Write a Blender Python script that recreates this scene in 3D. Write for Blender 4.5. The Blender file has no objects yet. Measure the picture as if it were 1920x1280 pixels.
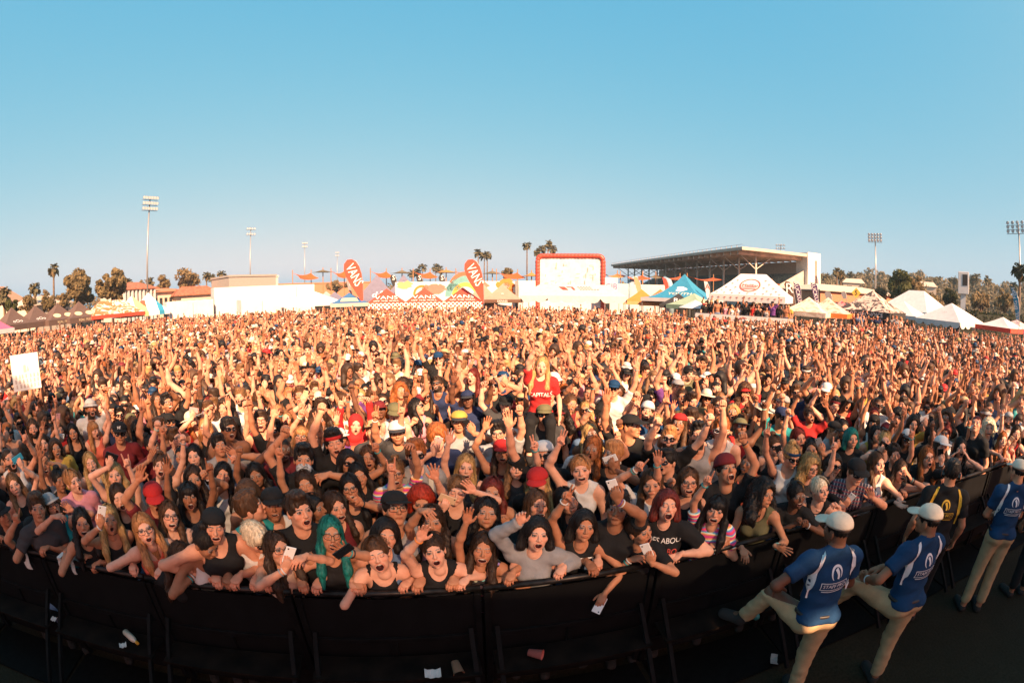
# light and roof settings
SUN_E, SUN_A = 34.0, 156.0
RF, RM, RB, RX0, RX1, RH, SCRIM = -5.5, -8.0, -13.0, -18.0, 10.6, 9.0, .20
AIR, DUST, OZ, SKYS = 1.0, 2.0, 3.0, .08
SUNS, SUNC, EXPO, HAZE = 4.95, (1, .635, .38), 1.72, .00035
import bpy, bmesh, math, random
import numpy as np
from mathutils import Vector, Matrix
from mathutils.bvhtree import BVHTree

rng = np.random.default_rng(7)
rnd = random.Random(11)
scene = bpy.context.scene
COL = scene.collection
PI = math.pi

# ------------------------------------------------------------------ camera model
CAM_H = 3.3
PITCH = math.radians(6.8)
FPX = 830.0            # fisheye scale, photo pixels per radian
def ray(x, y):
    dx, dy = x - 960.0, 640.0 - y
    r = math.hypot(dx, dy) + 1e-9
    th = r / FPX
    s = math.sin(th); a = s * dx / r; b = s * dy / r; c = math.cos(th)
    return np.array([a, c * math.cos(PITCH) + b * math.sin(PITCH), b * math.cos(PITCH) - c * math.sin(PITCH)])
def at_height(x, y, h):
    d = ray(x, y); t = (h - CAM_H) / d[2]
    return np.array([0, 0, CAM_H]) + d * t
def at_dist(x, y, D):
    """point seen in direction (x, y) at horizontal distance D"""
    d = ray(x, y); t = D / math.hypot(d[0], d[1])
    return np.array([0, 0, CAM_H]) + d * t
def to_px(p):
    q = np.asarray(p, float) - np.array([0, 0, CAM_H])
    f = q[1] * math.cos(PITCH) - q[2] * math.sin(PITCH); u = q[1] * math.sin(PITCH) + q[2] * math.cos(PITCH)
    th = math.atan2(math.hypot(q[0], u), f); r = math.hypot(q[0], u) + 1e-9
    return 960 + FPX * th * q[0] / r, 640 - FPX * th * u / r

# ------------------------------------------------------------------ implicit modelling
def rotm(ax, a):
    c, s = math.cos(a), math.sin(a)
    if ax == 'x': return np.array([[1, 0, 0], [0, c, -s], [0, s, c]])
    if ax == 'y': return np.array([[c, 0, s], [0, 1, 0], [-s, 0, c]])
    return np.array([[c, -s, 0], [s, c, 0], [0, 0, 1]])
def V(*a): return np.array(a, float)
def nrm(v):
    n = np.linalg.norm(v); return v / n if n > 1e-9 else v

# primitives: ('c', a, b, ra, rb, k, cut)  round cone ; ('e', centre, radii, R, k)  ellipsoid ; sign -1 = carve
def cone(a, b, ra, rb, k=.03, cut=False, sg=1): return ('c', np.asarray(a, float), np.asarray(b, float), ra, rb, k, cut, sg)
def ell(c, r, k=.03, R=None, sg=1): return ('e', np.asarray(c, float), np.asarray(r, float), R, k, sg)
def pbox(p):
    if p[0] == 'c':
        m = max(p[3], p[4]); return np.minimum(p[1], p[2]) - m, np.maximum(p[1], p[2]) + m
    if p[3] is None: return p[1] - p[2], p[1] + p[2]
    m = np.sqrt((p[3] ** 2) @ (p[2] ** 2)); return p[1] - m, p[1] + m
def pdist(p, x, y, z):
    if p[0] == 'c':
        a, b = p[1], p[2]; ab = b - a; L2 = float(ab @ ab) + 1e-12
        px, py, pz = x - a[0], y - a[1], z - a[2]
        dt = px * ab[0] + py * ab[1] + pz * ab[2]
        t = np.clip(dt / L2, 0, 1)
        d = np.sqrt((px - t * ab[0]) ** 2 + (py - t * ab[1]) ** 2 + (pz - t * ab[2]) ** 2) - (p[3] + t * (p[4] - p[3]))
        if p[6]: d = np.maximum(d, (dt - L2) / math.sqrt(L2))
        return d
    c, r, R = p[1], p[2], p[3]
    px, py, pz = x - c[0], y - c[1], z - c[2]
    if R is not None:
        px, py, pz = (R[0, 0] * px + R[1, 0] * py + R[2, 0] * pz, R[0, 1] * px + R[1, 1] * py + R[2, 1] * pz, R[0, 2] * px + R[1, 2] * py + R[2, 2] * pz)
    k0 = np.sqrt((px / r[0]) ** 2 + (py / r[1]) ** 2 + (pz / r[2]) ** 2)
    k1 = np.sqrt((px / r[0] ** 2) ** 2 + (py / r[1] ** 2) ** 2 + (pz / r[2] ** 2) ** 2) + 1e-9
    return k0 * (k0 - 1) / k1
def axes_for(prims, h, pad=.03, zc=None, hc=None):
    lo = np.min([pbox(p)[0] for p in prims if p[-1] > 0], axis=0) - pad
    hi = np.max([pbox(p)[1] for p in prims if p[-1] > 0], axis=0) + pad
    X = np.arange(lo[0], hi[0] + h, h, dtype=np.float32); Y = np.arange(lo[1], hi[1] + h, h, dtype=np.float32)
    if zc is not None and lo[2] < zc:
        Z = np.concatenate([np.arange(lo[2], zc - hc * .5, hc), np.arange(zc, hi[2] + h, h)]).astype(np.float32)
    else: Z = np.arange(lo[2], hi[2] + h, h, dtype=np.float32)
    return X, Y, Z
def field(prims, ax, off=0.0, margin=.05):
    X, Y, Z = ax
    F = np.full((len(X), len(Y), len(Z)), .5, np.float32)
    for p in prims:
        lo, hi = pbox(p)
        k = p[5] if p[0] == 'c' else p[4]
        m = margin + k + off
        i0, i1 = np.searchsorted(X, [lo[0] - m, hi[0] + m]); j0, j1 = np.searchsorted(Y, [lo[1] - m, hi[1] + m]); l0, l1 = np.searchsorted(Z, [lo[2] - m, hi[2] + m])
        if i0 >= i1 or j0 >= j1 or l0 >= l1: continue
        d = pdist(p, X[i0:i1, None, None], Y[None, j0:j1, None], Z[None, None, l0:l1]).astype(np.float32)
        S = F[i0:i1, j0:j1, l0:l1]
        if p[-1] > 0:
            d = d - off
            hh = np.maximum(k - np.abs(S - d), 0) / max(k, 1e-6)
            F[i0:i1, j0:j1, l0:l1] = np.minimum(S, d) - hh * hh * k * .25
        else:
            d = -d
            hh = np.maximum(k - np.abs(S - d), 0) / max(k, 1e-6)
            F[i0:i1, j0:j1, l0:l1] = np.maximum(S, d) + hh * hh * k * .25
    return F
_EDG = [(0, 1), (2, 3), (4, 5), (6, 7), (0, 2), (1, 3), (4, 6), (5, 7), (0, 4), (1, 5), (2, 6), (3, 7)]
_CRN = np.array([[i & 1, (i >> 1) & 1, (i >> 2) & 1] for i in range(8)])
def snets(F, ax):
    X, Y, Z = ax
    F = F.copy(); F[0] = F[-1] = .1; F[:, 0] = F[:, -1] = .1; F[:, :, 0] = F[:, :, -1] = .1
    F[F == 0] = 1e-6
    I = F < 0
    c = np.zeros(tuple(s - 1 for s in F.shape), np.int8)
    for a, b, d in _CRN: c += I[a:a + c.shape[0], b:b + c.shape[1], d:d + c.shape[2]]
    idx = np.argwhere((c > 0) & (c < 8))
    if len(idx) == 0: return np.zeros((0, 3)), np.zeros((0, 4), np.int32)
    vals = np.stack([F[idx[:, 0] + a, idx[:, 1] + b, idx[:, 2] + d] for a, b, d in _CRN], 1)
    acc = np.zeros((len(idx), 3)); cnt = np.zeros(len(idx))
    for a, b in _EDG:
        va, vb = vals[:, a], vals[:, b]; m = (va < 0) != (vb < 0)
        t = np.where(m, va / np.where(m, va - vb, 1), 0)
        acc += np.where(m[:, None], _CRN[a] + t[:, None] * (_CRN[b] - _CRN[a]), 0); cnt += m
    fr = acc / cnt[:, None]
    pos = np.stack([A[idx[:, q]] + fr[:, q] * (A[idx[:, q] + 1] - A[idx[:, q]]) for q, A in enumerate((X, Y, Z))], 1)
    vid = np.full(c.shape, -1, np.int32); vid[tuple(idx.T)] = np.arange(len(idx))
    quads = []
    for q in range(3):
        s0 = [slice(None)] * 3; s1 = [slice(None)] * 3; s0[q] = slice(0, -1); s1[q] = slice(1, None)
        A, B = I[tuple(s0)], I[tuple(s1)]
        e = np.argwhere(A != B)
        u, v = (q + 1) % 3, (q + 2) % 3
        e = e[(e[:, u] > 0) & (e[:, v] > 0) & (e[:, u] < c.shape[u]) & (e[:, v] < c.shape[v])]
        if not len(e): continue
        def g(du, dv):
            w = e.copy(); w[:, u] -= du; w[:, v] -= dv; return vid[w[:, 0], w[:, 1], w[:, 2]]
        f = np.stack([g(1, 1), g(0, 1), g(0, 0), g(1, 0)], 1)
        ins = A[tuple(e.T)]
        f[~ins] = f[~ins][:, ::-1]
        quads.append(f)
    return pos, np.concatenate(quads).astype(np.int32)
def prune(v, f):
    used = np.unique(f); mp = np.full(len(v), -1, np.int32); mp[used] = np.arange(len(used))
    return v[used], mp[f]

# ------------------------------------------------------------------ mesh plumbing
def mesh_np(name, v, f, mat=None, col=None, smooth=True):
    """v (n,3), f (m,4) int with optional -1 in last column for triangles"""
    me = bpy.data.meshes.new(name)
    v = np.ascontiguousarray(v, np.float32); f = np.asarray(f, np.int32)
    me.vertices.add(len(v)); me.vertices.foreach_set('co', v.ravel())
    if f.shape[1] == 4:
        tri = f[:, 3] < 0
        tot = np.where(tri, 3, 4).astype(np.int32)
        loops = f.ravel()[(np.repeat(~tri, 4) | (np.tile(np.arange(4), len(f)) < 3))]
    else: tot = np.full(len(f), 3, np.int32); loops = f.ravel()
    me.loops.add(len(loops)); me.loops.foreach_set('vertex_index', np.ascontiguousarray(loops, np.int32))
    st = np.zeros(len(tot), np.int32); st[1:] = np.cumsum(tot)[:-1]
    me.polygons.add(len(tot)); me.polygons.foreach_set('loop_start', st)
    me.polygons.foreach_set('use_smooth', np.full(len(tot), smooth, bool))
    if col is not None:
        a = me.attributes.new('fc', 'FLOAT_COLOR', 'POINT'); a.data.foreach_set('color', np.ascontiguousarray(col, np.float32).ravel())
    me.update(calc_edges=True)
    if mat: me.materials.append(mat)
    return me
def link(name, me, parent=None, color=None):
    o = bpy.data.objects.new(name, me); COL.objects.link(o)
    if parent is not None: o.parent = parent
    if color is not None: o.color = (*color[:3], 1)
    return o
def empty(name, loc=(0, 0, 0), rz=0):
    o = bpy.data.objects.new(name, None); COL.objects.link(o); o.empty_display_size = .2
    o.location = loc; o.rotation_euler = (0, 0, rz); return o
def tag(o, label=None, cat=None, group=None, kind=None):
    if label: o['label'] = label
    if cat: o['category'] = cat
    if group: o['group'] = group
    if kind: o['kind'] = kind
    return o
class Acc:
    """collects vertex/face arrays (with colours)"""
    def __init__(s): s.v = []; s.f = []; s.c = []; s.n = 0
    def add(s, v, f, c=None):
        f = np.asarray(f, np.int32)
        s.v.append(np.asarray(v, np.float64)); s.f.append(np.where(f < 0, -1, f + s.n)); s.n += len(v)
        s.c.append(np.tile([1, 1, 1, 0], (len(v), 1)) if c is None else c)
    def get(s): return np.concatenate(s.v), np.concatenate(s.f), np.concatenate(s.c)

# simple hard-surface builder ------------------------------------------------
class MB:
    def __init__(s): s.v = []; s.f = []
    def quad(s, *p):
        n = len(s.v); s.v += [tuple(q) for q in p]; s.f.append(tuple(range(n, n + len(p)))); return s
    def hexa(s, p):  # 8 points: bottom 4 ccw, top 4 ccw
        n = len(s.v); s.v += [tuple(q) for q in p]
        for f in ((3, 2, 1, 0), (4, 5, 6, 7), (0, 1, 5, 4), (1, 2, 6, 5), (2, 3, 7, 6), (3, 0, 4, 7)): s.f.append(tuple(n + i for i in f))
        return s
    def box(s, x0, x1, y0, y1, z0, z1):
        return s.hexa([(x0, y0, z0), (x1, y0, z0), (x1, y1, z0), (x0, y1, z0), (x0, y0, z1), (x1, y0, z1), (x1, y1, z1), (x0, y1, z1)])
    def beam(s, a, b, w, h, up=(0, 0, 1)):
        a, b = V(*a), V(*b); d = nrm(b - a); sd = np.cross(d, V(*up))
        if np.linalg.norm(sd) < 1e-4: sd = np.cross(d, V(1, 0, 0))
        sd = nrm(sd) * w / 2; u = nrm(np.cross(sd, d)) * h / 2
        return s.hexa([a - sd - u, a + sd - u, b + sd - u, b - sd - u, a - sd + u, a + sd + u, b + sd + u, b - sd + u])
    def tube(s, pts, r, n=8, cap=True):
        pts = [V(*p) for p in pts]; rs = r if isinstance(r, (list, tuple)) else [r] * len(pts)
        base = len(s.v); ref = None
        for i, p in enumerate(pts):
            d = nrm(pts[min(i + 1, len(pts) - 1)] - pts[max(i - 1, 0)])
            if ref is None: ref = np.cross(d, V(0, 0, 1)) if abs(d[2]) < .9 else np.cross(d, V(1, 0, 0))
            u = nrm(ref - d * (ref @ d)); w = np.cross(d, u); ref = u
            for k in range(n):
                t = 2 * PI * k / n; s.v.append(tuple(p + rs[i] * (math.cos(t) * u + math.sin(t) * w)))
        for i in range(len(pts) - 1):
            for k in range(n):
                a = base + i * n + k; b = base + i * n + (k + 1) % n; s.f.append((a, b, b + n, a + n))
        if cap:
            s.f.append(tuple(base + k for k in range(n))[::-1]); e = base + (len(pts) - 1) * n; s.f.append(tuple(e + k for k in range(n)))
        return s
    def ring(s, c, R, r, nrmal=(0, 0, 1), n=20, m=6, sx=1, sy=1):
        nz = nrm(V(*nrmal)); u = nrm(np.cross(nz, V(0, 1, 0) if abs(nz[1]) < .9 else V(1, 0, 0))); w = np.cross(nz, u)
        base = len(s.v)
        for i in range(n):
            t = 2 * PI * i / n; o = u * math.cos(t) * sx + w * math.sin(t) * sy
            for k in range(m):
                q = 2 * PI * k / m; s.v.append(tuple(V(*c) + o * R + nrm(o) * r * math.cos(q) + nz * r * math.sin(q)))
        for i in range(n):
            for k in range(m):
                a = base + i * m + k; b = base + i * m + (k + 1) % m; c2 = base + ((i + 1) % n) * m; s.f.append((a, b, c2 + (k + 1) % m, c2 + k))
        return s
    def build(s, name, mat, parent=None, smooth=False, color=None, bevel=0, M=None):
        me = bpy.data.meshes.new(name)
        vv = s.v if M is None else [tuple(M[0] @ V(*p) + M[1]) for p in s.v]
        me.from_pydata(vv, [], s.f); me.update()
        if bevel:
            bm = bmesh.new(); bm.from_mesh(me)
            bmesh.ops.remove_doubles(bm, verts=bm.verts, dist=1e-5)
            bmesh.ops.bevel(bm, geom=[e for e in bm.edges if len(e.link_faces) == 2 and e.calc_face_angle(0) > .6], offset=bevel, segments=2, affect='EDGES', profile=.5)
            bm.to_mesh(me); bm.free()
        if smooth: me.polygons.foreach_set('use_smooth', np.ones(len(me.polygons), bool))
        if mat: me.materials.append(mat)
        return link(name, me, parent, color)

# ------------------------------------------------------------------ materials
def newmat(name):
    m = bpy.data.materials.new(name); m.use_nodes = True
    nt = m.node_tree; b = nt.nodes['Principled BSDF']; return m, nt, b
def nd(nt, t, **kw):
    n = nt.nodes.new(t)
    for k, v in kw.items():
        if k.startswith('i_'):
            n.inputs[k[2:].replace('_', ' ')].default_value = v
        else: setattr(n, k, v)
    return n
def mixc(nt, a, b, fac, blend='MIX'):
    n = nt.nodes.new('ShaderNodeMix'); n.data_type = 'RGBA'; n.blend_type = blend
    for s, v in ((0, fac), (6, a), (7, b)):
        if hasattr(v, 'links') or isinstance(v, bpy.types.NodeSocket): nt.links.new(v, n.inputs[s])
        elif isinstance(v, (tuple, list)): n.inputs[s].default_value = (*v[:3], 1)
        else: n.inputs[s].default_value = v
    return n.outputs[2]
def noise(nt, scale, detail=3, rough=.5, coord='Object', sc=None):
    t = nt.nodes.new('ShaderNodeTexCoord'); n = nd(nt, 'ShaderNodeTexNoise'); n.inputs['Scale'].default_value = scale
    n.inputs['Detail'].default_value = detail; n.inputs['Roughness'].default_value = rough
    src = t.outputs[coord]
    if sc:
        mp = nt.nodes.new('ShaderNodeMapping'); mp.inputs['Scale'].default_value = sc; nt.links.new(src, mp.inputs[0]); src = mp.outputs[0]
    nt.links.new(src, n.inputs['Vector']); return n
def ramp(nt, src, stops):
    r = nt.nodes.new('ShaderNodeValToRGB'); e = r.color_ramp.elements
    while len(e) < len(stops): e.new(.5)
    for el, (p, c) in zip(e, stops):
        el.position = p; el.color = (*c[:3], 1) if isinstance(c, (tuple, list)) else (c, c, c, 1)
    nt.links.new(src, r.inputs[0]); return r.outputs[0]
def bump(nt, b, h, strength=.3, dist=.01):
    n = nt.nodes.new('ShaderNodeBump'); n.inputs['Strength'].default_value = strength; n.inputs['Distance'].default_value = dist
    nt.links.new(h, n.inputs['Height']); nt.links.new(n.outputs[0], b.inputs['Normal'])
_mc = {}
def plain(name, col, rough=.6, metal=0, nz=.12, ns=6, spec=.5, emis=0, bmp=0):
    key = (name, tuple(col), rough)
    if key in _mc: return _mc[key]
    m, nt, b = newmat(name); n = noise(nt, ns, 4)
    c = mixc(nt, col, tuple(min(1, x * (1 - 2.2 * nz)) for x in col), ramp(nt, n.outputs[0], [(.35, 0), (.7, 1)]))
    nt.links.new(c, b.inputs['Base Color'])
    b.inputs['Roughness'].default_value = rough; b.inputs['Metallic'].default_value = metal; b.inputs['Specular IOR Level'].default_value = spec
    if bmp: bump(nt, b, n.outputs[0], bmp)
    _mc[key] = m; return m
def attr_mat(name, rough=.5, kind='skin'):
    """object colour, tinted (alpha 0) or replaced (alpha 1) by the 'fc' attribute; hair/cloth add strand or weave variation"""
    m, nt, b = newmat(name)
    oi = nt.nodes.new('ShaderNodeObjectInfo'); base = oi.outputs['Color']
    if kind in ('skin',):
        at = nd(nt, 'ShaderNodeAttribute', attribute_name='fc')
        tint = mixc(nt, base, at.outputs['Color'], 1.0, 'MULTIPLY')
        base = mixc(nt, tint, at.outputs['Color'], at.outputs['Alpha'])
        n = noise(nt, 22, 3)
        base = mixc(nt, base, mixc(nt, base, (.78, .62, .56), 1.0, 'MULTIPLY'), ramp(nt, n.outputs[0], [(.4, 0), (.75, .55)]))
        bump(nt, b, n.outputs[0], .08, .01)
        b.inputs['Specular IOR Level'].default_value = .25
    elif kind == 'hair':
        n = noise(nt, 60, 4, .6, sc=(1, 1, .12))
        base = mixc(nt, mixc(nt, base, (.45, .42, .4), 1.0, 'MULTIPLY'), mixc(nt, base, (1.35, 1.28, 1.2), 1.0, 'MULTIPLY'), ramp(nt, n.outputs[0], [(.32, 0), (.68, 1)]))
        bump(nt, b, n.outputs[0], .7, .01); b.inputs['Specular IOR Level'].default_value = .18
    else:
        n = noise(nt, 9, 4, .6); n2 = noise(nt, 130, 2)
        base = mixc(nt, base, mixc(nt, base, (.66, .66, .68), 1.0, 'MULTIPLY'), ramp(nt, n.outputs[0], [(.35, 0), (.72, .7)]))
        ad = nd(nt, 'ShaderNodeMath', operation='MULTIPLY_ADD'); nt.links.new(n.outputs[0], ad.inputs[0]); ad.inputs[1].default_value = 4; nt.links.new(n2.outputs[0], ad.inputs[2])
        bump(nt, b, ad.outputs[0], .35, .008); b.inputs['Specular IOR Level'].default_value = .2
    nt.links.new(base, b.inputs['Base Color']); b.inputs['Roughness'].default_value = rough
    return m
MSKIN = attr_mat('skin', .6, 'skin'); MHAIR = attr_mat('hair', .45, 'hair'); MCLOTH = attr_mat('cloth', .85, 'cloth')
def tiedye():
    m, nt, b = newmat('tie_dye_cloth'); t = nt.nodes.new('ShaderNodeTexCoord')
    n = noise(nt, 7, 3); w = nd(nt, 'ShaderNodeTexWave', wave_type='RINGS', rings_direction='SPHERICAL'); w.inputs['Scale'].default_value = 3.2; w.inputs['Distortion'].default_value = 4
    nt.links.new(t.outputs['Object'], w.inputs['Vector'])
    c = ramp(nt, w.outputs['Fac'], [(0, (.6, .03, .25)), (.25, (.75, .35, .05)), (.45, (.8, .75, .7)), (.65, (.05, .4, .45)), (.85, (.25, .1, .5)), (1, (.7, .05, .1))])
    nt.links.new(c, b.inputs['Base Color']); b.inputs['Roughness'].default_value = .9; return m
def floral():
    m, nt, b = newmat('floral_cloth'); v = nd(nt, 'ShaderNodeTexVoronoi'); v.inputs['Scale'].default_value = 26
    t = nt.nodes.new('ShaderNodeTexCoord'); nt.links.new(t.outputs['Object'], v.inputs['Vector'])
    sp = ramp(nt, v.outputs['Distance'], [(.0, 1), (.32, 1), (.4, 0)])
    h = nd(nt, 'ShaderNodeHueSaturation'); h.inputs['Saturation'].default_value = .9; h.inputs['Value'].default_value = .55; nt.links.new(v.outputs['Color'], h.inputs['Color'])
    c = mixc(nt, (.015, .015, .02), h.outputs[0], sp); nt.links.new(c, b.inputs['Base Color']); b.inputs['Roughness'].default_value = .8; return m
def plaid():
    m, nt, b = newmat('plaid_cloth'); t = nt.nodes.new('ShaderNodeTexCoord'); c = (.02, .025, .05)
    for d, cc in (('X', (.35, .3, .3)), ('Z', (.25, .04, .05))):
        w = nd(nt, 'ShaderNodeTexWave', bands_direction=d); w.inputs['Scale'].default_value = 9; nt.links.new(t.outputs['Object'], w.inputs['Vector'])
        c = mixc(nt, c, cc, ramp(nt, w.outputs['Fac'], [(.68, 0), (.8, .75)]))
    nt.links.new(c, b.inputs['Base Color']); b.inputs['Roughness'].default_value = .9; return m
MTIE = tiedye(); MFLO = floral(); MPLAID = plaid()
PLASTIC = plain('dark_plastic', (.012, .012, .013), .25); GLASSM = plain('dark_lens', (.008, .008, .01), .08)
# ------------------------------------------------------------------ heads
_cache = {}
def head_mesh(sex, mouth, eyes, h, beard=0):
    key = ('head', sex, mouth, eyes, h, beard)
    if key in _cache: return _cache[key]
    m = sex == 'm'
    op = {'scream': .0235, 'smile': .0135, 'sing': .016, 'o': .015, 'grin': .006, 'closed': 0}[mouth]
    mw = {'scream': .0265, 'smile': .032, 'sing': .0235, 'o': .016, 'grin': .029, 'closed': .022}[mouth]
    drop = op * .75
    jw = .0625 if m else .0605
    zm = -.060 - op * .55
    P = [ell((0, .012, .026), (.0765 if m else .075, .093, .088), .03),
         ell((0, -.028, -.043 - drop * .4), (jw, .060, .066 + drop * .45), .03),
         cone((-.010 if m else 0, -.070, -.093 - drop), (.010 if m else 0, -.070, -.093 - drop), .018 if m else .015, .018 if m else .015, .025),
         ell((.042, -.058, -.024), (.024, .022, .022), .02), ell((-.042, -.058, -.024), (.024, .022, .022), .02),
         cone((-.034, -.076, .024), (.034, -.076, .024), .0125 if m else .0105, .0125 if m else .0105, .02),
         cone((0, .03, -.05), (0, .040, -.16), .058 if m else .048, .062 if m else .050, .03)]
    for s in (-1, 1):
        P.append(ell((s * .033, -.104, .001), (.019, .019, .013), .012, sg=-1))
    P += [cone((0, -.086, .010), (0, -.105, -.027), .0072, .0118 if m else .0102, .010),
          ell((.0115, -.094, -.031), (.0085, .009, .0075), .006), ell((-.0115, -.094, -.031), (.0085, .009, .0075), .006)]
    for s in (-1, 1):
        P += [ell((s * .033, -.0765, .001), (.0145, .0135, .0125), .004), ell((s * (.077 if m else .074), .014, -.014), (.009, .020, .031), .008)]
    lr = mw + .006
    P.append(ell((0, -.086, zm), (lr, .0125, op + .0105 if op else .010), .008))
    if op:
        P.append(ell((0, -.098, zm), (mw, .036, op + .002), .003, sg=-1))
        if mouth != 'o': P.append(ell((0, -.079, zm + op * .78), (mw * .8, .011, max(.0045, op * (.75 if mouth in ('smile', 'grin') else .34))), .002))
    ax = axes_for(P, h, .012 + h)
    v, f = snets(field(P, ax, margin=max(.03, 2 * h)), ax)
    x, y, z = v.T
    c = np.tile([1., 1, 1, 0], (len(v), 1))
    front = y < -.045
    # blush / beard tint
    c[front & (np.abs(np.abs(x) - .042) < .018) & (np.abs(z + .022) < .018), :3] = (1.0, .86, .84)
    if beard:
        bz = (z < -.040) & (y < .02) & ((np.abs(x) > .016) | (z < -.046)) & (np.hypot(x, (z + .03)) > .03) & (z > -.135 - drop)
        c[bz] = (.035, .022, .015, 1) if beard > 1 else (.55, .5, .48, 0)
    q = (x / mw) ** 2 + ((z - zm) / (op + .0035)) ** 2
    lipz = front & (q < (1.75 if op else 1.9)) & (y < -.06)
    if op == 0:
        q = (x / mw) ** 2 + ((z - zm) / .0085) ** 2; lipz = front & (q < 1)
    c[lipz] = ((.9, .66, .62, 0) if not m else (.88, .68, .62, 0))
    if op:
        cav = (y < .0) & (q < 1.05) & (y > -.089) & (y < -.03) | (front & (q < .78))
        c[cav] = (.045, .008, .008, 1)
        if mouth in ('smile', 'grin'): c[cav & (z > zm - op * .05) & (y < -.074)] = (.68, .63, .55, 1)
        elif mouth in ('scream', 'sing'): c[cav & (z > zm + op * .42) & (y < -.074)] = (.6, .55, .48, 1)
    else:
        c[front & (np.abs(z - zm) < max(.0016, h * .3)) & (np.abs(x) < mw) & lipz] = (.4, .2, .18, 0)
    for s in (-1, 1):
        ex = x - s * .033
        eb = (np.abs(ex) < .0155) & front & (y < -.07)
        if eyes == 'open':
            al = (ex / .0165) ** 2 + ((z - .0005) / .0050) ** 2
            c[eb & (al < 1)] = (.22, .18, .155, 1)
            c[eb & (al < 1) & (np.abs(ex) < .0066)] = (.03, .018, .012, 1)
            c[eb & (al >= 1) & (z > .001) & (((ex / .019) ** 2 + ((z - .002) / .0115) ** 2) < 1)] = (.05, .035, .03, 1)
        else:
            c[eb & (np.abs(z + .004 - ex * ex * 12) < max(.0022, h * .42))] = (.05, .035, .03, 1)
            c[eb & (z > 0) & (z < .011)] = (.9, .78, .74, 0)
        az = np.abs(ex + s * -.001)
        br = (np.abs(ex) < .022) & (np.abs(z - (.0245 - 10 * (ex - s * .003) ** 2)) < (.0042 if m else .003) + h * .12) & (y < -.055)
        c[br] = (.06, .04, .03, 1)
    ns = front & (np.abs(np.abs(x) - .007) < .004) & (np.abs(z + .0385) < .004)
    c[ns] = (.45, .3, .27, 0)
    _cache[key] = (v, f, c); return _cache[key]

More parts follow.
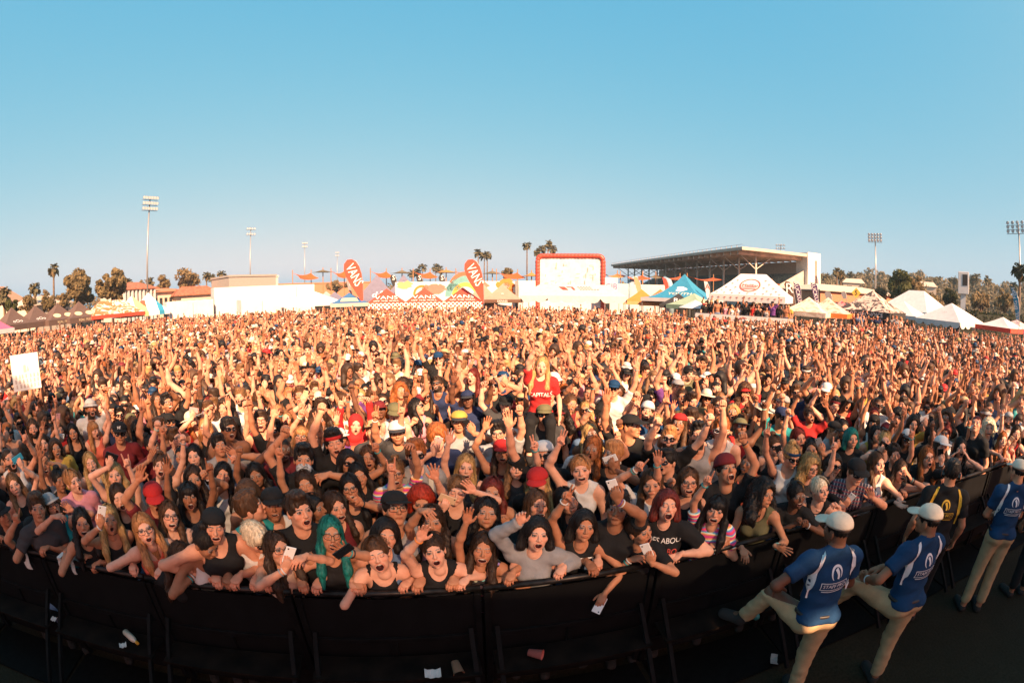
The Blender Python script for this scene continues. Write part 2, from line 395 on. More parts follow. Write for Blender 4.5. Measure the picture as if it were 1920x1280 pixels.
# ------------------------------------------------------------------ hair (head frame, face towards -Y)
def hair_mesh(style, h, seed=0, hat=False):
    key = ('hair', style, h, seed, hat)
    if key in _cache: return _cache[key]
    r = random.Random(seed * 31 + len(style)); P = []
    def capE(g=.010, zz=.028): P.append(ell((0, .014, zz), (.076 + g, .095 + g, .087 + g), .02))
    cut = [ell((0, -.115, -.024), (.0745, .080, .101), .010, sg=-1)]
    low = .3
    if style in ('long', 'longwavy', 'bangs', 'curly', 'bob', 'halfup', 'longcap'):
        L = {'long': .36, 'longwavy': .34, 'bangs': .33, 'curly': .24, 'bob': .12, 'halfup': .32, 'longcap': .36}[style]
        w = {'curly': .03, 'bob': .012}.get(style, 0)
        capE(.008 + w)
        for s in (-1, 1):
            j = r.uniform(-.015, .015)
            P.append(cone((s * (.072 + w * .7), .022, .02), (s * (.088 + w + j), .004, -.10), .024 + w * .5, .028 + w * .7, .03))
            if L > .2:
                P.append(cone((s * (.090 + w + j), .000, -.10), (s * (.103 + w * 1.6 + j), -.045 + r.uniform(-.03, .02), -.04 - L * .62), .034 + w * .7, .033 + w * .7, .03))
                P.append(cone((s * (.103 + w * 1.6 + j), -.045, -.04 - L * .62), (s * (.098 + w + j), -.060, -.02 - L), .033 + w * .6, .014, .03))
        P.append(cone((0, .065, .0), (0, .085 + w, -.05 - L * .8), .075 + w, .07 + w, .03))
        if style == 'bangs': cut = [ell((0, -.115, -.062), (.060, .075, .082), .008, sg=-1)]; P.insert(1, ell((0, -.062, .052), (.066, .034, .042), .015))
    elif style in ('bun', 'pony', 'tight'):
        capE(.006)
        if style != 'tight': P.append(ell((0, .085 if style == 'pony' else .045, .09 if style == 'pony' else .135), (.042, .042, .038), .01))
        if style == 'pony': P += [cone((0, .11, .09), (.01, .15, -.02), .028, .034, .02), cone((.01, .15, -.02), (.02, .14, -.15), .034, .012, .02)]
        cut = [ell((0, -.12, -.038), (.074, .085, .105), .012, sg=-1)]
    elif style == 'short':
        capE(.010, .034); P += [ell((0, -.035, .105), (.064, .060, .034), .03), ell((0, .02, .11), (.066, .07, .03), .03)]
        cut = [ell((0, -.12, -.040), (.070, .078, .100), .010, sg=-1), ell((0, -.02, -.10), (.12, .13, .085), .01, sg=-1)]
    elif style == 'quiff':
        capE(.008, .032); P += [ell((0, -.055, .110), (.058, .048, .030), .03), ell((0, .0, .114), (.064, .06, .032), .03)]
        cut = [ell((0, -.12, -.036), (.070, .078, .102), .010, sg=-1), ell((0, -.02, -.10), (.12, .13, .085), .01, sg=-1)]
    elif style == 'buzz':
        capE(.003, .028); cut = [ell((0, -.12, -.040), (.072, .080, .104), .010, sg=-1), ell((0, -.03, -.10), (.12, .13, .09), .01, sg=-1)]
    elif style == 'pixie':
        capE(.016, .032); P += [ell((-.03, -.068, .07), (.055, .035, .045), .02), ell((.02, .06, .0), (.07, .055, .07), .03)]
        cut = [ell((.01, -.118, -.045), (.062, .075, .090), .010, sg=-1), ell((0, .0, -.13), (.12, .13, .085), .01, sg=-1)]
    elif style == 'afro':
        capE(.045, .045); cut = [ell((0, -.135, -.035), (.070, .085, .095), .012, sg=-1), ell((0, -.03, -.13), (.12, .13, .085), .01, sg=-1)]
    P2 = P + cut
    ax = axes_for(P2, h, .03 + h)
    F = field(P2, ax, margin=max(.04, 2 * h))
    X, Y, Z = ax[0][:, None, None], ax[1][None, :, None], ax[2][None, None, :]
    ang = np.arctan2(X, Y + .02)
    if h < .015:
        if style in ('curly', 'afro'):
            F = F + .009 * (np.sin(X * 150 + 3 * np.sin(Z * 60)) * np.sin(Y * 140 + 2) * np.sin(Z * 130 + X * 40)) + .006 * np.sin(X * 70 + 1) * np.sin(Z * 75 + Y * 60)
        elif style == 'longwavy':
            F = F + .004 * np.sin(ang * 22 + 3.0 * np.sin(Z * 34 + seed)) + .004 * np.sin(Z * 42 + ang * 5 + seed)
        elif style in ('short', 'quiff', 'pixie'):
            F = F + .004 * np.sin(X * 160 + Z * 60 + 2 * np.sin(Y * 50)) + .003 * np.sin(Y * 120 - X * 60)
        else:
            F = F + .0028 * np.sin(ang * 26 + 1.3 * np.sin(Z * 16 + seed)) + .002 * np.sin(ang * 43 + Z * 14)
    if hat: F = np.maximum(F, Z + .25 * Y - .052)
    v, f = snets(F.astype(np.float32), ax)
    if h < .015 and style not in ('buzz',):
        q = np.random.default_rng(seed + 5 * len(style)); ns = 150 if h < .01 else 70; sv, sf = [], []
        LG = {'long': .33, 'longwavy': .31, 'bangs': .30, 'curly': .22, 'bob': .10}.get(style, 0); wv = {'curly': .012, 'longwavy': .007, 'afro': .012}.get(style, .003); thick = {'curly': .038, 'afro': .045}.get(style, .012)
        for k in range(ns):
            a = q.uniform(.55, 2 * PI - .55); ph = q.uniform(0, 6); off = thick + q.uniform(.0, .010); t0 = q.uniform(.1, .9)
            if hat and not LG: continue
            pts = []; m_ = 9 if LG else 6
            for i in range(m_):
                u = i / (m_ - 1)
                if LG:
                    if u < .4: t = 1.45 - u / .4 * 1.35; r_ = math.cos(t); zz = .028 + (.090 + off) * math.sin(t); R1 = (.076 + off) * r_; R2 = (.095 + off) * r_
                    else: w_ = (u - .4) / .6; zz = .028 + .0 - w_ * (.03 + LG * q.uniform(.85, 1.08)); R1 = .076 + off + .022 * w_ + .004; R2 = .095 + off * .8
                    if hat and zz > .05: zz = .05
                else:
                    t = 1.5 - (1.5 - .25 * t0) * u; r_ = math.cos(t); lift = off + .012 * u; zz = .03 + (.088 + lift) * math.sin(t); R1 = (.076 + lift) * r_; R2 = (.095 + lift) * r_
                x_, y_ = R1 * math.sin(a), .014 - R2 * math.cos(a)
                if zz < .06 and y_ < -.02 and abs(x_) < .07: break
                pts.append(V(x_ + wv * math.sin(ph + 14 * u), y_ + wv * math.cos(ph + 11 * u), zz))
            if len(pts) < 3: continue
            b = len(sv); sd = nrm(np.cross(pts[-1] - pts[0], V(math.sin(a), -math.cos(a), .2))) * .0022
            for i, p_ in enumerate(pts): w_ = 1 - .75 * i / len(pts); sv += [p_ - sd * w_, p_ + sd * w_]
            sf += [(b + 2 * i, b + 2 * i + 1, b + 2 * i + 3, b + 2 * i + 2) for i in range(len(pts) - 1)]
        if sv: f = np.concatenate([f, np.array(sf, np.int32) + len(v)]); v = np.concatenate([v, np.array(sv)])
    _cache[key] = (v, f); return _cache[key]

# ------------------------------------------------------------------ hands (wrist at origin, fingers +Z, palm -Y, thumb +X)
_HP = {  # per finger curl (index, middle, ring, pinky) degrees of the three joints, spread, thumb
    'open': ([(8, 8, 5)] * 4, 1.0, 0), 'spread': ([(4, 6, 4)] * 4, 1.9, 0), 'fist': ([(80, 95, 60)] * 4, .2, 2),
    'point': ([(2, 5, 4), (75, 95, 60), (80, 95, 60), (80, 95, 60)], .3, 2),
    'horns': ([(2, 5, 4), (80, 95, 60), (80, 95, 60), (4, 8, 4)], .8, 2), 'peace': ([(0, 4, 4), (0, 4, 4), (80, 95, 60), (85, 95, 60)], 1.6, 2),
    'three': ([(0, 4, 4), (0, 4, 4), (2, 6, 4), (80, 90, 60)], 1.3, 2), 'phone': ([(34, 42, 25), (38, 44, 26), (42, 46, 26), (46, 46, 26)], .5, 1),
    'relax': ([(22, 26, 14), (28, 30, 18), (34, 32, 20), (40, 34, 22)], .5, 0), 'rail': ([(48, 46, 28), (50, 48, 30), (52, 50, 30), (54, 50, 30)], .4, 1)}
def hand_mesh(pose, h):
    key = ('hand', pose, h)
    if key in _cache: return _cache[key]
    curls, spread, th = _HP[pose]
    P = [cone((0, 0, -.02), (0, 0, .012), .025, .026, .01), ell((.002, .002, .052), (.040, .0165, .052), .012), ell((.022, -.008, .032), (.020, .016, .032), .012)]
    xs = (.029, .0105, -.0085, -.027); L = ((.040, .025, .021), (.044, .029, .022), (.040, .027, .022), (.032, .020, .019))
    zs = (.094, .098, .094, .085)
    for i in range(4):
        p = V(xs[i], .001, zs[i] - .012); a = 0; sp = math.radians((6, 1, -4, -10)[i] * spread); r = (.0088, .009, .0086, .0076)[i]
        S = rotm('y', sp)
        p0 = V(xs[i] * .8, 0, zs[i] - .045); P.append(cone(p0, p, .012, r * 1.1, .010))
        for j in range(3):
            a += math.radians(curls[i][j]); d = S @ V(0, -math.sin(a), math.cos(a)); q = p + d * L[i][j]
            P.append(cone(p, q, r * (1.06 - .05 * j), r * (1.0 - .07 * j), .004)); p = q
    if th == 0: T = [(.030, -.006, .022), (.052, -.014, .045), (.064, -.016, .070), (.070, -.018, .094)]
    elif th == 1: T = [(.030, -.008, .022), (.046, -.026, .048), (.046, -.036, .078), (.040, -.040, .102)]
    else: T = [(.030, -.010, .022), (.040, -.030, .045), (.026, -.042, .066), (.004, -.042, .074)]
    for j in range(3): P.append(cone(T[j], T[j + 1], (.0145, .0112, .010)[j], (.0112, .010, .0085)[j], .006))
    if h > .009: P = [p[:3] + (p[3] + .003, p[4] + .003) + p[5:] if p[0] == 'c' else p for p in P]
    ax = axes_for(P, h, .006 + h); v, f = snets(field(P, ax, margin=max(.012, 2 * h)), ax)
    c = np.tile([1., 1, 1, 0], (len(v), 1))
    if pose not in ('fist',):
        pal = (v[:, 1] < -.006) & (v[:, 2] > .01); c[pal, :3] = (1.06, .95, .92)
    _cache[key] = (v, f, c); return _cache[key]

# ------------------------------------------------------------------ headwear, glasses (head frame)
def grid_faces(nu, nv, wrap=True):
    f = []
    for i in range(nv - 1):
        for k in range(nu if wrap else nu - 1):
            a = i * nu + k; b = i * nu + (k + 1) % nu; f.append((a, b, b + nu, a + nu))
    return f
def cap_mesh(kind, lod=0):
    key = ('cap', kind, lod)
    if key in _cache: return _cache[key]
    _br = []
    nu = (28, 16, 8)[lod]; nv = (9, 6, 4)[lod]; v = []; f = []
    def dome(rx, ry, rz, z0, cy=.012, thick=.006, nvv=nv):
        b = len(v)
        for i in range(nvv):
            t = (PI / 2) * i / (nvv - 1) * .98
            for k in range(nu):
                a = 2 * PI * k / nu; q = math.cos(t) ** .8; v.append((rx * q * math.sin(a), cy - ry * q * math.cos(a), z0 + rz * math.sin(t)))
        for q in grid_faces(nu, nvv): f.append(tuple(b + e for e in q))
        b2 = len(v)
        for k in range(nu):
            a = 2 * PI * k / nu; v.append(((rx - thick) * math.sin(a), cy - (ry - thick) * math.cos(a), z0 + .004))
        for k in range(nu): f.append((b + (k + 1) % nu, b + k, b2 + k, b2 + (k + 1) % nu))
    def brim(a0, a1, rin, rout, z0, dz, n=12, cy=.012, sq=1.22, pw=.5):
        _br.append(len(f))
        b = len(v); n = max(5, n // (lod + 1))
        for k in range(n + 1):
            a = a0 + (a1 - a0) * k / n; e = math.sin(PI * k / n) ** pw if a1 - a0 < 6 else 1
            for (R, zz) in ((rin, z0), (rin + (rout - rin) * e, z0 + dz * e - .018 * math.sin(a) ** 2 * e * (a1 - a0 < 6))):
                for t in (0, .005): v.append((R * math.sin(a), cy - R * sq * math.cos(a), zz + t))
        for k in range(n):
            q = b + k * 4
            f.extend([(q, q + 2, q + 6, q + 4), (q + 1, q + 5, q + 7, q + 3), (q + 2, q + 3, q + 7, q + 6)])
        _br.append(len(f))
    if kind in ('cap', 'backcap', 'trucker'):
        dome(.0885, .107, .080 if kind != 'trucker' else .092, .038); brim(-.82, .82, .082, .168, .044, -.014)
        if kind != 'x':
            b = len(v); n = 8 if lod == 0 else 5
            for (zz, r) in ((.115 if kind != 'trucker' else .127, .007), (.121 if kind != 'trucker' else .133, .004)):
                for k in range(n): v.append((r * math.sin(2 * PI * k / n), .012 - r * math.cos(2 * PI * k / n), zz))
            f.extend([tuple(b + e for e in q) for q in grid_faces(n, 2)]); f.append(tuple(b + n + k for k in range(min(n, 4))))
    elif kind == 'straw':
        dome(.086, .104, .10, .045, nvv=nv); brim(0, 2 * PI, .084, .175, .048, -.008, 24, sq=1.15)
    elif kind == 'bucket':
        dome(.087, .105, .088, .045); brim(0, 2 * PI, .086, .120, .048, -.03, 24, sq=1.18)
    elif kind == 'beanie':
        dome(.090, .110, .108, .030); 
    elif kind == 'band':
        b = len(v)
        for zz, g in ((.038, .004), (.040, .009), (.066, .009), (.068, .003)):
            for k in range(nu):
                a = 2 * PI * k / nu; v.append(((.083 + g - (zz - .04) * .10) * math.sin(a), .012 - (.102 + g - (zz - .04) * .1) * math.cos(a), zz))
        f.extend([tuple(b + e for e in q) for q in grid_faces(nu, 4)])
    elif kind == 'visor':
        b = len(v)
        for zz, g in ((.036, .004), (.038, .009), (.072, .007), (.074, .002)):
            for k in range(nu):
                a = 2 * PI * k / nu; v.append(((.083 + g - (zz - .04) * .10) * math.sin(a), .012 - (.102 + g - (zz - .04) * .1) * math.cos(a), zz))
        f.extend([tuple(b + e for e in q) for q in grid_faces(nu, 4)]); brim(-.95, .95, .086, .150, .044, -.012)
    ff = np.array([q if len(q) == 4 else (*q, -1) for q in f], np.int32)
    vv = np.array(v)
    if kind == 'backcap':
        vv = vv * V(-1, -1, 1) + V(0, .024, 0)
    if kind in ('cap', 'backcap', 'trucker', 'straw', 'bucket', 'beanie'): vv = (vv - V(0, .012, .04)) * V(1.07, 1.05, 1.06) + V(0, .012, .044)
    _cache[('brim', kind, lod)] = _br
    _cache[key] = (vv, ff); return _cache[key]
def glasses_mesh(kind, lod=0):
    """kind: 'sun' solid dark lenses, 'specs' thin frame -> returns frame (v,f), lens (v,f)"""
    key = ('gl', kind, lod)
    if key in _cache: return _cache[key]
    fr, le = MB(), MB(); y0 = -.104; r = .0022 if kind == 'specs' else .003
    for s in (-1, 1):
        cx = s * .0335; n = 14; pts = []; 
        for k in range(n):
            t = 2 * PI * k / n; e = .62
            px = cx + .0255 * math.copysign(abs(math.cos(t)) ** e, math.cos(t)); pz = -.001 + .0195 * math.copysign(abs(math.sin(t)) ** e, math.sin(t))
            pts.append((px, y0 + 4.5 * max(0, abs(px) - .02) ** 2 * 5, pz))
        fr.tube(pts + [pts[0]], r, 5, cap=False)
        b = len(le.v); le.v += [(p[0], p[1] + .001, p[2]) for p in pts]; le.f.append(tuple(range(b, b + n))[::s])
        b = len(le.v); le.v += [(p[0], p[1] + .004, p[2]) for p in pts]; le.f.append(tuple(range(b, b + n))[::-s])
        fr.tube([(s * .059, y0 + .035, .006), (s * .074, -.04, .008), (s * .081, .02, .002)], r, 5)
    fr.tube([(-.009, y0, .004), (0, y0 - .002, .007), (.009, y0, .004)], r, 5)
    _cache[key] = (fr, le); return _cache[key]
def mb_np(mb):
    f = []
    for q in mb.f:
        if len(q) == 3: f.append((*q, -1))
        elif len(q) == 4: f.append(q)
        else:
            for i in range(1, len(q) - 1): f.append((q[0], q[i], q[i + 1], -1))
    return np.array(mb.v), np.array(f, np.int32)

# ------------------------------------------------------------------ the body
LOD = {0: dict(b=.017, low=.04, head=.0052, hand=.0048, cloth=.015, hair=.0085), 1: dict(b=.025, low=.06, head=.008, hand=.0075, cloth=.021, hair=.012),
       2: dict(b=.036, low=.16, head=.0125, hand=.0125, cloth=.032, hair=.020), 3: dict(b=.058, low=.5, head=.026, hand=.024, cloth=.05, hair=.034)}
RED = .97
def solve_arm(S, W, l1, l2, hint):
    d = W - S; n = np.linalg.norm(d); mx = (l1 + l2) * .985
    if n > mx: W = S + d * mx / n; d = W - S; n = mx
    if n < abs(l1 - l2) + .06: n = abs(l1 - l2) + .06; d = nrm(d) * n; W = S + d
    a = (l1 * l1 - l2 * l2 + n * n) / (2 * n); hgt = math.sqrt(max(l1 * l1 - a * a, 1e-6))
    u = d / n; p = hint - u * (hint @ u); p = nrm(p)
    return S + u * a + p * hgt, W
def pose(sp):
    """forward kinematics, local frame (feet at origin, facing -Y)"""
    m = sp.get('s', 'f') == 'm'; sc = sp.get('sc', 1.0) * (1.05 if m else .985); wd = sp.get('wd', 1.0)
    J = dict(m=m, sc=sc, wd=wd)
    crouch = sp.get('crouch', 0)
    Pv = V(0, 0, .95 * sc - crouch)
    Rt = rotm('z', math.radians(sp.get('twist', 0))) @ rotm('y', math.radians(sp.get('side', 0))) @ rotm('x', math.radians(sp.get('lean', 0)))
    T = lambda p: Pv + Rt @ ((V(*p) - V(0, 0, .95)) * sc * V(wd, wd, 1))
    J['T'] = T; J['Rt'] = Rt; J['P'] = Pv
    sw = .178 if m else .158
    J['S'] = {-1: T((-sw, .012, 1.385)), 1: T((sw, .012, 1.385))}
    J['N'] = T((0, .02, 1.43))
    Rh = rotm('z', math.radians(sp.get('hy', 0))) @ rotm('y', math.radians(sp.get('hr', 0))) @ rotm('x', math.radians(sp.get('hp', 0)))
    J['Rh'] = Rh; J['hs'] = sp.get('hs', 1.05) * (1.0 if m else .97) * sc ** .5
    J['H'] = J['N'] + Rt @ V(0, -.01, .055) * sc + Rh @ V(0, -.022, .105) * J['hs']
    return J
_PALM = {'open': V(0, -1, 0), 'spread': V(0, -1, 0), 'fist': V(0, -1, 0), 'point': V(0, -1, 0), 'horns': V(0, -1, 0), 'peace': V(0, -1, 0), 'three': V(0, -1, 0), 'phone': V(0, 1, .15), 'relax': V(0, .3, -1), 'rail': V(0, .2, -1)}
def person_parts(sp, lod, J=None):
    """-> list of (part, v, f, col, class) in local coordinates + info"""
    J = J or pose(sp); L = LOD[lod]; m, sc, wd, T, Rt, Pv = J['m'], J['sc'], J['wd'], J['T'], J['Rt'], J['P']
    out = []; info = {'hand': {}, 'J': J}
    k = .03
    # arms ----------------------------------------------------------
    l1, l2 = .285 * sc, .245 * sc; hsz = (1.0 if m else .92) * sc * (1, 1, 1.05, 1.2)[lod]
    arms = {}
    for sd in (-1, 1):
        a = sp.get('arms', {}).get(sd)
        S = J['S'][sd]
        if a is None:
            W = S + Rt @ V(sd * .10, -.10 + .05 * math.sin(sd + sc * 40), -.47) * sc; kind = 'relax'; hint = V(sd * .3, .8, 0); Z = nrm(V(0, -.15, -1)); palm = V(-sd, 0, 0)
        else:
            kind = a['k']; tgt = a['p']; Z = a.get('z')
            if Z is None: Z = V(0, 0, 1) if kind not in ('relax', 'rail') else nrm(V(-sd * .4, -1, -.35))
            Z = nrm(Z)
            for it in range(3):
                W = tgt - Z * .085 * hsz
                hint = a.get('hint')
                if hint is None: hint = V(sd * .9, .25, -.5) if tgt[2] > S[2] - .1 else V(sd * .8, .2, -.9)
                E, W2 = solve_arm(S, W, l1, l2, hint)
                if a.get('z') is None:
                    fd = nrm(W2 - E); Z = nrm(fd * (.75 if kind not in ('phone',) else .4) + (V(0, 0, .5) if kind not in ('relax', 'rail') else V(0, -.2, -.35)))
            palm = a.get('palm', _PALM[kind])
        E, W = solve_arm(S, W, l1, l2, hint)
        Y = -(palm - Z * (palm @ Z)); Y = nrm(Y) if np.linalg.norm(Y) > .1 else nrm(np.cross(Z, V(1, 0, 0)))
        X = np.cross(Y, Z)
        arms[sd] = (S, E, W); info['hand'][sd] = (W, np.stack([X, Y, Z], 1), kind, a)
    # body primitives ------------------------------------------------
    def te(c, r, kk=k): return ell(T(c), V(*r) * sc * V(wd, wd, 1), kk, Rt)
    tor = [te((0, .005, .955), (.158 if not m else .155, .115, .125)), te((0, 0, 1.10), (.128 if not m else .142, .098, .13)),
           te((0, 0, 1.255), (.142 if not m else .162, .108 if m else .100, .155))]
    if not m: tor += [te((-.066, -.078, 1.245), (.060, .052, .056), .03), te((.066, -.078, 1.245), (.060, .052, .056), .03)]
    else: tor += [te((-.07, -.07, 1.29), (.075, .045, .055), .03), te((.07, -.07, 1.29), (.075, .045, .055), .03)]
    tor += [te((-.075, .06, .93), (.085, .075, .09)), te((.075, .06, .93), (.085, .075, .09))]
    yoke = [cone(arms[-1][0] * .92 + J['N'] * .08, arms[1][0] * .92 + J['N'] * .08, .052 * sc, .052 * sc, .04), cone(T((-.11, .025, 1.40)), T((0, .03, 1.46)), .045 * sc, .05 * sc, .03), cone(T((.11, .025, 1.40)), T((0, .03, 1.46)), .045 * sc, .05 * sc, .03)]
    neck = [cone(J['N'], J['H'] + J['Rh'] @ V(0, .025, -.06) * J['hs'], (.060 if m else .050) * sc, (.056 if m else .046) * sc, .03)]
    armp = []
    fa = (1.02 if m else .89) * sp.get('fat', 1.0) * (1, 1, 1.12, 1.42)[lod]
    for sd in (-1, 1):
        S, E, W = arms[sd]
        armp += [ell(S + nrm(E - S) * .02, V(.060, .058, .060) * sc * fa ** .5, .03), cone(S, E, .049 * sc * fa, .038 * sc * fa, .03),
                 cone(E, E + (W - E) * .35, .038 * sc * fa, .040 * sc * fa, .02), cone(E + (W - E) * .35, W, .040 * sc * fa, .0245 * sc * (1.08 if m else 1) * (1, 1, 1.2, 1.7)[lod], .02)]
    legs = []; knees = sp.get('legs')
    lj = {}
    for sd in (-1, 1):
        Hh = V(sd * .088 * sc, 0, .90 * sc - (Pv[2] * 0 + sp.get('crouch', 0)))
        if knees and sd in knees: K, A, F = [V(*q) * sc for q in knees[sd]]
        else: K, A, F = V(sd * .10, -.02 - sp.get('crouch', 0) * .6, .50) * sc, V(sd * .11, .02, .085) * sc, V(sd * .13, -.15, .035) * sc
        lj[sd] = (Hh, K, A, F)
        legs += [cone(Hh, K, .092 * sc, .060 * sc, .04), cone(K, K + (A - K) * .35, .058 * sc, .056 * sc, .03), cone(K + (A - K) * .35, A, .056 * sc, .038 * sc, .03)]
    feet = [cone(lj[sd][2] - V(0, 0, .045) * sc * (1 if not (knees and sd in knees and sp.get('footup') == sd) else 0), lj[sd][3], .040 * sc, .034 * sc, .03) for sd in (-1, 1)]
    info['lj'] = lj; info['arms'] = arms
    body = Acc()
    allp = tor + yoke + neck + armp + legs + feet
    ax = axes_for(allp, L['b'], .03 + L['b'], zc=(.80 * sc if not knees else None), hc=L['low'])
    v, f = snets(field(allp, ax, margin=max(.05, 2.2 * L['b'])), ax)
    body.add(v, f)
    hv, hf, hc = head_mesh('m' if m else 'f', sp.get('mo', 'scream'), sp.get('ey', 'open'), L['head'], sp.get('beard', 0))
    fw = sp.get('fw', 1.0)
    Hx = lambda q: (q * V(fw, 1, 1) * J['hs']) @ J['Rh'].T + J['H']
    body.add(Hx(hv), hf, hc)
    for sd in (-1, 1):
        W, M, kind, a = info['hand'][sd]
        v, f, c = hand_mesh(kind, L['hand'])
        v = v * hsz
        if sd > 0: v = v * V(-1, 1, 1); f = f[:, ::-1]
        body.add(v @ M.T + W, f, c)
    v, f, c = body.get(); out.append(('body', v, f, c, 0))
    info['Hx'] = Hx
    # hair, hats, glasses --------------------------------------------
    hs = sp.get('hair')
    if hs:
        v, f = hair_mesh(hs, L['hair'], sp.get('hseed', 0), sp.get('hat') in ('cap', 'backcap', 'trucker', 'straw', 'bucket', 'beanie')); out.append(('hair', Hx(v), f, None, 1))
    if sp.get('hat'):
        v, f = cap_mesh(sp['hat'], min(lod, 2)); out.append((HATN[sp['hat']], Hx(v + V(0, 0, sp.get('hatz', 0))), f, None, 4))
    # clothes ---------------------------------------------------------
    tp = sp.get('top', 'tank'); h = L['cloth']
    def clip(F, ax, n, d):  # remove where dot(p,n) > d
        return np.maximum(F, (ax[0][:, None, None] * n[0] + ax[1][None, :, None] * n[1] + ax[2][None, None, :] * n[2] - d).astype(np.float32))
    def folds(F, ax, a):
        s = sp.get('hseed', 0) * 1.7
        X, Y, Z = ax[0][:, None, None], ax[1][None, :, None], ax[2][None, None, :]
        return F + (a * np.sin(X * 31 + Z * 17 + s + 1.5 * np.sin(Z * 23)) * np.sin(Z * 39 - Y * 22 + s) + .5 * a * np.sin(Z * 70 + X * 40 + s)).astype(np.float32)
    up = Rt @ V(0, 0, 1)
    if tp != 'none':
        th = .013 if lod < 2 else .018
        pr = list(tor)
        if tp in ('tee', 'long', 'hoodie'):
            pr += yoke
            fr = {'tee': .62, 'long': 1.0, 'hoodie': 1.0}[tp]
            for sd in (-1, 1):
                S, E, W = arms[sd]
                pr += [ell(S + nrm(E - S) * .02, V(.063, .061, .063) * sc * fa ** .5, .03)]
                if fr < 1: pr += [cone(S, S + (E - S) * fr, .052 * sc * fa, .050 * sc * fa, .03, True)]
                else: pr += [cone(S, E, .052 * sc * fa, .044 * sc * fa, .03), cone(E, W + (E - W) * .06, .045 * sc * fa, .034 * sc, .02, True)]
            nk = [ell(T((0, -.055, 1.475)), V(.070, .085, .075) * sc, .01, Rt, sg=-1), ell(T((0, .03, 1.52)), V(.065, .065, .06) * sc, .01, Rt, sg=-1)]
        else:
            pr += yoke
            r = {'tank': .074, 'spag': .094, 'vest': .070, 'crop': .080, 'halter': .100}[tp]
            nkx = {'tank': .078, 'spag': .100, 'vest': .062, 'crop': .088, 'halter': .06}[tp]
            nkd = {'tank': .105, 'spag': .125, 'vest': .08, 'crop': .12, 'halter': .09}[tp]
            nk = [ell(T((0, -.06, 1.46)), V(nkx, .13, nkd) * sc, .008, Rt, sg=-1), ell(T((0, .06, 1.50)), V(nkx, .09, .09) * sc, .008, Rt, sg=-1)]
            nk += [ell(T((s * (.195 if m else .178), .0, 1.365)), V(r, .14, r * 1.25) * sc, .008, Rt, sg=-1) for s in (-1, 1)]
        ax = axes_for(pr, h, .03 + h + th)
        F = folds(field(pr, ax, th, margin=max(.05, 2.2 * h)), ax, .004 if tp in ('tee', 'long', 'hoodie', 'vest') else .002)
        for c in nk:
            F = np.maximum(F, -np.where(True, pdist(c, ax[0][:, None, None], ax[1][None, :, None], ax[2][None, None, :]), 0).astype(np.float32))
        hem = 1.06 if tp == 'crop' else .93
        F = clip(F, ax, -up, -(T((0, 0, hem)) @ up))
        v, f = snets(F, ax); out.append((TOPN[tp], v, f, None, 2))
        if tp == 'hoodie' and sp.get('hoodup'):
            hp = [ell((0, .02, .022), (.098, .112, .118), .02), cone((0, .03, -.08), (0, .04, -.15), .085, .11, .03), ell((0, -.135, -.02), (.066, .10, .10), .01, sg=-1)]
            ax = axes_for(hp, L['hair'], .03); v, f = snets(field(hp, ax, margin=.05), ax); out.append(('hood', Hx(v), f, None, 2))
    bt = sp.get('bot', 'jeans')
    if lod < 3 or sp.get('fullleg'):
        hb = h * 1.5 if lod else (h * 1.5 if not knees else h)
        pr = tor[:2] + tor[-2:]
        cut = {'jeans': 1.0, 'shorts': .0, 'trousers': 1.0}[bt]
        th = .005 if lod < 2 else .010
        for sd in (-1, 1):
            Hh, K, A, F_ = lj[sd]
            if cut: pr += [cone(Hh, K, .096 * sc, .066 * sc, .04), cone(K, K + (A - K) * .92, .066 * sc, .058 * sc, .03, True)]
            else: pr += [cone(Hh, Hh + (K - Hh) * .55, .098 * sc, .086 * sc, .04, True)]
        ax = axes_for(pr, hb, .03 + hb + th, zc=(.7 * sc if not knees else None), hc=.05 if lod == 0 else .09)
        F = folds(field(pr, ax, th, margin=max(.06, 2.5 * hb)), ax, .004)
        F = clip(F, ax, up, T((0, 0, 1.0)) @ up)
        v, f = snets(F, ax)
        if len(v): out.append(('shorts' if bt == 'shorts' else 'trousers', v, f, None, 3))
    if lod < 2:
        sh = []
        for sd in (-1, 1):
            Hh, K, A, F_ = lj[sd]
            d = nrm(F_ - A)
            P = [cone(A - V(0, 0, .045) * sc * (0 if (sp.get('footup') == sd) else 1), F_ + d * .02, .046 * sc, .040 * sc, .03)]
            if sp.get('footup') == sd: P = [cone(A + nrm(A - K) * .04, F_ + d * .03, .046 * sc, .042 * sc, .02), cone(A, A + nrm(A - K) * .05, .045 * sc, .042 * sc, .02)]
            ax = axes_for(P, .022 if not knees else .014, .03); v, f = snets(field(P, ax, .008), ax)
            if len(v): out.append(('shoe', v, f, None, 5))
    return out, info
HATN = {'cap': 'cap', 'backcap': 'cap', 'trucker': 'cap', 'straw': 'straw_hat', 'bucket': 'bucket_hat', 'beanie': 'beanie', 'band': 'headband', 'visor': 'visor'}
TOPN = {'tee': 'tshirt', 'long': 'jumper', 'hoodie': 'hoodie', 'tank': 'tank_top', 'spag': 'strappy_top', 'vest': 'sleeveless_shirt', 'crop': 'crop_top', 'halter': 'halter_top'}
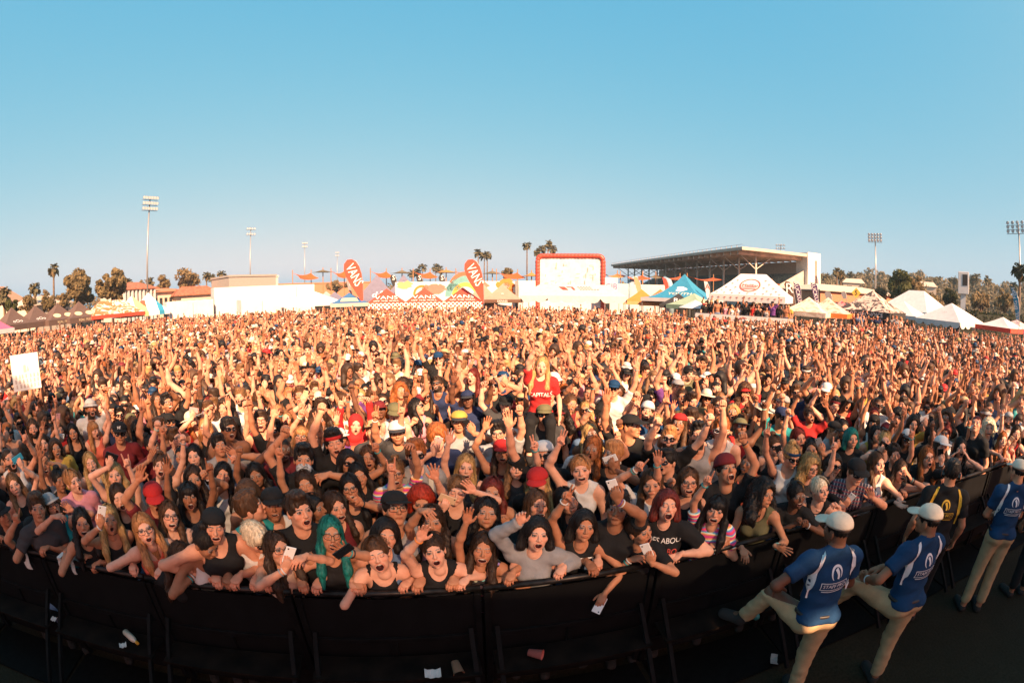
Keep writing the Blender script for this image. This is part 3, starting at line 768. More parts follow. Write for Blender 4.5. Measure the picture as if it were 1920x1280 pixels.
# ------------------------------------------------------------------ palettes (linear base colours) and their words
SKIN = {'fair': (.62, .335, .235), 'light': (.54, .262, .168), 'tan': (.41, .188, .106), 'brown': (.26, .115, .062), 'dark': (.13, .058, .034)}
HAIRC = {'black': (.012, .010, .010), 'dark brown': (.035, .020, .013), 'brown': (.075, .038, .020), 'light brown': (.16, .085, .04), 'blonde': (.38, .24, .10), 'ginger': (.26, .085, .025), 'dark red': (.11, .018, .014), 'bright red': (.30, .03, .015), 'platinum': (.66, .58, .44), 'teal': (.01, .13, .12), 'grey': (.3, .28, .26), 'strawberry blonde': (.36, .17, .07)}
CLO = {'black': (.012, .012, .013), 'charcoal': (.045, .045, .048), 'grey': (.26, .26, .27), 'white': (.55, .54, .53), 'red': (.42, .022, .022), 'maroon': (.14, .016, .02), 'navy': (.018, .028, .075), 'blue': (.008, .040, .105), 'teal': (.02, .24, .25), 'pink': (.62, .25, .30), 'coral': (.62, .13, .08), 'olive': (.12, .115, .06), 'yellow': (.46, .30, .06), 'purple': (.12, .04, .18), 'nude': (.48, .33, .25), 'khaki': (.47, .31, .17), 'beige': (.62, .53, .42), 'mint': (.25, .5, .42), 'orange': (.6, .18, .03), 'denim': (.09, .15, .26)}
GROUP = 'people in the concert crowd'
HWORD = {'long': 'long straight {} hair', 'longwavy': 'long wavy {} hair', 'bangs': 'fringed {} hair', 'curly': 'big curly {} hair', 'bob': '{} bob', 'bun': '{} topknot', 'pony': '{} ponytail', 'tight': 'slicked back {} hair', 'short': 'short {} hair', 'quiff': '{} quiff', 'buzz': '{} buzz cut', 'pixie': 'cropped {} hair', 'afro': 'round {} afro'}
TWORD = {'tee': 't-shirt', 'long': 'jumper', 'hoodie': 'hoodie', 'tank': 'tank top', 'spag': 'strappy top', 'vest': 'sleeveless shirt', 'crop': 'crop top', 'halter': 'halter top'}
HATW = {'cap': 'cap', 'backcap': 'backwards cap', 'trucker': 'trucker cap', 'straw': 'straw hat', 'bucket': 'bucket hat', 'beanie': 'beanie', 'band': 'headband', 'visor': 'visor'}
GLW = {'sun': 'sunglasses', 'specs': 'glasses', 'wsun': 'white framed sunglasses'}
KW = {'open': 'open hand', 'spread': 'spread hand', 'fist': 'fist', 'point': 'pointing finger', 'horns': 'horns sign', 'peace': 'peace sign', 'three': 'three fingers', 'phone': 'phone', 'relax': 'relaxed hand', 'rail': 'hand'}
used_labels = {}
def fence_y(x): return float(np.interp(x, [-9, -4.87, -3.68, -2.57, -1.81, -.99, -.35, .16, .74, 1.48, 2.06, 2.59, 3.78, 5.17, 6.91, 11], [.35, 1.55, 1.87, 2.12, 2.31, 2.49, 2.62, 2.71, 2.80, 2.92, 3.0, 3.05, 3.10, 3.12, 3.05, 2.9]))
def zone(px):
    for lim, w in ((130, 'at the far left edge'), (450, 'on the left'), (760, 'left of centre'), (1120, 'in the middle'), (1400, 'right of centre'), (1700, 'on the right')):
        if px < lim: return w
    return 'at the far right'
def label_for(sp, px, extra=None):
    if sp.get('lab'): return sp['lab']
    h = HATW.get(sp.get('hat')); g = GLW.get(sp.get('gl')); bits = []
    if sp.get('hair') and sp.get('hc') and not sp.get('hoodup'): bits.append(HWORD[sp['hair']].format(sp['hc']))
    if h: bits.append(sp['hatc'] + ' ' + h)
    if g: bits.append(g)
    if not bits: bits.append('bare head' if not sp.get('hoodup') else 'hood up')
    up = [a['k'] for a in sp.get('arms', {}).values() if a and a.get('up')]
    t = 'shirtless person' if sp.get('top') == 'none' else 'person in %s %s' % (sp.get('tc'), TWORD[sp['top']])
    arm = 'both arms raised' if len(up) == 2 and 'phone' not in up else ('%s raised' % KW[up[0]] if up else '')
    s = t + ' with ' + ' and '.join(bits[:2]) + (', ' + arm if arm else '')
    if extra: s += ', ' + extra
    if len(s.split()) > 16 and arm: s = s.replace(', ' + arm, '')
    return s

def phone_obj(p, M, colour, land=False, w=None):
    """M columns: x width, y thickness (screen towards -y of M), z long side"""
    c = {'white': (.75, .75, .74), 'black': (.012, .012, .014), 'red': (.5, .02, .02), 'blue': (.04, .3, .45), 'gold': (.6, .42, .26), 'pink': (.7, .35, .35), 'grey': (.25, .25, .26)}[colour]
    r = empty('phone', p); r.rotation_mode = 'QUATERNION'
    r.rotation_quaternion = Matrix([list(map(float, q)) for q in M]).to_quaternion()
    m = plain('phone_' + colour, c, .22, nz=.02)
    MB().box(-.037, .037, -.0045, .0045, -.072, .072).build('case', m, r, bevel=.004, smooth=False)
    MB().box(-.0335, .0335, -.0056, -.0044, -.060, .060).build('screen', plain('phone_screen', (.01, .012, .016), .06), r)
    MB().tube([(.020, .0044, .055), (.020, .0062, .055)], .006, 10).build('camera_lens', plain('phone_lens', (.015, .015, .02), .1), r)
    return r
MSUN = {'sun': (PLASTIC, GLASSM), 'wsun': (plain('white_plastic', (.75, .75, .75), .3, nz=.02), GLASSM), 'specs': (PLASTIC, None)}
MBRIM = plain('dark_cap_brim', (.02, .022, .03), .8)
spots = []      # ground positions taken
phones = []
def finish_person(sp, px=None, py=None, lod=0, pos=None, rz=None, base=0.0):
    """solve where the figure stands, bend its arms to their targets, and link its parts"""
    J = pose(sp)
    Hl = J['H']
    if pos is None:
      for _it in range(14):
        J = pose(sp); Hl = J['H']
        hz = Hl[2] + base
        hp = at_height(px, py, hz)
        az = math.atan2(-hp[0], hp[1]) + math.radians(sp.get('by', 0))
        c, s = math.cos(az), math.sin(az)
        o = hp - V(c * Hl[0] - s * Hl[1], s * Hl[0] + c * Hl[1], Hl[2]); o[2] = base
        hd = math.hypot(hp[0], hp[1])
        if o[1] > fence_y(o[0]) + .19 or base or _it == 13: break
        sp = dict(sp)
        if sp.get('lean', 0) < 10: sp['lean'] = sp.get('lean', 0) + 4
        elif sp['sc'] > .95: sp['sc'] -= .02
        else: sp['crouch'] = sp.get('crouch', 0) + .045
    else:
        o = V(pos[0], pos[1], base); az = rz; c, s = math.cos(az), math.sin(az); hd = math.hypot(o[0], o[1])
    arms = dict(sp.get('arms', {}))
    for key, sd in (('L', -1), ('R', 1)):
        if key in sp:
            a = sp[key]; kind = a[2]; q = a[3] if len(a) > 3 else None
            if kind == 'rail' and q is None: q = 1.2
            tgt = at_height(a[0], a[1], q) if (q is not None and q > .5) else at_dist(a[0], a[1], hd + (q if q is not None else -.12))
            d = tgt - o; d = V(c * d[0] + s * d[1], -s * d[0] + c * d[1], d[2])
            ar = dict(p=d, k=kind, up=d[2] > Hl[2] - .02)
            if len(a) > 4: ar.update(a[4])
            arms[sd] = ar
    if pos is None and not base and o[1] < fence_y(o[0]) + .62:
        for sd in (-1, 1):
            if sd not in arms:
                S = J['S'][sd]; wx = o[0] + c * S[0] - s * S[1] + sd * .03; d = V(wx, fence_y(wx) - .02, 1.255) - o
                arms[sd] = dict(p=V(c * d[0] + s * d[1], -s * d[0] + c * d[1], d[2]), k='rail')
    sp = dict(sp); sp['arms'] = arms
    parts, info = person_parts(sp, lod, J)
    r = empty('person', tuple(o), az)
    cols = {0: sp['skinc'] if 'skinc' in sp else SKIN[sp.get('skin', 'light')], 1: HAIRC.get(sp.get('hc', 'black')), 2: CLO.get(sp.get('tc', 'black')), 3: CLO[sp.get('bc', 'denim')], 4: CLO.get(sp.get('hatc', 'black')), 5: (.03, .028, .027)}
    objs = {}
    for nm, v, f, col, k in parts:
        mat = {0: MSKIN, 1: MHAIR}.get(k, MCLOTH)
        if k == 2 and sp.get('pat'): mat = {'tie': MTIE, 'flo': MFLO, 'plaid': MPLAID}[sp['pat']]
        o2 = link(nm, mesh_np(nm, v, f, mat, col if k == 0 else None), r, cols[k]); objs.setdefault(nm, o2)
        if k == 4 and sp.get('hat') in ('cap', 'backcap', 'trucker') and (sp['hat'] == 'trucker' or (len(v) + int(az * 50)) % 5 < 2) and sp.get('hatc') not in ('beige', 'red', 'black'):
            b0, b1 = _cache[('brim', sp['hat'], min(lod, 2))][:2]; mi = np.zeros(len(f), np.int32); mi[b0:b1] = 1; o2.data.materials.append(MBRIM); o2.data.polygons.foreach_set('material_index', mi); o2.data.update()
    Hx = info['Hx']
    def glassput(kind, up=False):
        fr, le = glasses_mesh('specs' if kind == 'specs' else 'sun'); mm = MSUN[kind]
        nm = 'glasses' if kind == 'specs' else 'sunglasses'
        tr = (lambda q: Hx(q @ rotm('x', math.radians(-52)).T + V(0, .005, .020))) if up else Hx
        v, f = mb_np(fr); g = link(nm, mesh_np(nm, tr(v), f, mm[0], smooth=False), r)
        if mm[1]:
            v, f = mb_np(le); link('lens', mesh_np('lens', tr(v), f, mm[1], smooth=False), g)
    if sp.get('gl'): glassput(sp['gl'])
    if sp.get('glup'): glassput(sp['glup'], True)
    for sd, cl in sp.get('wb', {}).items():
        S, E, W = info['arms'][sd]; d = nrm(W - E)
        for i, cn in enumerate(cl):
            MB().ring(W - d * (.012 + .026 * i), .0295 * J['sc'], .0055, d, 16, 6).build('wristband', plain('band_' + cn, CLO[cn], .5, nz=.02), r, smooth=True)
    if sp.get('choker'):
        MB().ring(J['N'] * .62 + (J['H'] + J['Rh'] @ V(0, .025, -.06)) * .38 + V(0, -.003, 0), .056 * J['sc'], .005, nrm(J['H'] - J['N']), 20, 6).build('choker', plain('choker', (.01, .01, .01), .6), r, smooth=True)
    for sd, ph in sp.get('ph', {}).items():
        W, M, kind, a = info['hand'][sd]
        land = len(ph) > 1 and ph[1] == 'l'
        off = ph[2] if len(ph) > 2 else (.022, .11)
        pc = W + M @ V(0, -off[0], off[1])
        # back of the phone lies in the palm; the screen faces its holder
        x = M[:, 0]; y = M[:, 1]; z = M[:, 2]
        if land: Mp = np.stack([z, y, -x], 1) if sd < 0 else np.stack([-z, y, x], 1)
        else: Mp = np.stack([x, y, z], 1)
        Rz = rotm('z', az)
        po = phone_obj(tuple(o + Rz @ pc), Rz @ Mp, ph[0]); phones.append((po, ph[0], px if px else to_px(o + Rz @ pc)[0], r, sp))
    spots.append((o[0], o[1], .33))
    hw = o + rotm('z', az) @ Hl
    return r, objs, info, (o, az, hw), sp
def text_mesh(txt, size, spacing=1.0, shear=0.0, depth=0):
    cu = bpy.data.curves.new('text', 'FONT'); cu.body = txt; cu.size = size; cu.align_x = 'CENTER'; cu.align_y = 'CENTER'; cu.space_character = spacing; cu.shear = shear; cu.extrude = depth; cu.resolution_u = 2
    ob = bpy.data.objects.new('text', cu); COL.objects.link(ob)
    dg = bpy.context.evaluated_depsgraph_get(); me = bpy.data.meshes.new_from_object(ob.evaluated_get(dg))
    bpy.data.objects.remove(ob); bpy.data.curves.remove(cu)
    v = np.zeros(len(me.vertices) * 3); me.vertices.foreach_get('co', v); f = [tuple(p.vertices) for p in me.polygons]
    bpy.data.meshes.remove(me); return v.reshape(-1, 3), f
def project_print(target, v2, f, back, cx, cz, parent, mat, name='print', ext=.005):
    """wrap a flat drawing (x, y in metres) onto the chest or back of a garment"""
    bm = bmesh.new()
    vs = [bm.verts.new((p[0], p[1], 0)) for p in v2]
    for q in f:
        try: bm.faces.new([vs[i] for i in q])
        except ValueError: pass
    bmesh.ops.triangulate(bm, faces=bm.faces)
    bmesh.ops.subdivide_edges(bm, edges=[e for e in bm.edges if e.calc_length() > .025], cuts=3)
    me = bpy.data.meshes.new(name); bm.to_mesh(me); bm.free()
    tm = target.data; bvh = BVHTree.FromPolygons([v.co for v in tm.vertices], [tuple(p.vertices) for p in tm.polygons])
    for v in me.vertices:
        x, z = v.co.x, v.co.y
        s = 1 if back else -1
        o = Vector((cx + (-x if back else x), s * 1.5, cz + z)); h = bvh.ray_cast(o, Vector((0, -s, 0)))
        y = h[0].y if h[0] is not None else 0
        v.co = (o.x, y + s * ext, o.z)
    me.materials.append(mat); return link(name, me, parent)
# ------------------------------------------------------------------ the people one can tell apart at the front (pixel of the face, then looks and gestures)
def P_(x, y, **k): k['xy'] = (x, y); return k
f, m = 'f', 'm'
FRONT = [
 P_(271, 991, s=f, hair='long', hc='strawberry blonde', top='spag', tc='coral', gl='specs', mo='scream', skin='fair', lean=14, L=(252, 1036, 'fist', 1.30), R=(258, 1040, 'relax', 1.27), wb={-1: ['white']}, hr=-6),
 P_(205, 973, s=f, hair='long', hc='blonde', top='spag', tc='black', mo='o', skin='tan', lean=10, L=(190, 972, 'phone', -.25), R=(176, 1062, 'rail'), ph={-1: ('white',)}, wb={-1: ['white']}, choker=1),
 P_(338, 1046, s=f, hair='longwavy', hc='dark brown', top='tee', tc='black', mo='smile', skin='light', lean=20, crouch=.10, hp=20, hr=14, L=(325, 1084, 'rail'), by=0),
 P_(385, 1018, s=f, hair='bun', hc='black', top='spag', tc='white', mo='closed', skin='brown', lean=22, hy=38, hp=42, hr=4, L=(380, 1084, 'relax', 1.22, {'hint': V(-.5, -.6, -.9)}), R=(420, 1090, 'rail'), wb={-1: ['white', 'teal']}),
 P_(478, 1008, s=f, hair='pixie', hc='platinum', top='vest', tc='white', gl='sun', mo='closed', skin='light', lean=22, hy=40, hp=40, R=(480, 1092, 'rail'), L=(418, 1092, 'rail'), txt='SU'),
 P_(402, 984, s=m, hs=1.0, hair='short', hc='black', hat='backcap', hatc='black', top='tank', tc='black', mo='smile', ey='shut', beard=1, skin='light', lean=8, hr=8, hp=12),
 P_(318, 967, s=f, hair='longwavy', hc='brown', gl='specs', top='tank', tc='charcoal', mo='scream', skin='fair', hr=10, hp=-5),
 P_(224, 932, s=f, hair='long', hc='dark brown', top='tank', tc='black', mo='scream', skin='fair', R=(234, 846, 'horns'), hp=2),
 P_(137, 903, s=f, hair='tight', hc='strawberry blonde', top='tee', tc='pink', mo='o', skin='fair', hy=25),
 P_(170, 868, s=f, hair='longwavy', hc='blonde', top='tank', tc='grey', mo='smile', skin='fair'),
 P_(96, 948, s=f, hair='bob', hc='brown', hat='cap', hatc='grey', gl='specs', top='tank', tc='teal', mo='o', skin='light', hy=18, R=(126, 948, 'open', -.2), L=(112, 968, 'relax', -.3), hp=-8, wb={1: ['black']}),
 P_(154, 980, s=f, hair='long', hc='black', top='tank', tc='black', mo='smile', skin='tan', hr=8, lean=8, R=(160, 1045, 'relax', 1.25), ph={1: ('black',)}),
 P_(62, 996, s=m, hair='short', hc='black', hat='cap', hatc='black', top='tee', tc='black', mo='o', skin='tan', L=(30, 965, 'point', -.15), hp=14, hr=8, R=(72, 1022, 'rail')),
 P_(70, 952, s=m, hair='short', hc='dark brown', top='tee', tc='charcoal', mo='closed', skin='tan'),
 P_(27, 909, s=f, hair='long', hc='light brown', top='tank', tc='black', mo='closed', skin='fair', hr=-12, R=(36, 866, 'phone', -.15), ph={1: ('blue', 'l')}),
 P_(84, 870, s=f, hair='pony', hc='brown', top='tank', tc='grey', mo='smile', skin='tan', R=(82, 858, 'fist', -.3)),
 P_(112, 902, s=f, hair='bun', hc='black', top='tee', tc='black', mo='closed', skin='brown', hy=15),
 P_(82, 831, s=f, hair='long', hc='dark brown', top='tee', tc='black', mo='scream', skin='fair'),
 P_(62, 803, s=m, hair='long', hc='brown', top='tee', tc='black', mo='closed', beard=2, skin='light'),
 P_(137, 811, s=f, hair='longwavy', hc='black', top='spag', tc='black', mo='smile', skin='tan', L=(112, 822, 'phone', -.1), ph={-1: ('white', 'l')}),
 P_(225, 812, s=m, hair='buzz', hc='black', hat='cap', hatc='black', gl='sun', top='tee', tc='maroon', mo='closed', skin='tan', captxt='NY'),
 P_(215, 890, s=f, hair='long', hc='blonde', top='tank', tc='white', mo='smile', skin='fair', L=(208, 862, 'phone', -.1), ph={-1: ('black', 'l')}),
 P_(301, 874, s=f, hair='bun', hc='brown', top='tank', tc='black', mo='scream', skin='fair', hr=10, hp=-10, R=(343, 815, 'fist'), choker=1, wb={1: ['grey']}),
 P_(363, 898, s=f, hair='longwavy', hc='dark brown', top='tank', tc='maroon', mo='smile', skin='tan', R=(380, 884, 'fist', -.3), wb={1: ['white']}),
 P_(355, 930, s=f, hair='bangs', hc='black', top='tank', tc='black', mo='scream', skin='brown'),
 P_(418, 890, s=f, hair='longwavy', hc='black', top='tank', tc='white', mo='smile', ey='shut', skin='light', hr=14, R=(436, 856, 'point')),
 P_(480, 892, s=f, hair='longwavy', hc='black', top='tee', tc='navy', mo='closed', skin='brown', L=(448, 838, 'fist')),
 P_(465, 926, s=f, hair='bob', hc='brown', gl='specs', top='tank', tc='olive', mo='smile', skin='tan'),
 P_(470, 952, s=m, hair='short', hc='brown', top='tank', tc='teal', mo='closed', skin='light', hy=75, by=10),
 P_(289, 932, s=m, hair='short', hc='black', hat='cap', hatc='red', top='tee', tc='maroon', mo='o', skin='tan', hp=16, L=(262, 885, 'open'), glup='sun'),
 P_(4, 964, s=m, hair='short', hc='black', hat='cap', hatc='black', top='tee', tc='black', mo='closed', skin='tan', hy=25),
 P_(6, 868, s=f, hair='long', hc='black', top='tank', tc='black', mo='scream', skin='tan', hy=15),
 P_(512, 945, s=m, hair='buzz', hc='black', hat='cap', hatc='black', top='tank', tc='white', mo='grin', skin='brown'),
 P_(561, 957, s=m, hair='quiff', hc='dark brown', top='tee', tc='black', mo='sing', skin='light', hy=22, sc=1.02),
 P_(620, 1000, s=f, hair='long', hc='teal', gl='specs', top='tank', tc='black', mo='scream', skin='tan', lean=10, R=(640, 1026, 'spread', -.35), ph={1: ('black', 'l', (.03, .07))}, wb={1: ['teal', 'black']}, hr=8),
 P_(520, 1028, s=f, hair='longwavy', hc='dark brown', gl='specs', top='halter', tc='nude', mo='sing', skin='light', lean=16, hy=25, L=(540, 1052, 'phone', -.25), R=(560, 1050, 'relax', -.25), ph={-1: ('white',)}, wb={-1: ['white', 'grey']}),
 P_(708, 1038, s=f, hair='tight', hc='brown', top='spag', tc='black', mo='scream', ey='shut', skin='fair', lean=24, hr=-10, R=(692, 1110, 'relax', 1.05, {'hint': V(1, -.3, -.6)}), L=(668, 1086, 'spread', 1.15, {'hint': V(-.8, -.3, -1)}), wb={-1: ['olive', 'black', 'white']}, choker=1),
 P_(814, 1031, s=f, hair='tight', hc='dark brown', top='tank', tc='black', mo='scream', skin='fair', lean=16, L=(792, 996, 'open', -.2), choker=1, wb={-1: ['orange']}),
 P_(723, 1003, s=f, hair='bob', hc='black', top='vest', tc='denim', mo='smile', skin='light', hr=14),
 P_(741, 953, s=m, hair='short', hc='black', hat='cap', hatc='black', gl='specs', top='vest', tc='grey', mo='closed', skin='tan', hy=8, hp=-10),
 P_(742, 887, s=f, hair='bun', hc='light brown', gl='specs', top='tee', tc='orange', pat='tie', mo='smile', skin='tan', choker=1, sc=1.03, lab='person with gold topknot and glasses in orange tie-dye t-shirt, smiling'),
 P_(780, 852, s=m, hair='short', hc='ginger', gl='sun', top='tee', tc='grey', mo='grin', skin='fair', sc=1.05, straps=1),
 P_(628, 950, s=f, hair='longwavy', hc='dark brown', top='tank', tc='maroon', mo='smile', skin='light', hy=26, hp=5),
 P_(657, 914, s=f, hair='long', hc='black', gl='specs', top='tank', tc='black', mo='smile', skin='tan', R=(667, 934, 'horns', -.35), wb={1: ['black']}),
 P_(569, 861, s=m, hair='quiff', hc='black', top='tee', tc='black', mo='closed', skin='tan', sc=1.05, mask=1, L=(536, 800, 'fist', .0), R=(600, 895, 'relax', -.2)),
 P_(627, 830, s=m, hair='short', hc='black', hat='band', hatc='red', top='tee', tc='black', mo='sing', skin='light', sc=1.06, L=(604, 758, 'fist', 0)),
 P_(691, 857, s=f, hair='long', hc='brown', top='tank', tc='black', mo='sing', skin='tan', R=(712, 872, 'fist', -.2)),
 P_(573, 908, s=f, hair='long', hc='dark brown', top='tee', tc='black', mo='smile', ey='shut', skin='tan', hr=-8, txt='NG'),
 P_(590, 953, s=f, hair='tight', hc='black', top='tee', tc='charcoal', mo='closed', skin='brown', hy=48),
 P_(873, 876, s=f, hair='longwavy', hc='blonde', top='tank', tc='charcoal', mo='smile', skin='fair', L=(842, 812, 'spread')),
 P_(856, 920, s=f, hair='tight', hc='light brown', top='tank', tc='black', mo='closed', ey='shut', skin='fair', hp=5, L=(836, 944, 'phone', -.3), ph={-1: ('gold', 'l')}, R=(880, 910, 'open', -.2)),
 P_(810, 977, s=f, hair='longwavy', hc='dark brown', top='spag', tc='pink', mo='scream', skin='tan', L=(800, 958, 'relax', -.3)),
 P_(790, 936, s=f, hair='bob', hc='bright red', top='tee', tc='black', mo='closed', skin='light', hp=25),
 P_(652, 867, s=f, hair='bob', hc='black', gl='sun', top='tank', tc='black', mo='closed', skin='tan', hy=20, R=(703, 832, 'point', -.1), wb={1: ['teal']}),
 P_(672, 892, s=f, hair='long', hc='black', top='tee', tc='black', mo='closed', skin='tan', hy=12),
 P_(905, 1028, s=f, hair='longwavy', hc='dark brown', top='tank', tc='black', pat='flo', mo='smile', skin='tan', lean=8, L=(878, 950, 'open', -.1), R=(926, 1086, 'rail'), lab='person in floral tank top with long dark hair, one long arm raised straight'),
 P_(912, 962, s=f, hair='longwavy', hc='black', top='tee', tc='black', mo='closed', skin='tan', hp=-8, fat=1.15, wd=1.08),
 P_(922, 922, s=f, hair='long', hc='dark red', top='tank', tc='black', mo='smile', skin='tan', R=(942, 968, 'fist', -.2)),
 P_(1006, 1000, s=f, hair='bob', hc='black', top='long', tc='grey', mo='sing', skin='fair', lean=8, hr=8, L=(976, 964, 'relax', -.15, {'z': V(.1, -.2, 1), 'palm': V(0, -1, -.2)}), wb={-1: ['white', 'black', 'grey']}, hy=10),
 P_(1094, 986, s=f, hair='bob', hc='black', top='vest', tc='black', mo='closed', skin='tan', lean=12, hy=16, L=(1064, 924, 'peace', -.1), R=(1126, 1128, 'relax', .95, {'hint': V(.6, -.2, -.6)}), ph={1: ('white', 'p', (.02, .10))}, txt='SEFFER', wb={-1: ['white']}),
 P_(1198, 994, s=f, hair='bun', hc='dark brown', top='tee', tc='black', mo='sing', skin='tan', lean=16, hy=58, hp=5, L=(1196, 1052, 'relax', 1.25), R=(1216, 1042, 'phone', -.2), ph={1: ('white',)}, wb={-1: ['white', 'teal']}),
 P_(1250, 947, s=f, hair='bob', hc='dark red', top='tee', tc='black', mo='scream', ey='shut', skin='fair', hy=14, hp=-6, fat=1.25, wd=1.14, L=(1262, 1042, 'relax', 1.22, {'hint': V(-.9, -.2, -.8)}), R=(1262, 1048, 'relax', 1.2, {'hint': V(.9, -.2, -.6)}), wb={-1: ['teal']}, txt='GOES ABOU|BACK ABO'),
 P_(1008, 903, s=f, hair='long', hc='blonde', hat='cap', hatc='red', top='tee', tc='black', mo='smile', skin='fair', hp=10),
 P_(1089, 880, s=f, hair='pony', hc='strawberry blonde', top='vest', tc='white', mo='smile', skin='fair', L=(1052, 820, 'three', -.05), sc=1.04, fat=1.15),
 P_(970, 876, s=f, hair='long', hc='light brown', hat='band', hatc='black', top='tee', tc='charcoal', mo='closed', ey='shut', skin='fair'),
 P_(1019, 852, s=m, hair='short', hc='black', hat='backcap', hatc='white', gl='sun', top='tee', tc='black', mo='closed', beard=2, skin='light', sc=1.02),
 P_(941, 846, s=f, hair='longwavy', hc='dark brown', hat='cap', hatc='red', top='tank', tc='maroon', mo='smile', skin='tan', L=(912, 792, 'open', 0)),
 P_(1006, 946, s=f, hair='long', hc='brown', top='tee', tc='black', mo='smile', skin='light', hy=20, hr=8),
 P_(1062, 940, s=f, hair='long', hc='black', top='tee', tc='navy', mo='closed', skin='light', hy=40),
 P_(1157, 952, s=m, hair='short', hc='black', top='tee', tc='black', mo='closed', skin='brown', R=(1152, 922, 'phone', -.25), ph={1: ('white',)}, wb={1: ['purple', 'white']}),
 P_(1222, 906, s=f, hair='long', hc='brown', top='tee', tc='white', mo='closed', skin='light', hp=8, L=(1202, 868, 'point', -.1), wb={-1: ['white', 'teal']}),
 P_(1290, 903, s=f, hair='longwavy', hc='brown', gl='specs', top='tank', tc='black', mo='smile', skin='light', hy=14, choker=1),
 P_(934, 812, s=m, hair='short', hc='black', gl='specs', top='tee', tc='grey', mo='smile', skin='light'),
 P_(1342, 956, s=f, hair='bangs', hc='black', top='tee', tc='pink', pat='tie', mo='smile', skin='light', L=(1328, 894, 'point', -.1), R=(1334, 1026, 'rail'), wb={-1: ['teal']}, lab='person in pink tie-dye t-shirt with black fringed hair, pointing up'),
 P_(1430, 926, s=f, hair='curly', hc='black', glup='sun', top='tank', tc='olive', mo='closed', skin='tan', hy=48, hp=2, L=(1396, 1040, 'relax', 1.15), R=(1470, 1030, 'spread', 1.2, {'z': V(1, -.3, -.1)}), wb={1: ['mint']}),
 P_(1492, 928, s=f, hair='tight', hc='black', top='tee', tc='black', mo='smile', skin='dark', hy=38, hp=5, L=(1500, 972, 'fist', 1.32), R=(1508, 976, 'fist', 1.3), wb={1: ['white']}),
 P_(1537, 918, s=f, hair='tight', hc='platinum', top='tank', tc='black', mo='closed', skin='fair', hy=42),
 P_(1309, 815, s=m, hair='quiff', hc='black', top='tank', tc='grey', mo='scream', ey='shut', beard=2, skin='light', sc=1.04, hr=-6, hp=-6),
 P_(1352, 806, s=m, hair='short', hc='ginger', gl='wsun', top='tank', tc='white', mo='closed', skin='fair', sc=1.03),
 P_(1361, 880, s=m, hair='short', hc='black', hat='beanie', hatc='maroon', top='tee', tc='black', mo='scream', skin='tan', hy=30, hp=-18, R=(1392, 812, 'fist', 0), wb={1: ['black', 'orange']}),
 P_(1452, 836, s=f, hair='bun', hc='brown', gl='sun', top='halter', tc='black', mo='closed', skin='fair', hy=28, R=(1462, 852, 'phone', -.25), ph={1: ('black',)}),
 P_(1484, 856, s=f, hair='bun', hc='blonde', hat='band', hatc='blue', gl='sun', top='tank', tc='white', mo='closed', skin='light', hy=30, hp=14),
 P_(1519, 876, s=f, hair='curly', hc='blonde', gl='specs', top='tee', tc='charcoal', mo='closed', skin='fair', hy=35, hp=8),
 P_(1562, 872, s=f, hair='bob', hc='black', gl='sun', top='hoodie', tc='black', mo='closed', skin='light', hy=35, R=(1556, 892, 'phone', -.2), ph={1: ('black',)}),
 P_(1605, 884, s=m, hair='short', hc='brown', hat='cap', hatc='black', gl='sun', top='tee', tc='navy', pat='plaid', mo='closed', skin='light', hy=30, hp=14, R=(1632, 922, 'open', -.3), L=(1590, 940, 'phone', 1.3), ph={-1: ('white',)}, lab='person in plaid shirt and patterned cap leaning out beside platinum haired neighbour'),
 P_(1497, 821, s=f, hair='long', hc='dark red', top='tank', tc='black', mo='scream', skin='light', hy=34),
 P_(1521, 843, s=f, hair='long', hc='black', top='tee', tc='black', mo='closed', skin='tan', R=(1538, 838, 'phone', -.2), ph={1: ('grey',)}),
 P_(1644, 868, s=f, hair='long', hc='brown', top='tank', tc='white', mo='smile', skin='fair', hy=48, R=(1690, 948, 'open', -.3, {'z': V(.8, -.6, 0), 'palm': V(.3, -.5, .6)}), wb={1: ['black']}),
 P_(1688, 882, s=f, hair='long', hc='dark brown', top='tank', tc='charcoal', mo='smile', skin='light', hy=32, R=(1704, 890, 'open', -.1, {'palm': V(-1, 0, 0)}), wb={1: ['teal', 'black']}),
 P_(1738, 856, s=f, hair='longwavy', hc='ginger', gl='specs', top='tee', tc='black', mo='scream', skin='fair', hy=30, R=(1764, 858, 'phone', -.3), ph={1: ('black',)}, wb={1: ['white', 'black']}),
 P_(1764, 836, s=f, hair='longcap', hc='dark brown', hat='cap', hatc='white', top='tee', tc='black', mo='closed', skin='light', hy=30),
 P_(1801, 838, s=f, hair='long', hc='black', top='tank', tc='black', mo='scream', skin='fair', hy=24, L=(1790, 850, 'open', -.12, {'palm': V(1, 0, 0)}), R=(1812, 852, 'open', -.12, {'palm': V(-1, 0, 0)})),
 P_(1879, 824, s=f, hair='long', hc='ginger', top='tank', tc='black', mo='scream', skin='fair', hy=24),
 P_(1905, 812, s=f, hair='long', hc='dark brown', top='tank', tc='red', mo='scream', skin='fair', hy=20, L=(1892, 830, 'phone', -.2), ph={-1: ('gold',)}),
 P_(1676, 852, s=f, hair='tight', hc='dark brown', top='tee', tc='black', mo='smile', ey='shut', skin='light', hr=-14, hy=20),
 P_(1746, 815, s=f, hair='long', hc='black', top='tank', tc='black', mo='smile', skin='light', hy=25),
 P_(1580, 803, s=f, hair='long', hc='black', top='tank', tc='black', mo='smile', skin='tan', hy=30),
 P_(1596, 822, s=f, hair='bob', hc='teal', top='tee', tc='black', mo='closed', skin='light', hy=25),
 P_(1853, 802, s=f, hair='curly', hc='platinum', top='tee', tc='navy', mo='smile', skin='fair', hy=15),
 # a little further back
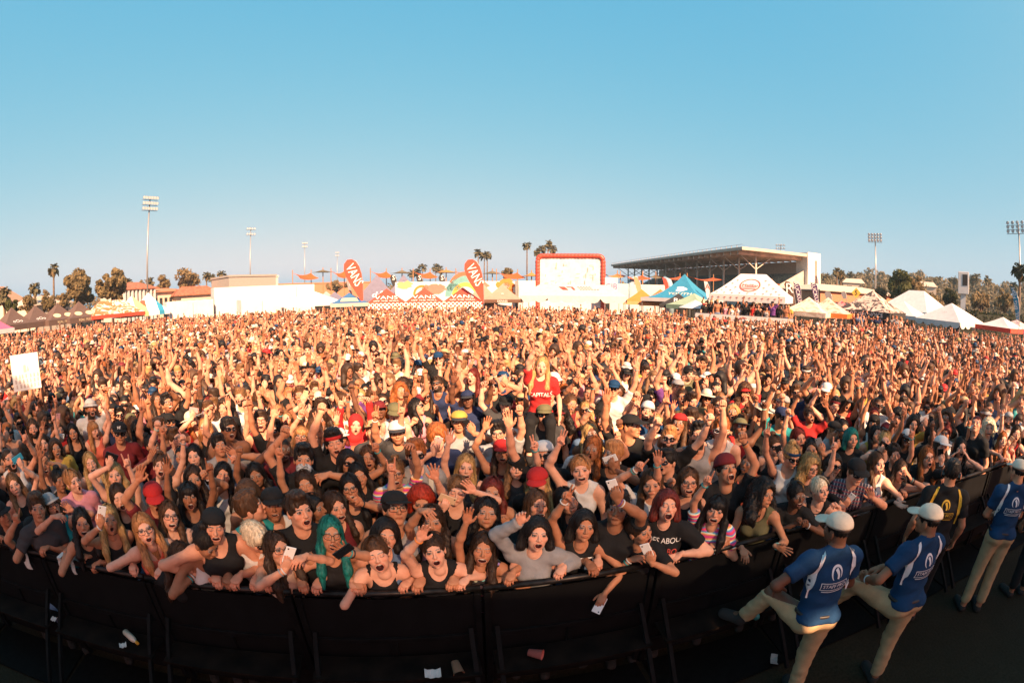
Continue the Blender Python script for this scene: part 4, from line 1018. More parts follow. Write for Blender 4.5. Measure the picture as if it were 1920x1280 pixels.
 P_(822, 672, s=m, hair='short', hc='brown', hat='cap', hatc='blue', top='tee', tc='black', mo='closed', beard=2, skin='light', sc=1.12, block=1),
 P_(867, 690, s=m, hair='short', hc='light brown', top='none', mo='closed', skin='light', sc=1.12, hy=50, by=35),
 P_(667, 796, s=f, hair=None, top='hoodie', tc='red', hoodup=1, mo='o', skin='fair', lab='person in bright red hoodie with the hood pulled up'),
 P_(745, 812, s=m, hair='short', hc='black', hat='trucker', hatc='white', top='tee', tc='charcoal', mo='closed', beard=1, skin='tan'),
 P_(700, 808, s=m, hair='buzz', hc='brown', hat='cap', hatc='khaki', top='tee', tc='charcoal', mo='closed', ey='shut', skin='light', hp=-14),
 P_(489, 789, s=m, hair='short', hc='dark brown', gl='specs', top='tank', tc='maroon', mo='scream', skin='light', hp=-8),
 P_(799, 742, s=f, hair='long', hc='dark brown', gl='sun', top='tank', tc='black', mo='smile', skin='tan'),
 P_(877, 748, s=m, hair='short', hc='black', hat='cap', hatc='navy', top='tee', tc='navy', mo='closed', skin='dark'),
 P_(861, 790, s=m, hair='short', hc='brown', hat='cap', hatc='yellow', top='tee', tc='grey', mo='closed', skin='tan', R=(880, 800, 'phone', -.2), ph={1: ('black',)}),
 P_(1020, 776, s=m, hair='short', hc='brown', hat='cap', hatc='olive', gl='sun', top='tee', tc='charcoal', mo='grin', skin='light', sc=1.03),
 P_(1016, 686, s=f, hair='long', hc='blonde', top='tee', tc='red', mo='o', skin='fair', carry=(1020, 776), L=(1008, 642, 'point', -.2), bc='black', bot='jeans', legs={1: (V(.13, -.36, .93), V(.13, -.40, .52), V(.13, -.52, .48)), -1: (V(-.13, -.36, .93), V(-.13, -.40, .52), V(-.13, -.52, .48))}, txt='CAPITALS', lab='person in red t-shirt sitting on the shoulders of the olive cap wearer'),
 P_(1151, 728, s=m, hair='short', hc='black', hat='cap', hatc='blue', gl='sun', top='tee', tc='white', mo='closed', skin='light', sc=1.06),
 P_(1189, 722, s=f, hair='long', hc='light brown', top='tank', tc='charcoal', mo='smile', ey='shut', skin='tan', L=(1160, 690, 'fist', 0)),
 P_(1183, 799, s=m, hair='buzz', hc='black', hat='cap', hatc='black', top='tee', tc='black', mo='closed', skin='tan', hy=55, sc=1.05),
 P_(1587, 754, s=m, hair='short', hc='black', hat='cap', hatc='charcoal', top='tank', tc='red', mo='scream', skin='tan', hy=15),
 P_(1466, 782, s=m, hair='short', hc='black', hat='cap', hatc='navy', gl='sun', top='tee', tc='teal', mo='closed', skin='tan', hy=30, sc=1.04),
 P_(1493, 735, s=m, hair='short', hc='brown', gl='sun', top='tee', tc='black', mo='closed', beard=1, skin='light'),
 P_(1636, 690, s=f, hair='bun', hc='dark brown', top='crop', tc='nude', mo='closed', skin='light', sc=1.1, L=(1628, 672, 'relax', -.1), R=(1648, 672, 'relax', -.1)),
 P_(1487, 700, s=f, hair='short', hc='blonde', gl='sun', top='tank', tc='charcoal', mo='closed', skin='fair', sc=1.06, L=(1468, 655, 'fist', 0), R=(1512, 655, 'fist', 0), hy=20),
 P_(1440, 712, s=f, hair='pony', hc='black', top='tank', tc='black', mo='smile', skin='tan', hy=15),
 P_(48, 745, s=m, hair='short', hc='brown', top='tee', tc='maroon', mo='smile', skin='light', L=(24, 735, 'fist', -.1), R=(70, 735, 'fist', -.1), lab='person in maroon t-shirt holding up a white cardboard sign'),
]
WORDS = {'mask': 'patterned bandana over mouth'}
rows_seen = []
def add_label(r, sp, px, hw, extra=()):
    base = label_for(sp, px)
    cands = [base, label_for(sp, px, zone(px))] + [label_for(sp, px, e) for e in extra]
    for c in cands:
        n = len(c.split())
        if n <= 16 and c not in used_labels: break
    else:
        c = None
    if c: used_labels[c] = 1
    return c
MPRINT = plain('white_print', (.7, .69, .67), .7, nz=.04); MPRINTR = plain('red_print', (.5, .05, .03), .7, nz=.04)
front_objs = []
for sp in FRONT:
    x, y = sp['xy']
    el = math.asin(-ray(x, y)[2])
    sp.setdefault('sc', rnd.uniform(.97, 1.03)); sp.setdefault('hseed', rnd.randrange(3)); sp['fw'] = rnd.uniform(.95, 1.06) * (1.06 if sp.get('fat', 1) > 1.1 else 1)
    sp['hp'] = sp.get('hp', 0) - math.degrees(el) * .55; sp.setdefault('hy', 0); sp['hy'] += rnd.uniform(-4, 4)
    sp.setdefault('hs', 1.09 if y > 790 else 1.05); sp.setdefault('hr', rnd.uniform(-9, 9)); sp.setdefault('bc', rnd.choice(['denim', 'black', 'denim', 'charcoal']))
    if sp.get('mo') == 'scream' and rnd.random() < .28: sp['mo'] = rnd.choice(['smile', 'sing'])
    if sp.get('ey') is None and rnd.random() < .2: sp['ey'] = 'shut'
    if sp['s'] == 'f' and 'bot' not in sp: sp['bot'] = rnd.choice(['jeans', 'shorts'])
    if sp['hair'] == 'longcap': sp['hair'] = 'long'
    for q in (1, 2): 
        sp.setdefault('by', 0)
    lod = 0 if y > 790 else 1
    if 'L' not in sp and 'R' not in sp and y < 940 and not sp.get('straps') and rnd.random() < .62:
        J0 = pose(sp); sp['arms'] = {}
        for sd in ((-1, 1) if rnd.random() < .22 else (rnd.choice((-1, 1)),)):
            sp['arms'][sd] = dict(p=J0['S'][sd] + nrm(V(sd * rnd.uniform(-.15, .3), rnd.uniform(-.5, -.05), 1.0)) * (.66 * J0['sc']), k=rnd.choice(['open', 'spread', 'fist', 'point', 'horns', 'peace', 'relax']), up=True)
            if rnd.random() < .35: sp.setdefault('wb', {})[sd] = [rnd.choice(['white', 'teal', 'black'])]
    if sp.get('carry'):
        cr = next(q for q in front_objs if q[6]['xy'] == sp['carry']); Dc = math.hypot(*cr[3][:2]) + .10
        sp['base'] = float(at_dist(x, y, Dc)[2] - pose(sp)['H'][2])
    r, objs, info, (o, az, hw), sp2 = finish_person(sp, x, y, lod, base=sp.get('base', 0))
    front_objs.append((r, objs, info, o, az, hw, sp2, x, y))
    top = next((objs[k] for k in objs if k in TOPN.values()), None)
    J = info['J']
    if sp.get('txt') and top:
        ls = sp['txt'].split('|')
        for i, t in enumerate(ls):
            sz = {'SEFFER': .105, 'SU': .085, 'NG': .07, 'CAPITALS': .075}.get(t, .062)
            v, fc = text_mesh(t, sz, .92, .15 if t == 'SEFFER' else 0)
            if t == 'SEFFER': v[:, 1] *= 1.25
            c0 = J['T']((0, -.1, 1.24 if t != 'SEFFER' else 1.22))
            project_print(top, v, fc, False, c0[0] + (.04 if t == 'SU' else 0), c0[2] - i * .075 + (.10 if len(ls) > 1 else (.085 if t == 'SEFFER' else 0)), r, MPRINT if i == 0 else MPRINTR)
    if sp.get('block') and top:
        c0 = J['T']((0, -.1, 1.2)); v = np.array([(-.09, -.09, 0), (.09, -.09, 0), (.09, .09, 0), (-.09, .09, 0)]); project_print(top, v, [(0, 1, 2, 3)], False, c0[0], c0[2], r, MPRINT)
    if sp.get('captxt'):
        v, fc = text_mesh(sp['captxt'], .045, .6); hat = objs['cap']
        project_print(hat, v, fc, False, J['H'][0], J['H'][2] + .095, r, MPRINT, 'cap_emblem', .002)
    if sp.get('mask'):
        P = [ell((0, -.055, -.062), (.066, .062, .055), .02), cone((0, -.085, -.08), (.0, -.095, -.20), .05, .012, .03), ell((0, -.03, .04), (.1, .14, .062), .01, sg=-1)]
        ax = axes_for(P, .009, .02); v, fc = snets(field(P, ax, margin=.03), ax); link('bandana', mesh_np('bandana', info['Hx'](v), fc, plain('bandana_print', (.5, .5, .5), .8, nz=.4, ns=40)), r)
    if sp.get('straps'):
        for s in (-1, 1):
            pts = [J['T']((s * .10, -.135, 1.12)), J['T']((s * .11, -.13, 1.28)), J['T']((s * .115, -.06, 1.41)), J['T']((s * .11, .06, 1.42))]
            b = MB(); 
            for a, c in zip(pts, pts[1:]): b.beam(a, c, .045, .012, (1, 0, 0) if False else tuple(nrm(V(0, -1, .5))))
            b.build('backpack_strap', PLASTIC, r)
    extra = []
    if sp.get('mask'): sp2['lab'] = 'person with patterned bandana over the mouth and dark quiff, one fist raised'
    lab = add_label(r, sp2, x, hw)
    tag(r, lab, 'person', GROUP); r['_px'] = x
    if not lab: r['label'] = label_for(sp2, x)
# ------------------------------------------------------------------ crowd barricade
FX = [-8.3, -6.9, -5.55, -4.2, -2.9, -1.6, -.22, 1.15, 2.5, 3.85, 5.2, 6.55, 7.9, 9.3, 10.7]
MSTEEL = plain('barricade_black_steel', (.0042, .0042, .0046), .7, 0, .3, 9, spec=.12); MPANEL = plain('barricade_black_panel', (.0035, .0035, .004), .75, 0, .3, 5, spec=.15)
MRAIL = plain('worn_rail_metal', (.028, .025, .024), .4, .6, .35, 14)
def barricade(x0, x1, i):
    a, b = V(x0 + .012, fence_y(x0), 0), V(x1 - .012, fence_y(x1), 0); L = np.linalg.norm(b - a); ang = math.atan2(b[1] - a[1], b[0] - a[0])
    r = empty('crowd_barricade', tuple((a + b) / 2), ang); h = L / 2
    MB().box(-h + .03, h - .03, -.006, .006, .10, 1.13).build('front_panel', MPANEL, r)
    f = MB(); f.box(-h, -h + .05, -.03, .03, .0, 1.15); f.box(h - .05, h, -.03, .03, .0, 1.15); f.box(-h + .05, h - .05, -.03, -.007, .68, .73); f.box(-h + .05, h - .05, -.03, -.007, .28, .33); f.box(-.025, .025, -.031, -.0065, .331, .679)
    f.build('frame', MSTEEL, r, bevel=.004)
    MB().tube([(-h, 0, 1.185), (h, 0, 1.185)], .026, 12).build('top_rail', MRAIL, r, smooth=True)
    for s in (-1, 1):
        MB().beam((s * (h - .09), -.03, .80), (s * (h - .09), -.72, .05), .035, .035).build('brace', MSTEEL, r)
    MB().box(-h + .02, h - .02, -.62, -.04, .015, .03).build('floor_plate', plain('tread_plate', (.004, .0036, .0032), .8, 0, .4, 20, spec=.1), r)
    MB().box(-h + .05, h - .05, -.32, -.05, .52, .545).build('step_board', plain('step_board', (.010, .006, .004), .8, 0, .4, 6, spec=.1), r)
    return r
bar_words = ['at the left edge of the pit', 'second from the left edge of the pit', 'third from the left, below the ginger haired person in coral', 'below the person looking down in white straps', 'below the person filming with a white phone', 'below the waving person with a choker', 'below the person in the SEFFER shirt', 'below the folded arms of the red haired person', 'behind the guard with one foot up', 'behind the second guard in blue', 'behind the black and yellow staff shirt', 'nearest the right edge of the pit']
vis = [(FX[i], FX[i + 1]) for i in range(1, len(FX) - 2)]
for i, (x0, x1) in enumerate(vis):
    tag(barricade(x0, x1, i), 'black steel barricade panel ' + bar_words[min(i, len(bar_words) - 1)], 'barricade', 'barricade panels along the pit')

# ------------------------------------------------------------------ security staff in the pit
MBLUEP = plain('shirt_white_stripe', (.66, .66, .68), .8, nz=.05); MYELP = plain('shirt_yellow_print', (.62, .36, .03), .8, nz=.05)
def emblem_poly():
    v = []; f = []
    def strip(pts, w):
        b = len(v); pts = [V(*p) for p in pts]
        for i, p in enumerate(pts):
            d = nrm(pts[min(i + 1, len(pts) - 1)] - pts[max(i - 1, 0)]); n = V(-d[1], d[0]) * (w if not callable(w) else w(i / (len(pts) - 1))) / 2
            v.extend([(p[0] + n[0], p[1] + n[1], 0), (p[0] - n[0], p[1] - n[1], 0)])
        for i in range(len(pts) - 1): f.append((b + 2 * i, b + 2 * i + 1, b + 2 * i + 3, b + 2 * i + 2))
    strip([(.045 * math.sin(t), .095 + .052 * math.cos(t)) for t in np.linspace(-2.5, 2.2, 22)], lambda u: .004 + .014 * math.sin(PI * u))
    strip([(-.005 + .02 * math.sin(t * 2.2), .128 - .07 * t) for t in np.linspace(0, 1, 9)], lambda u: .026 * (1 - .3 * u))
    for a, b2 in (((-.115, .028), (.115, .028)), ((-.115, -.03), (.115, -.03)), ((-.115, .028), (-.115, -.03)), ((.115, .028), (.115, -.03))): strip([a, ((a[0] + b2[0]) / 2, (a[1] + b2[1]) / 2), b2], .005)
    strip([(-.10, -.046), (0, -.046), (.10, -.046)], .006)
    tv, tf = text_mesh('STAFF PRO', .043, .95); n = len(v)
    return np.array([tuple(p) for p in v] + [(p[0], p[1], 0) for p in tv]), f + [tuple(i + n for i in q) for q in tf]
EMB = emblem_poly()
def guard(px, py, rz, tc, lab, stand=None, **sp):
    base = dict(s='m', sc=1.03, hair='buzz', hc='black', top='tee', tc=tc, bc='khaki', bot='trousers', mo='closed', wd=1.06, hs=1.02, fullleg=1)
    base.update(sp)
    r, objs, info, st, sp2 = finish_person(base, pos=stand, rz=rz, lod=0)
    J = info['J']; top = objs['tshirt']; me = MYELP if tc == 'black' else MBLUEP
    c0 = J['T']((0, .13, 1.24)); v, fc = EMB
    project_print(top, v * V(1, 1, 1), fc, True, c0[0], c0[2] - .02, r, me, 'back_print')
    for s in (-1, 1):
        pts = [(s * .105, 1.47), (s * .135, 1.41), (s * .152, 1.33), (s * .160, 1.24), (s * .162, 1.13)]
        vv = []; ff = []
        for i, q in enumerate(pts):
            w = (.009, .014, .016, .014, .006)[i]; vv += [(q[0] - w, q[1], 0), (q[0] + w, q[1], 0)]
        for i in range(4): ff.append((2 * i, 2 * i + 1, 2 * i + 3, 2 * i + 2))
        vv = np.array(vv); zc = J['T']((0, 0, 1.3))
        vv[:, 1] = vv[:, 1] * J['sc'] - zc[2] + (J['P'][2] - .95 * J['sc']); vv[:, 0] *= J['sc'] * J['wd']
        project_print(top, vv, ff, True, zc[0], zc[2], r, me, 'shoulder_stripe', .009)
    b = MB(); n = 28
    P0 = J['T']((0, .005, .985)); ring = [J['T']((.157 * math.cos(t), .005 + .118 * math.sin(t), .985)) for t in np.linspace(0, 2 * PI, n)]
    b.tube(ring, .017, 6, cap=False).build('belt', plain('leather_belt', (.02, .012, .008), .5), r, smooth=True)
    tag(r, lab, 'person', 'security staff in the pit'); used_labels[lab] = 1
    return r, objs, info, st
def loc(o, rz, p):
    d = V(*p) - V(o[0], o[1], 0); c, s = math.cos(rz), math.sin(rz); return V(c * d[0] + s * d[1], -s * d[0] + c * d[1], d[2])
g1 = (2.25, 2.05); rz1 = PI - .12
K1 = loc(g1, rz1, (2.03, 2.40, 1.04)); A1 = loc(g1, rz1, (1.95, 2.58, .66)); F1 = loc(g1, rz1, (1.86, 2.72, .60))
guard(0, 0, rz1, 'blue', 'guard in blue shirt and cream cap resting one foot up on the barricade', stand=g1, hat='cap', hatc='beige', skin='dark', lean=10, hy=18, hp=4, side=-4,
      legs={1: (K1 / 1.0815, A1 / 1.0815, F1 / 1.0815), -1: (V(-.10, -.02, .50), V(-.12, .03, .085), V(-.15, -.14, .035))}, footup=1,
      arms={1: dict(p=loc(g1, rz1, (2.02, 2.34, 1.13)), k='relax', hint=V(.9, .5, .1)), -1: dict(p=V(-.05, -.28, 1.08), k='relax', hint=V(-.9, .4, -.2))})
g2 = (3.12, 1.84); rz2 = PI - .05
K2 = loc(g2, rz2, (2.88, 2.24, 1.0)); A2 = loc(g2, rz2, (2.84, 2.46, .66)); F2 = loc(g2, rz2, (2.80, 2.62, .60))
guard(0, 0, rz2, 'blue', 'guard in blue shirt and cream cap holding hands together, beside the black and yellow shirt', stand=g2, hat='cap', hatc='beige', skin='brown', lean=6, hy=14, hp=4, side=-3,
      legs={1: (K2 / 1.0815, A2 / 1.0815, F2 / 1.0815), -1: (V(-.10, -.02, .50), V(-.12, .03, .085), V(-.15, -.14, .035))}, footup=1,
      arms={1: dict(p=loc(g2, rz2, (2.86, 2.18, 1.17)), k='fist', hint=V(.9, .5, -.2)), -1: dict(p=loc(g2, rz2, (2.93, 2.19, 1.16)), k='relax', hint=V(-.9, .4, -.2))}, wb={1: ['white']})
g3 = (5.18, 2.0); rz3 = PI + .55 - 1.2
guard(0, 0, rz3, 'blue', 'guard in blue shirt and cream cap with folded arms at the right edge', stand=g3, hat='cap', hatc='beige', skin='tan', lean=2, hy=10, hp=6,
      arms={1: dict(p=V(-.02, -.24, 1.16), k='fist', hint=V(.9, .3, -.4)), -1: dict(p=V(.06, -.26, 1.14), k='relax', hint=V(-.9, .3, -.4))})
g4 = (4.22, 2.42); rz4 = PI - .75
gg = guard(0, 0, rz4, 'black', 'staff member in black and yellow shirt with a headset, beside the barricade', stand=g4, bc='black', skin='tan', hair='short', hy=-8, hp=4, gl='specs', lean=6)
hx = gg[2]['Hx']
hb = MB(); hb.tube([tuple(hx(V(.088 * math.sin(t), .012, .02 + .105 * math.cos(t))[None])[0]) for t in np.linspace(-1.6, 1.6, 14)], .007, 6)
for s in (-1, 1): hb.tube([tuple(hx(V(s * .076, .014, -.012)[None])[0]), tuple(hx(V(s * .105, .014, -.012)[None])[0])], .034, 12)
hb.build('headset', PLASTIC, gg[0], smooth=False)
g5 = (6.1, 1.75); rz5 = PI - .4
r5, ob5, in5, st5, sp5 = finish_person(dict(s='m', hair='short', hc='black', top='tee', tc='navy', bc='black', bot='trousers', mo='closed', skin='brown', fullleg=1, hy=10), pos=g5, rz=rz5, lod=0)
tag(r5, 'staff member in dark navy shirt and black trousers, behind the folded-arms guard', 'person', 'security staff in the pit')

# ------------------------------------------------------------------ litter in the pit
MPAPER = plain('paper', (.62, .62, .60), .8); 
def litter_pos(x, y, lift=.0):
    p = at_height(x, y, .03)
    if p[1] < fence_y(p[0]) - .08: return p + V(0, 0, lift)
    p = at_height(x, y, .555)
    if not fence_y(p[0]) - .33 < p[1] < fence_y(p[0]) - .06: p[1] = fence_y(p[0]) - .20
    return p + V(0, 0, lift)
def scrap(x, y, w, h, lab, rz=0., col=None, fold=.3):
    p = litter_pos(x, y); v = []
    n = 6
    for i in range(n + 1):
        for j in range(3):
            u = (i / n - .5); v.append((u * w, (j / 2 - .5) * h, .012 + fold * w * abs(u) ** 1.5 + .006 * math.sin(i * 2.1 + j)))
    f = [(i * 3 + j, i * 3 + 3 + j, i * 3 + 4 + j, i * 3 + 1 + j) for i in range(n) for j in range(2)]
    me = bpy.data.meshes.new('paper_scrap'); me.from_pydata(v, [], f); me.materials.append(col or MPAPER)
    o = link('paper_scrap', me); o.location = tuple(p); o.rotation_euler = (0, 0, rz)
    s = o.modifiers.new('thick', 'SOLIDIFY'); s.thickness = .002
    return tag(o, lab, 'litter')
scrap(812, 1264, .12, .09, 'folded white sheet of paper lying at the bottom middle of the pit', .2)
scrap(232, 1211, .07, .06, 'small white paper scrap beside the yellow tube in the pit', .8)
scrap(82, 1179, .07, .06, 'small white paper scrap near the left edge of the pit', .3)
scrap(1450, 1240, .14, .07, 'crumpled grey paper lying by the standing leg of a guard', 1.1, plain('grey_paper', (.3, .3, .29), .8), .6)
def cup(x, y, lab, tilt, col):
    p = litter_pos(x, y, .04); prof = [(.001, 0), (.030, 0), (.043, .11), (.046, .112), (.042, .111), (.029, .004), (.001, .004)]; mb = MB(); n = 18
    for (r, z) in prof:
        for k in range(n): t = 2 * PI * k / n; mb.v.append((r * math.cos(t), r * math.sin(t), z))
    mb.f = [(i * n + k, i * n + (k + 1) % n, (i + 1) * n + (k + 1) % n, (i + 1) * n + k) for i in range(len(prof) - 1) for k in range(n)]
    o = mb.build('paper_cup', col, None, smooth=True); o.location = tuple(p); o.rotation_euler = tilt; return tag(o, lab, 'cup')
cup(866, 1158, 'brown paper cup lying tipped over below the floral tank top', (1.9, 0, .4), plain('brown_cup', (.3, .14, .08), .7))
cup(991, 1228, 'red and white paper cup lying low in the middle of the pit', (1.5, 0, 1.2), plain('red_cup', (.45, .1, .08), .7))
def bottle(x, y, lab, rz, c1, c2):
    p = litter_pos(x, y, .035); r = empty('bottle', tuple(p), rz); prof = [(.0, 0), (.032, .004), (.033, .12), (.030, .15), (.014, .185), (.014, .20)]
    MB().tube([(z - .1, 0, 0) for _, z in prof], [max(r_, .003) for r_, _ in prof], 14).build('body', c1, r, smooth=True); MB().tube([(.098, 0, 0), (.125, 0, 0)], .0165, 12).build('bottle_cap', c2, r)
    return tag(r, lab, 'bottle')
bottle(248, 1199, 'thin white and yellow tube lying on the dark floor at the left', -.25, plain('tube_white', (.6, .5, .4), .4), plain('tube_yellow', (.6, .3, .03), .4))
bottle(1413, 1150, 'crushed teal plastic bottle between the guard\'s raised leg and the barricade', 1.3, plain('bottle_teal', (.05, .25, .25), .2), plain('bottle_lid', (.5, .5, .5), .4))
def towel(x, y, w, h, lab, ang):
    p = at_height(x, y, 1.19); mb = MB(); n = 8; v = []
    for i in range(n + 1):
        u = i / n; yy = -.05 - .01 * math.sin(u * 9) if u > .25 else .05 - u * .4; zz = .04 - max(0, u - .25) * h * 1.33
        for j in range(4): v.append((w * (j / 3 - .5), yy + .006 * math.sin(j * 2 + i), zz))
    f = [(i * 4 + j, i * 4 + 4 + j, i * 4 + 5 + j, i * 4 + 1 + j) for i in range(n) for j in range(3)]
    me = bpy.data.meshes.new('cloth_strip'); me.from_pydata(v, [], f); me.materials.append(MPAPER); o = link('cloth_strip', me); o.location = (p[0], fence_y(p[0]), 1.19); o.rotation_euler = (0, 0, ang)
    s = o.modifiers.new('thick', 'SOLIDIFY'); s.thickness = .003
    return tag(o, lab, 'litter')
towel(52, 1028, .10, .22, 'white paper strip hanging over the rail at the left edge', .25)
towel(113, 1050, .05, .10, 'short white paper tag hanging over the rail, nearest the white strip', .25)
towel(132, 1058, .05, .14, 'narrow white paper tag hanging over the rail below the person with straight black hair', .22)

# ------------------------------------------------------------------ a random concert-goer
TOPC = ['black'] * 13 + ['white'] * 3 + ['grey'] * 2 + ['charcoal'] * 2 + ['red', 'maroon', 'navy', 'blue', 'teal', 'pink', 'olive', 'yellow', 'coral', 'denim', 'purple', 'beige']
HATC = ['black'] * 4 + ['white', 'white', 'grey', 'red', 'navy', 'blue', 'khaki', 'olive', 'maroon']
def rand_spec(R, raised=.42):
    s = 'f' if R.random() < .56 else 'm'; sp = dict(s=s)
    if s == 'f': sp['hair'] = R.choice(['long'] * 4 + ['longwavy'] * 4 + ['bangs', 'bun', 'pony', 'tight', 'curly', 'bob', 'bob']); sp['top'] = R.choice(['tank', 'tank', 'spag', 'tee', 'tee', 'crop', 'halter', 'vest'])
    else: sp['hair'] = R.choice(['short'] * 5 + ['quiff'] * 2 + ['buzz'] * 2 + ['curly', 'afro', 'long']); sp['top'] = R.choice(['tee'] * 6 + ['tank', 'tank', 'vest', 'none']); sp['beard'] = R.choice([0, 0, 0, 1, 2])
    sp['hc'] = R.choice(['black'] * 5 + ['dark brown'] * 5 + ['brown'] * 4 + ['light brown', 'light brown', 'blonde', 'blonde', 'ginger', 'strawberry blonde', 'dark red'])
    sp['skin'] = R.choice(['fair', 'fair', 'light', 'light', 'light', 'tan', 'tan', 'tan', 'brown', 'dark'])
    sp['tc'] = R.choice(TOPC); sp['mo'] = R.choice(['scream', 'scream', 'smile', 'smile', 'sing', 'closed', 'closed', 'grin', 'o']); sp['ey'] = R.choice(['open'] * 5 + ['shut'])
    u = R.random()
    if u < .24: sp['hat'] = R.choice(['cap'] * 5 + ['backcap', 'backcap', 'trucker', 'bucket', 'beanie', 'straw', 'band', 'visor']); sp['hatc'] = 'beige' if sp['hat'] == 'straw' else R.choice(HATC)
    if sp.get('hat') in ('cap', 'trucker', 'bucket', 'straw', 'beanie', 'backcap') and sp['hair'] in ('bun', 'pony', 'curly', 'afro', 'quiff'): sp['hair'] = 'long' if s == 'f' else 'short'
    u = R.random()
    if u < .24: sp['gl'] = 'sun'
    elif u < .33: sp['gl'] = 'specs'
    sp['bc'] = R.choice(['denim', 'denim', 'black', 'charcoal', 'navy', 'khaki']); sp['bot'] = R.choice(['jeans', 'shorts'])
    sp['sc'] = R.gauss(1.0, .04); sp['sc'] = min(1.1, max(.92, sp['sc'])); sp['fw'] = R.uniform(.94, 1.07); sp['hseed'] = R.randrange(3); sp['fat'] = R.uniform(.94, 1.2); sp['wd'] = .98 + (sp['fat'] - .94) * .35
    sp['hy'] = R.gauss(0, 16); sp['hr'] = R.gauss(0, 6); sp['hp'] = R.gauss(-3, 7); sp['lean'] = R.uniform(-2, 7); sp['side'] = R.gauss(0, 3); sp['twist'] = R.gauss(0, 10)
    J = pose(sp); arms = {}; u = R.random()
    def raise_(sd, k=None):
        S = J['S'][sd]; L = .60 * J['sc'] * R.uniform(.72, 1.0); d = nrm(V(sd * R.uniform(-.12, .42), R.uniform(-.62, .05), 1.0))
        arms[sd] = dict(p=S + d * (L + .07), k=k or R.choice(['open', 'open', 'spread', 'fist', 'fist', 'point', 'horns', 'horns', 'peace', 'relax', 'three']), up=True)
        if R.random() < .22: sp.setdefault('wb', {})[sd] = [R.choice(['white', 'teal', 'black', 'orange', 'mint'])]
    if u < raised * .68: raise_(R.choice([-1, 1]))
    elif u < raised: raise_(-1); raise_(1)
    elif u < raised + .09:
        sd = R.choice([-1, 1]); arms[sd] = dict(p=J['H'] + V(sd * .06, -.30, R.uniform(-.06, .26)), k='phone', up=True); sp['ph'] = {sd: (R.choice(['white', 'white', 'black', 'black', 'gold', 'pink', 'grey']), R.choice('pl'))}
    elif u < raised + .2:
        sd = R.choice([-1, 1]); arms[sd] = dict(p=J['H'] + V(sd * .10, -.16, R.uniform(-.16, -.02)), k=R.choice(['fist', 'relax', 'open']))
    sp['arms'] = arms; return sp
# ------------------------------------------------------------------ the next ranks: individuals, then the far mass
BACKX = [-1.25, -1.15, -1.0, -.85, -.75, -.6, -.38, -.15, 0, .25, .33, .42, .6, .72, .82, 1.0, 1.2]
BACKD = [36, 36.5, 38, 39, 39, 38, 36, 36, 34.5, 32, 32.2, 27.6, 27.6, 29.6, 33, 33, 35]
def back_dist(az): return float(np.interp(az, BACKX, BACKD))
def crowd_ok(x, y):
    if y < fence_y(max(-9, min(11, x))) + .32: return False
    D = math.hypot(x, y); az = math.atan2(x, y)
    if abs(az) > 1.36: return False
    if D > back_dist(az): return False
    return True
cand = []
R = random.Random(5)
def spacing(D): return .40 if D < 6 else (.43 if D < 10 else (.50 if D < 18 else .60))
D = 2.6; row = 0
while D < 40:
    s = spacing(D); n = int(2.8 * D / s); row += 1
    for i in range(n):
        az = -1.4 + (i + .5 * (row % 2) + R.uniform(-.36, .36)) * s / D; d = D + R.uniform(-.3, .3) * s
        x, y = d * math.sin(az), d * math.cos(az)
        if crowd_ok(x, y): cand.append((d, x, y))
    D += s * .88
sp_arr = [(a, b, q) for a, b, q in spots]
pts = []
for d, x, y in cand:
    if any((x - a) ** 2 + (y - b) ** 2 < (q + .02) ** 2 for a, b, q in sp_arr): continue
    pts.append((d, x, y))
# keep faces of the people described one by one clear: drop a random body whose head would land on theirs
heads = [(to_px(h[5])[0], to_px(h[5])[1], np.linalg.norm(h[5] - V(0, 0, CAM_H))) for h in front_objs]
keep = []
for d, x, y in pts:
    u, v = to_px((x, y, 1.6)); rr = .24 / math.hypot(d, 1.7) * FPX; bad = False
    for hx_, hy_, hd in heads:
        if abs(u - hx_) < rr * .62 and -rr * .3 < v - hy_ < rr * 1.9 and d < hd: bad = True; break
        if abs(u - hx_) < rr * .45 and abs(v - hy_) < rr * .55: bad = True; break
    if not bad: keep.append((d, x, y))
keep.sort()
n_named = 300 - len(FRONT) - 8
inview = [q for q in keep if -40 < to_px((q[1], q[2], 1.6))[0] < 1960]
named = set(q for q in inview[:n_named])
for q in inview[:n_named]:
    d, x, y = q
    for t in range(40):
        sp = rand_spec(R, .46 if d < 5 else .64)
        if d < 5.2 and R.random() < .7: sp.pop('hat', None)
        u = to_px((x, y, 1.6))[0]
        lab = label_for(sp, u); lab2 = label_for(sp, u, zone(u))
        c = next((l for l in (lab, lab2) if l not in used_labels and len(l.split()) <= 16), None)
        if c: break
    el = math.degrees(math.atan2(1.7, d)); sp['hp'] -= el * .5
    for ar in sp['arms'].values():
        if d < 5.5 and ar.get('up'): ar['p'] = ar['p'] + V(0, 0, -.05)
    rz = math.atan2(-x, y) + R.gauss(.12, .16)
    r, objs, info, st, sp2 = finish_person(sp, pos=(x, y), rz=rz, lod=1)
    used_labels[c] = 1; tag(r, c, 'person', GROUP)
# phones: each one its own label
pc = {}
for po, colour, u, holder, sp in phones:
    h = []
    who = 'person in %s %s' % (sp.get('tc'), TWORD.get(sp['top'], 'top')) if sp.get('top') != 'none' else 'shirtless person'
    hr_ = HWORD[sp['hair']].format(sp['hc']) if sp.get('hair') else ''
    base = '%s phone held by %s%s' % (colour, who, ' with ' + hr_ if hr_ else '')
    for c in (base, base + ', ' + zone(u), base + ' and ' + (GLW.get(sp.get('gl')) or sp.get('skin', '') + ' skin')):
        if c not in pc and len(c.split()) <= 16: break
    pc[c] = 1; tag(po, c, 'phone', 'phones held up in the crowd')

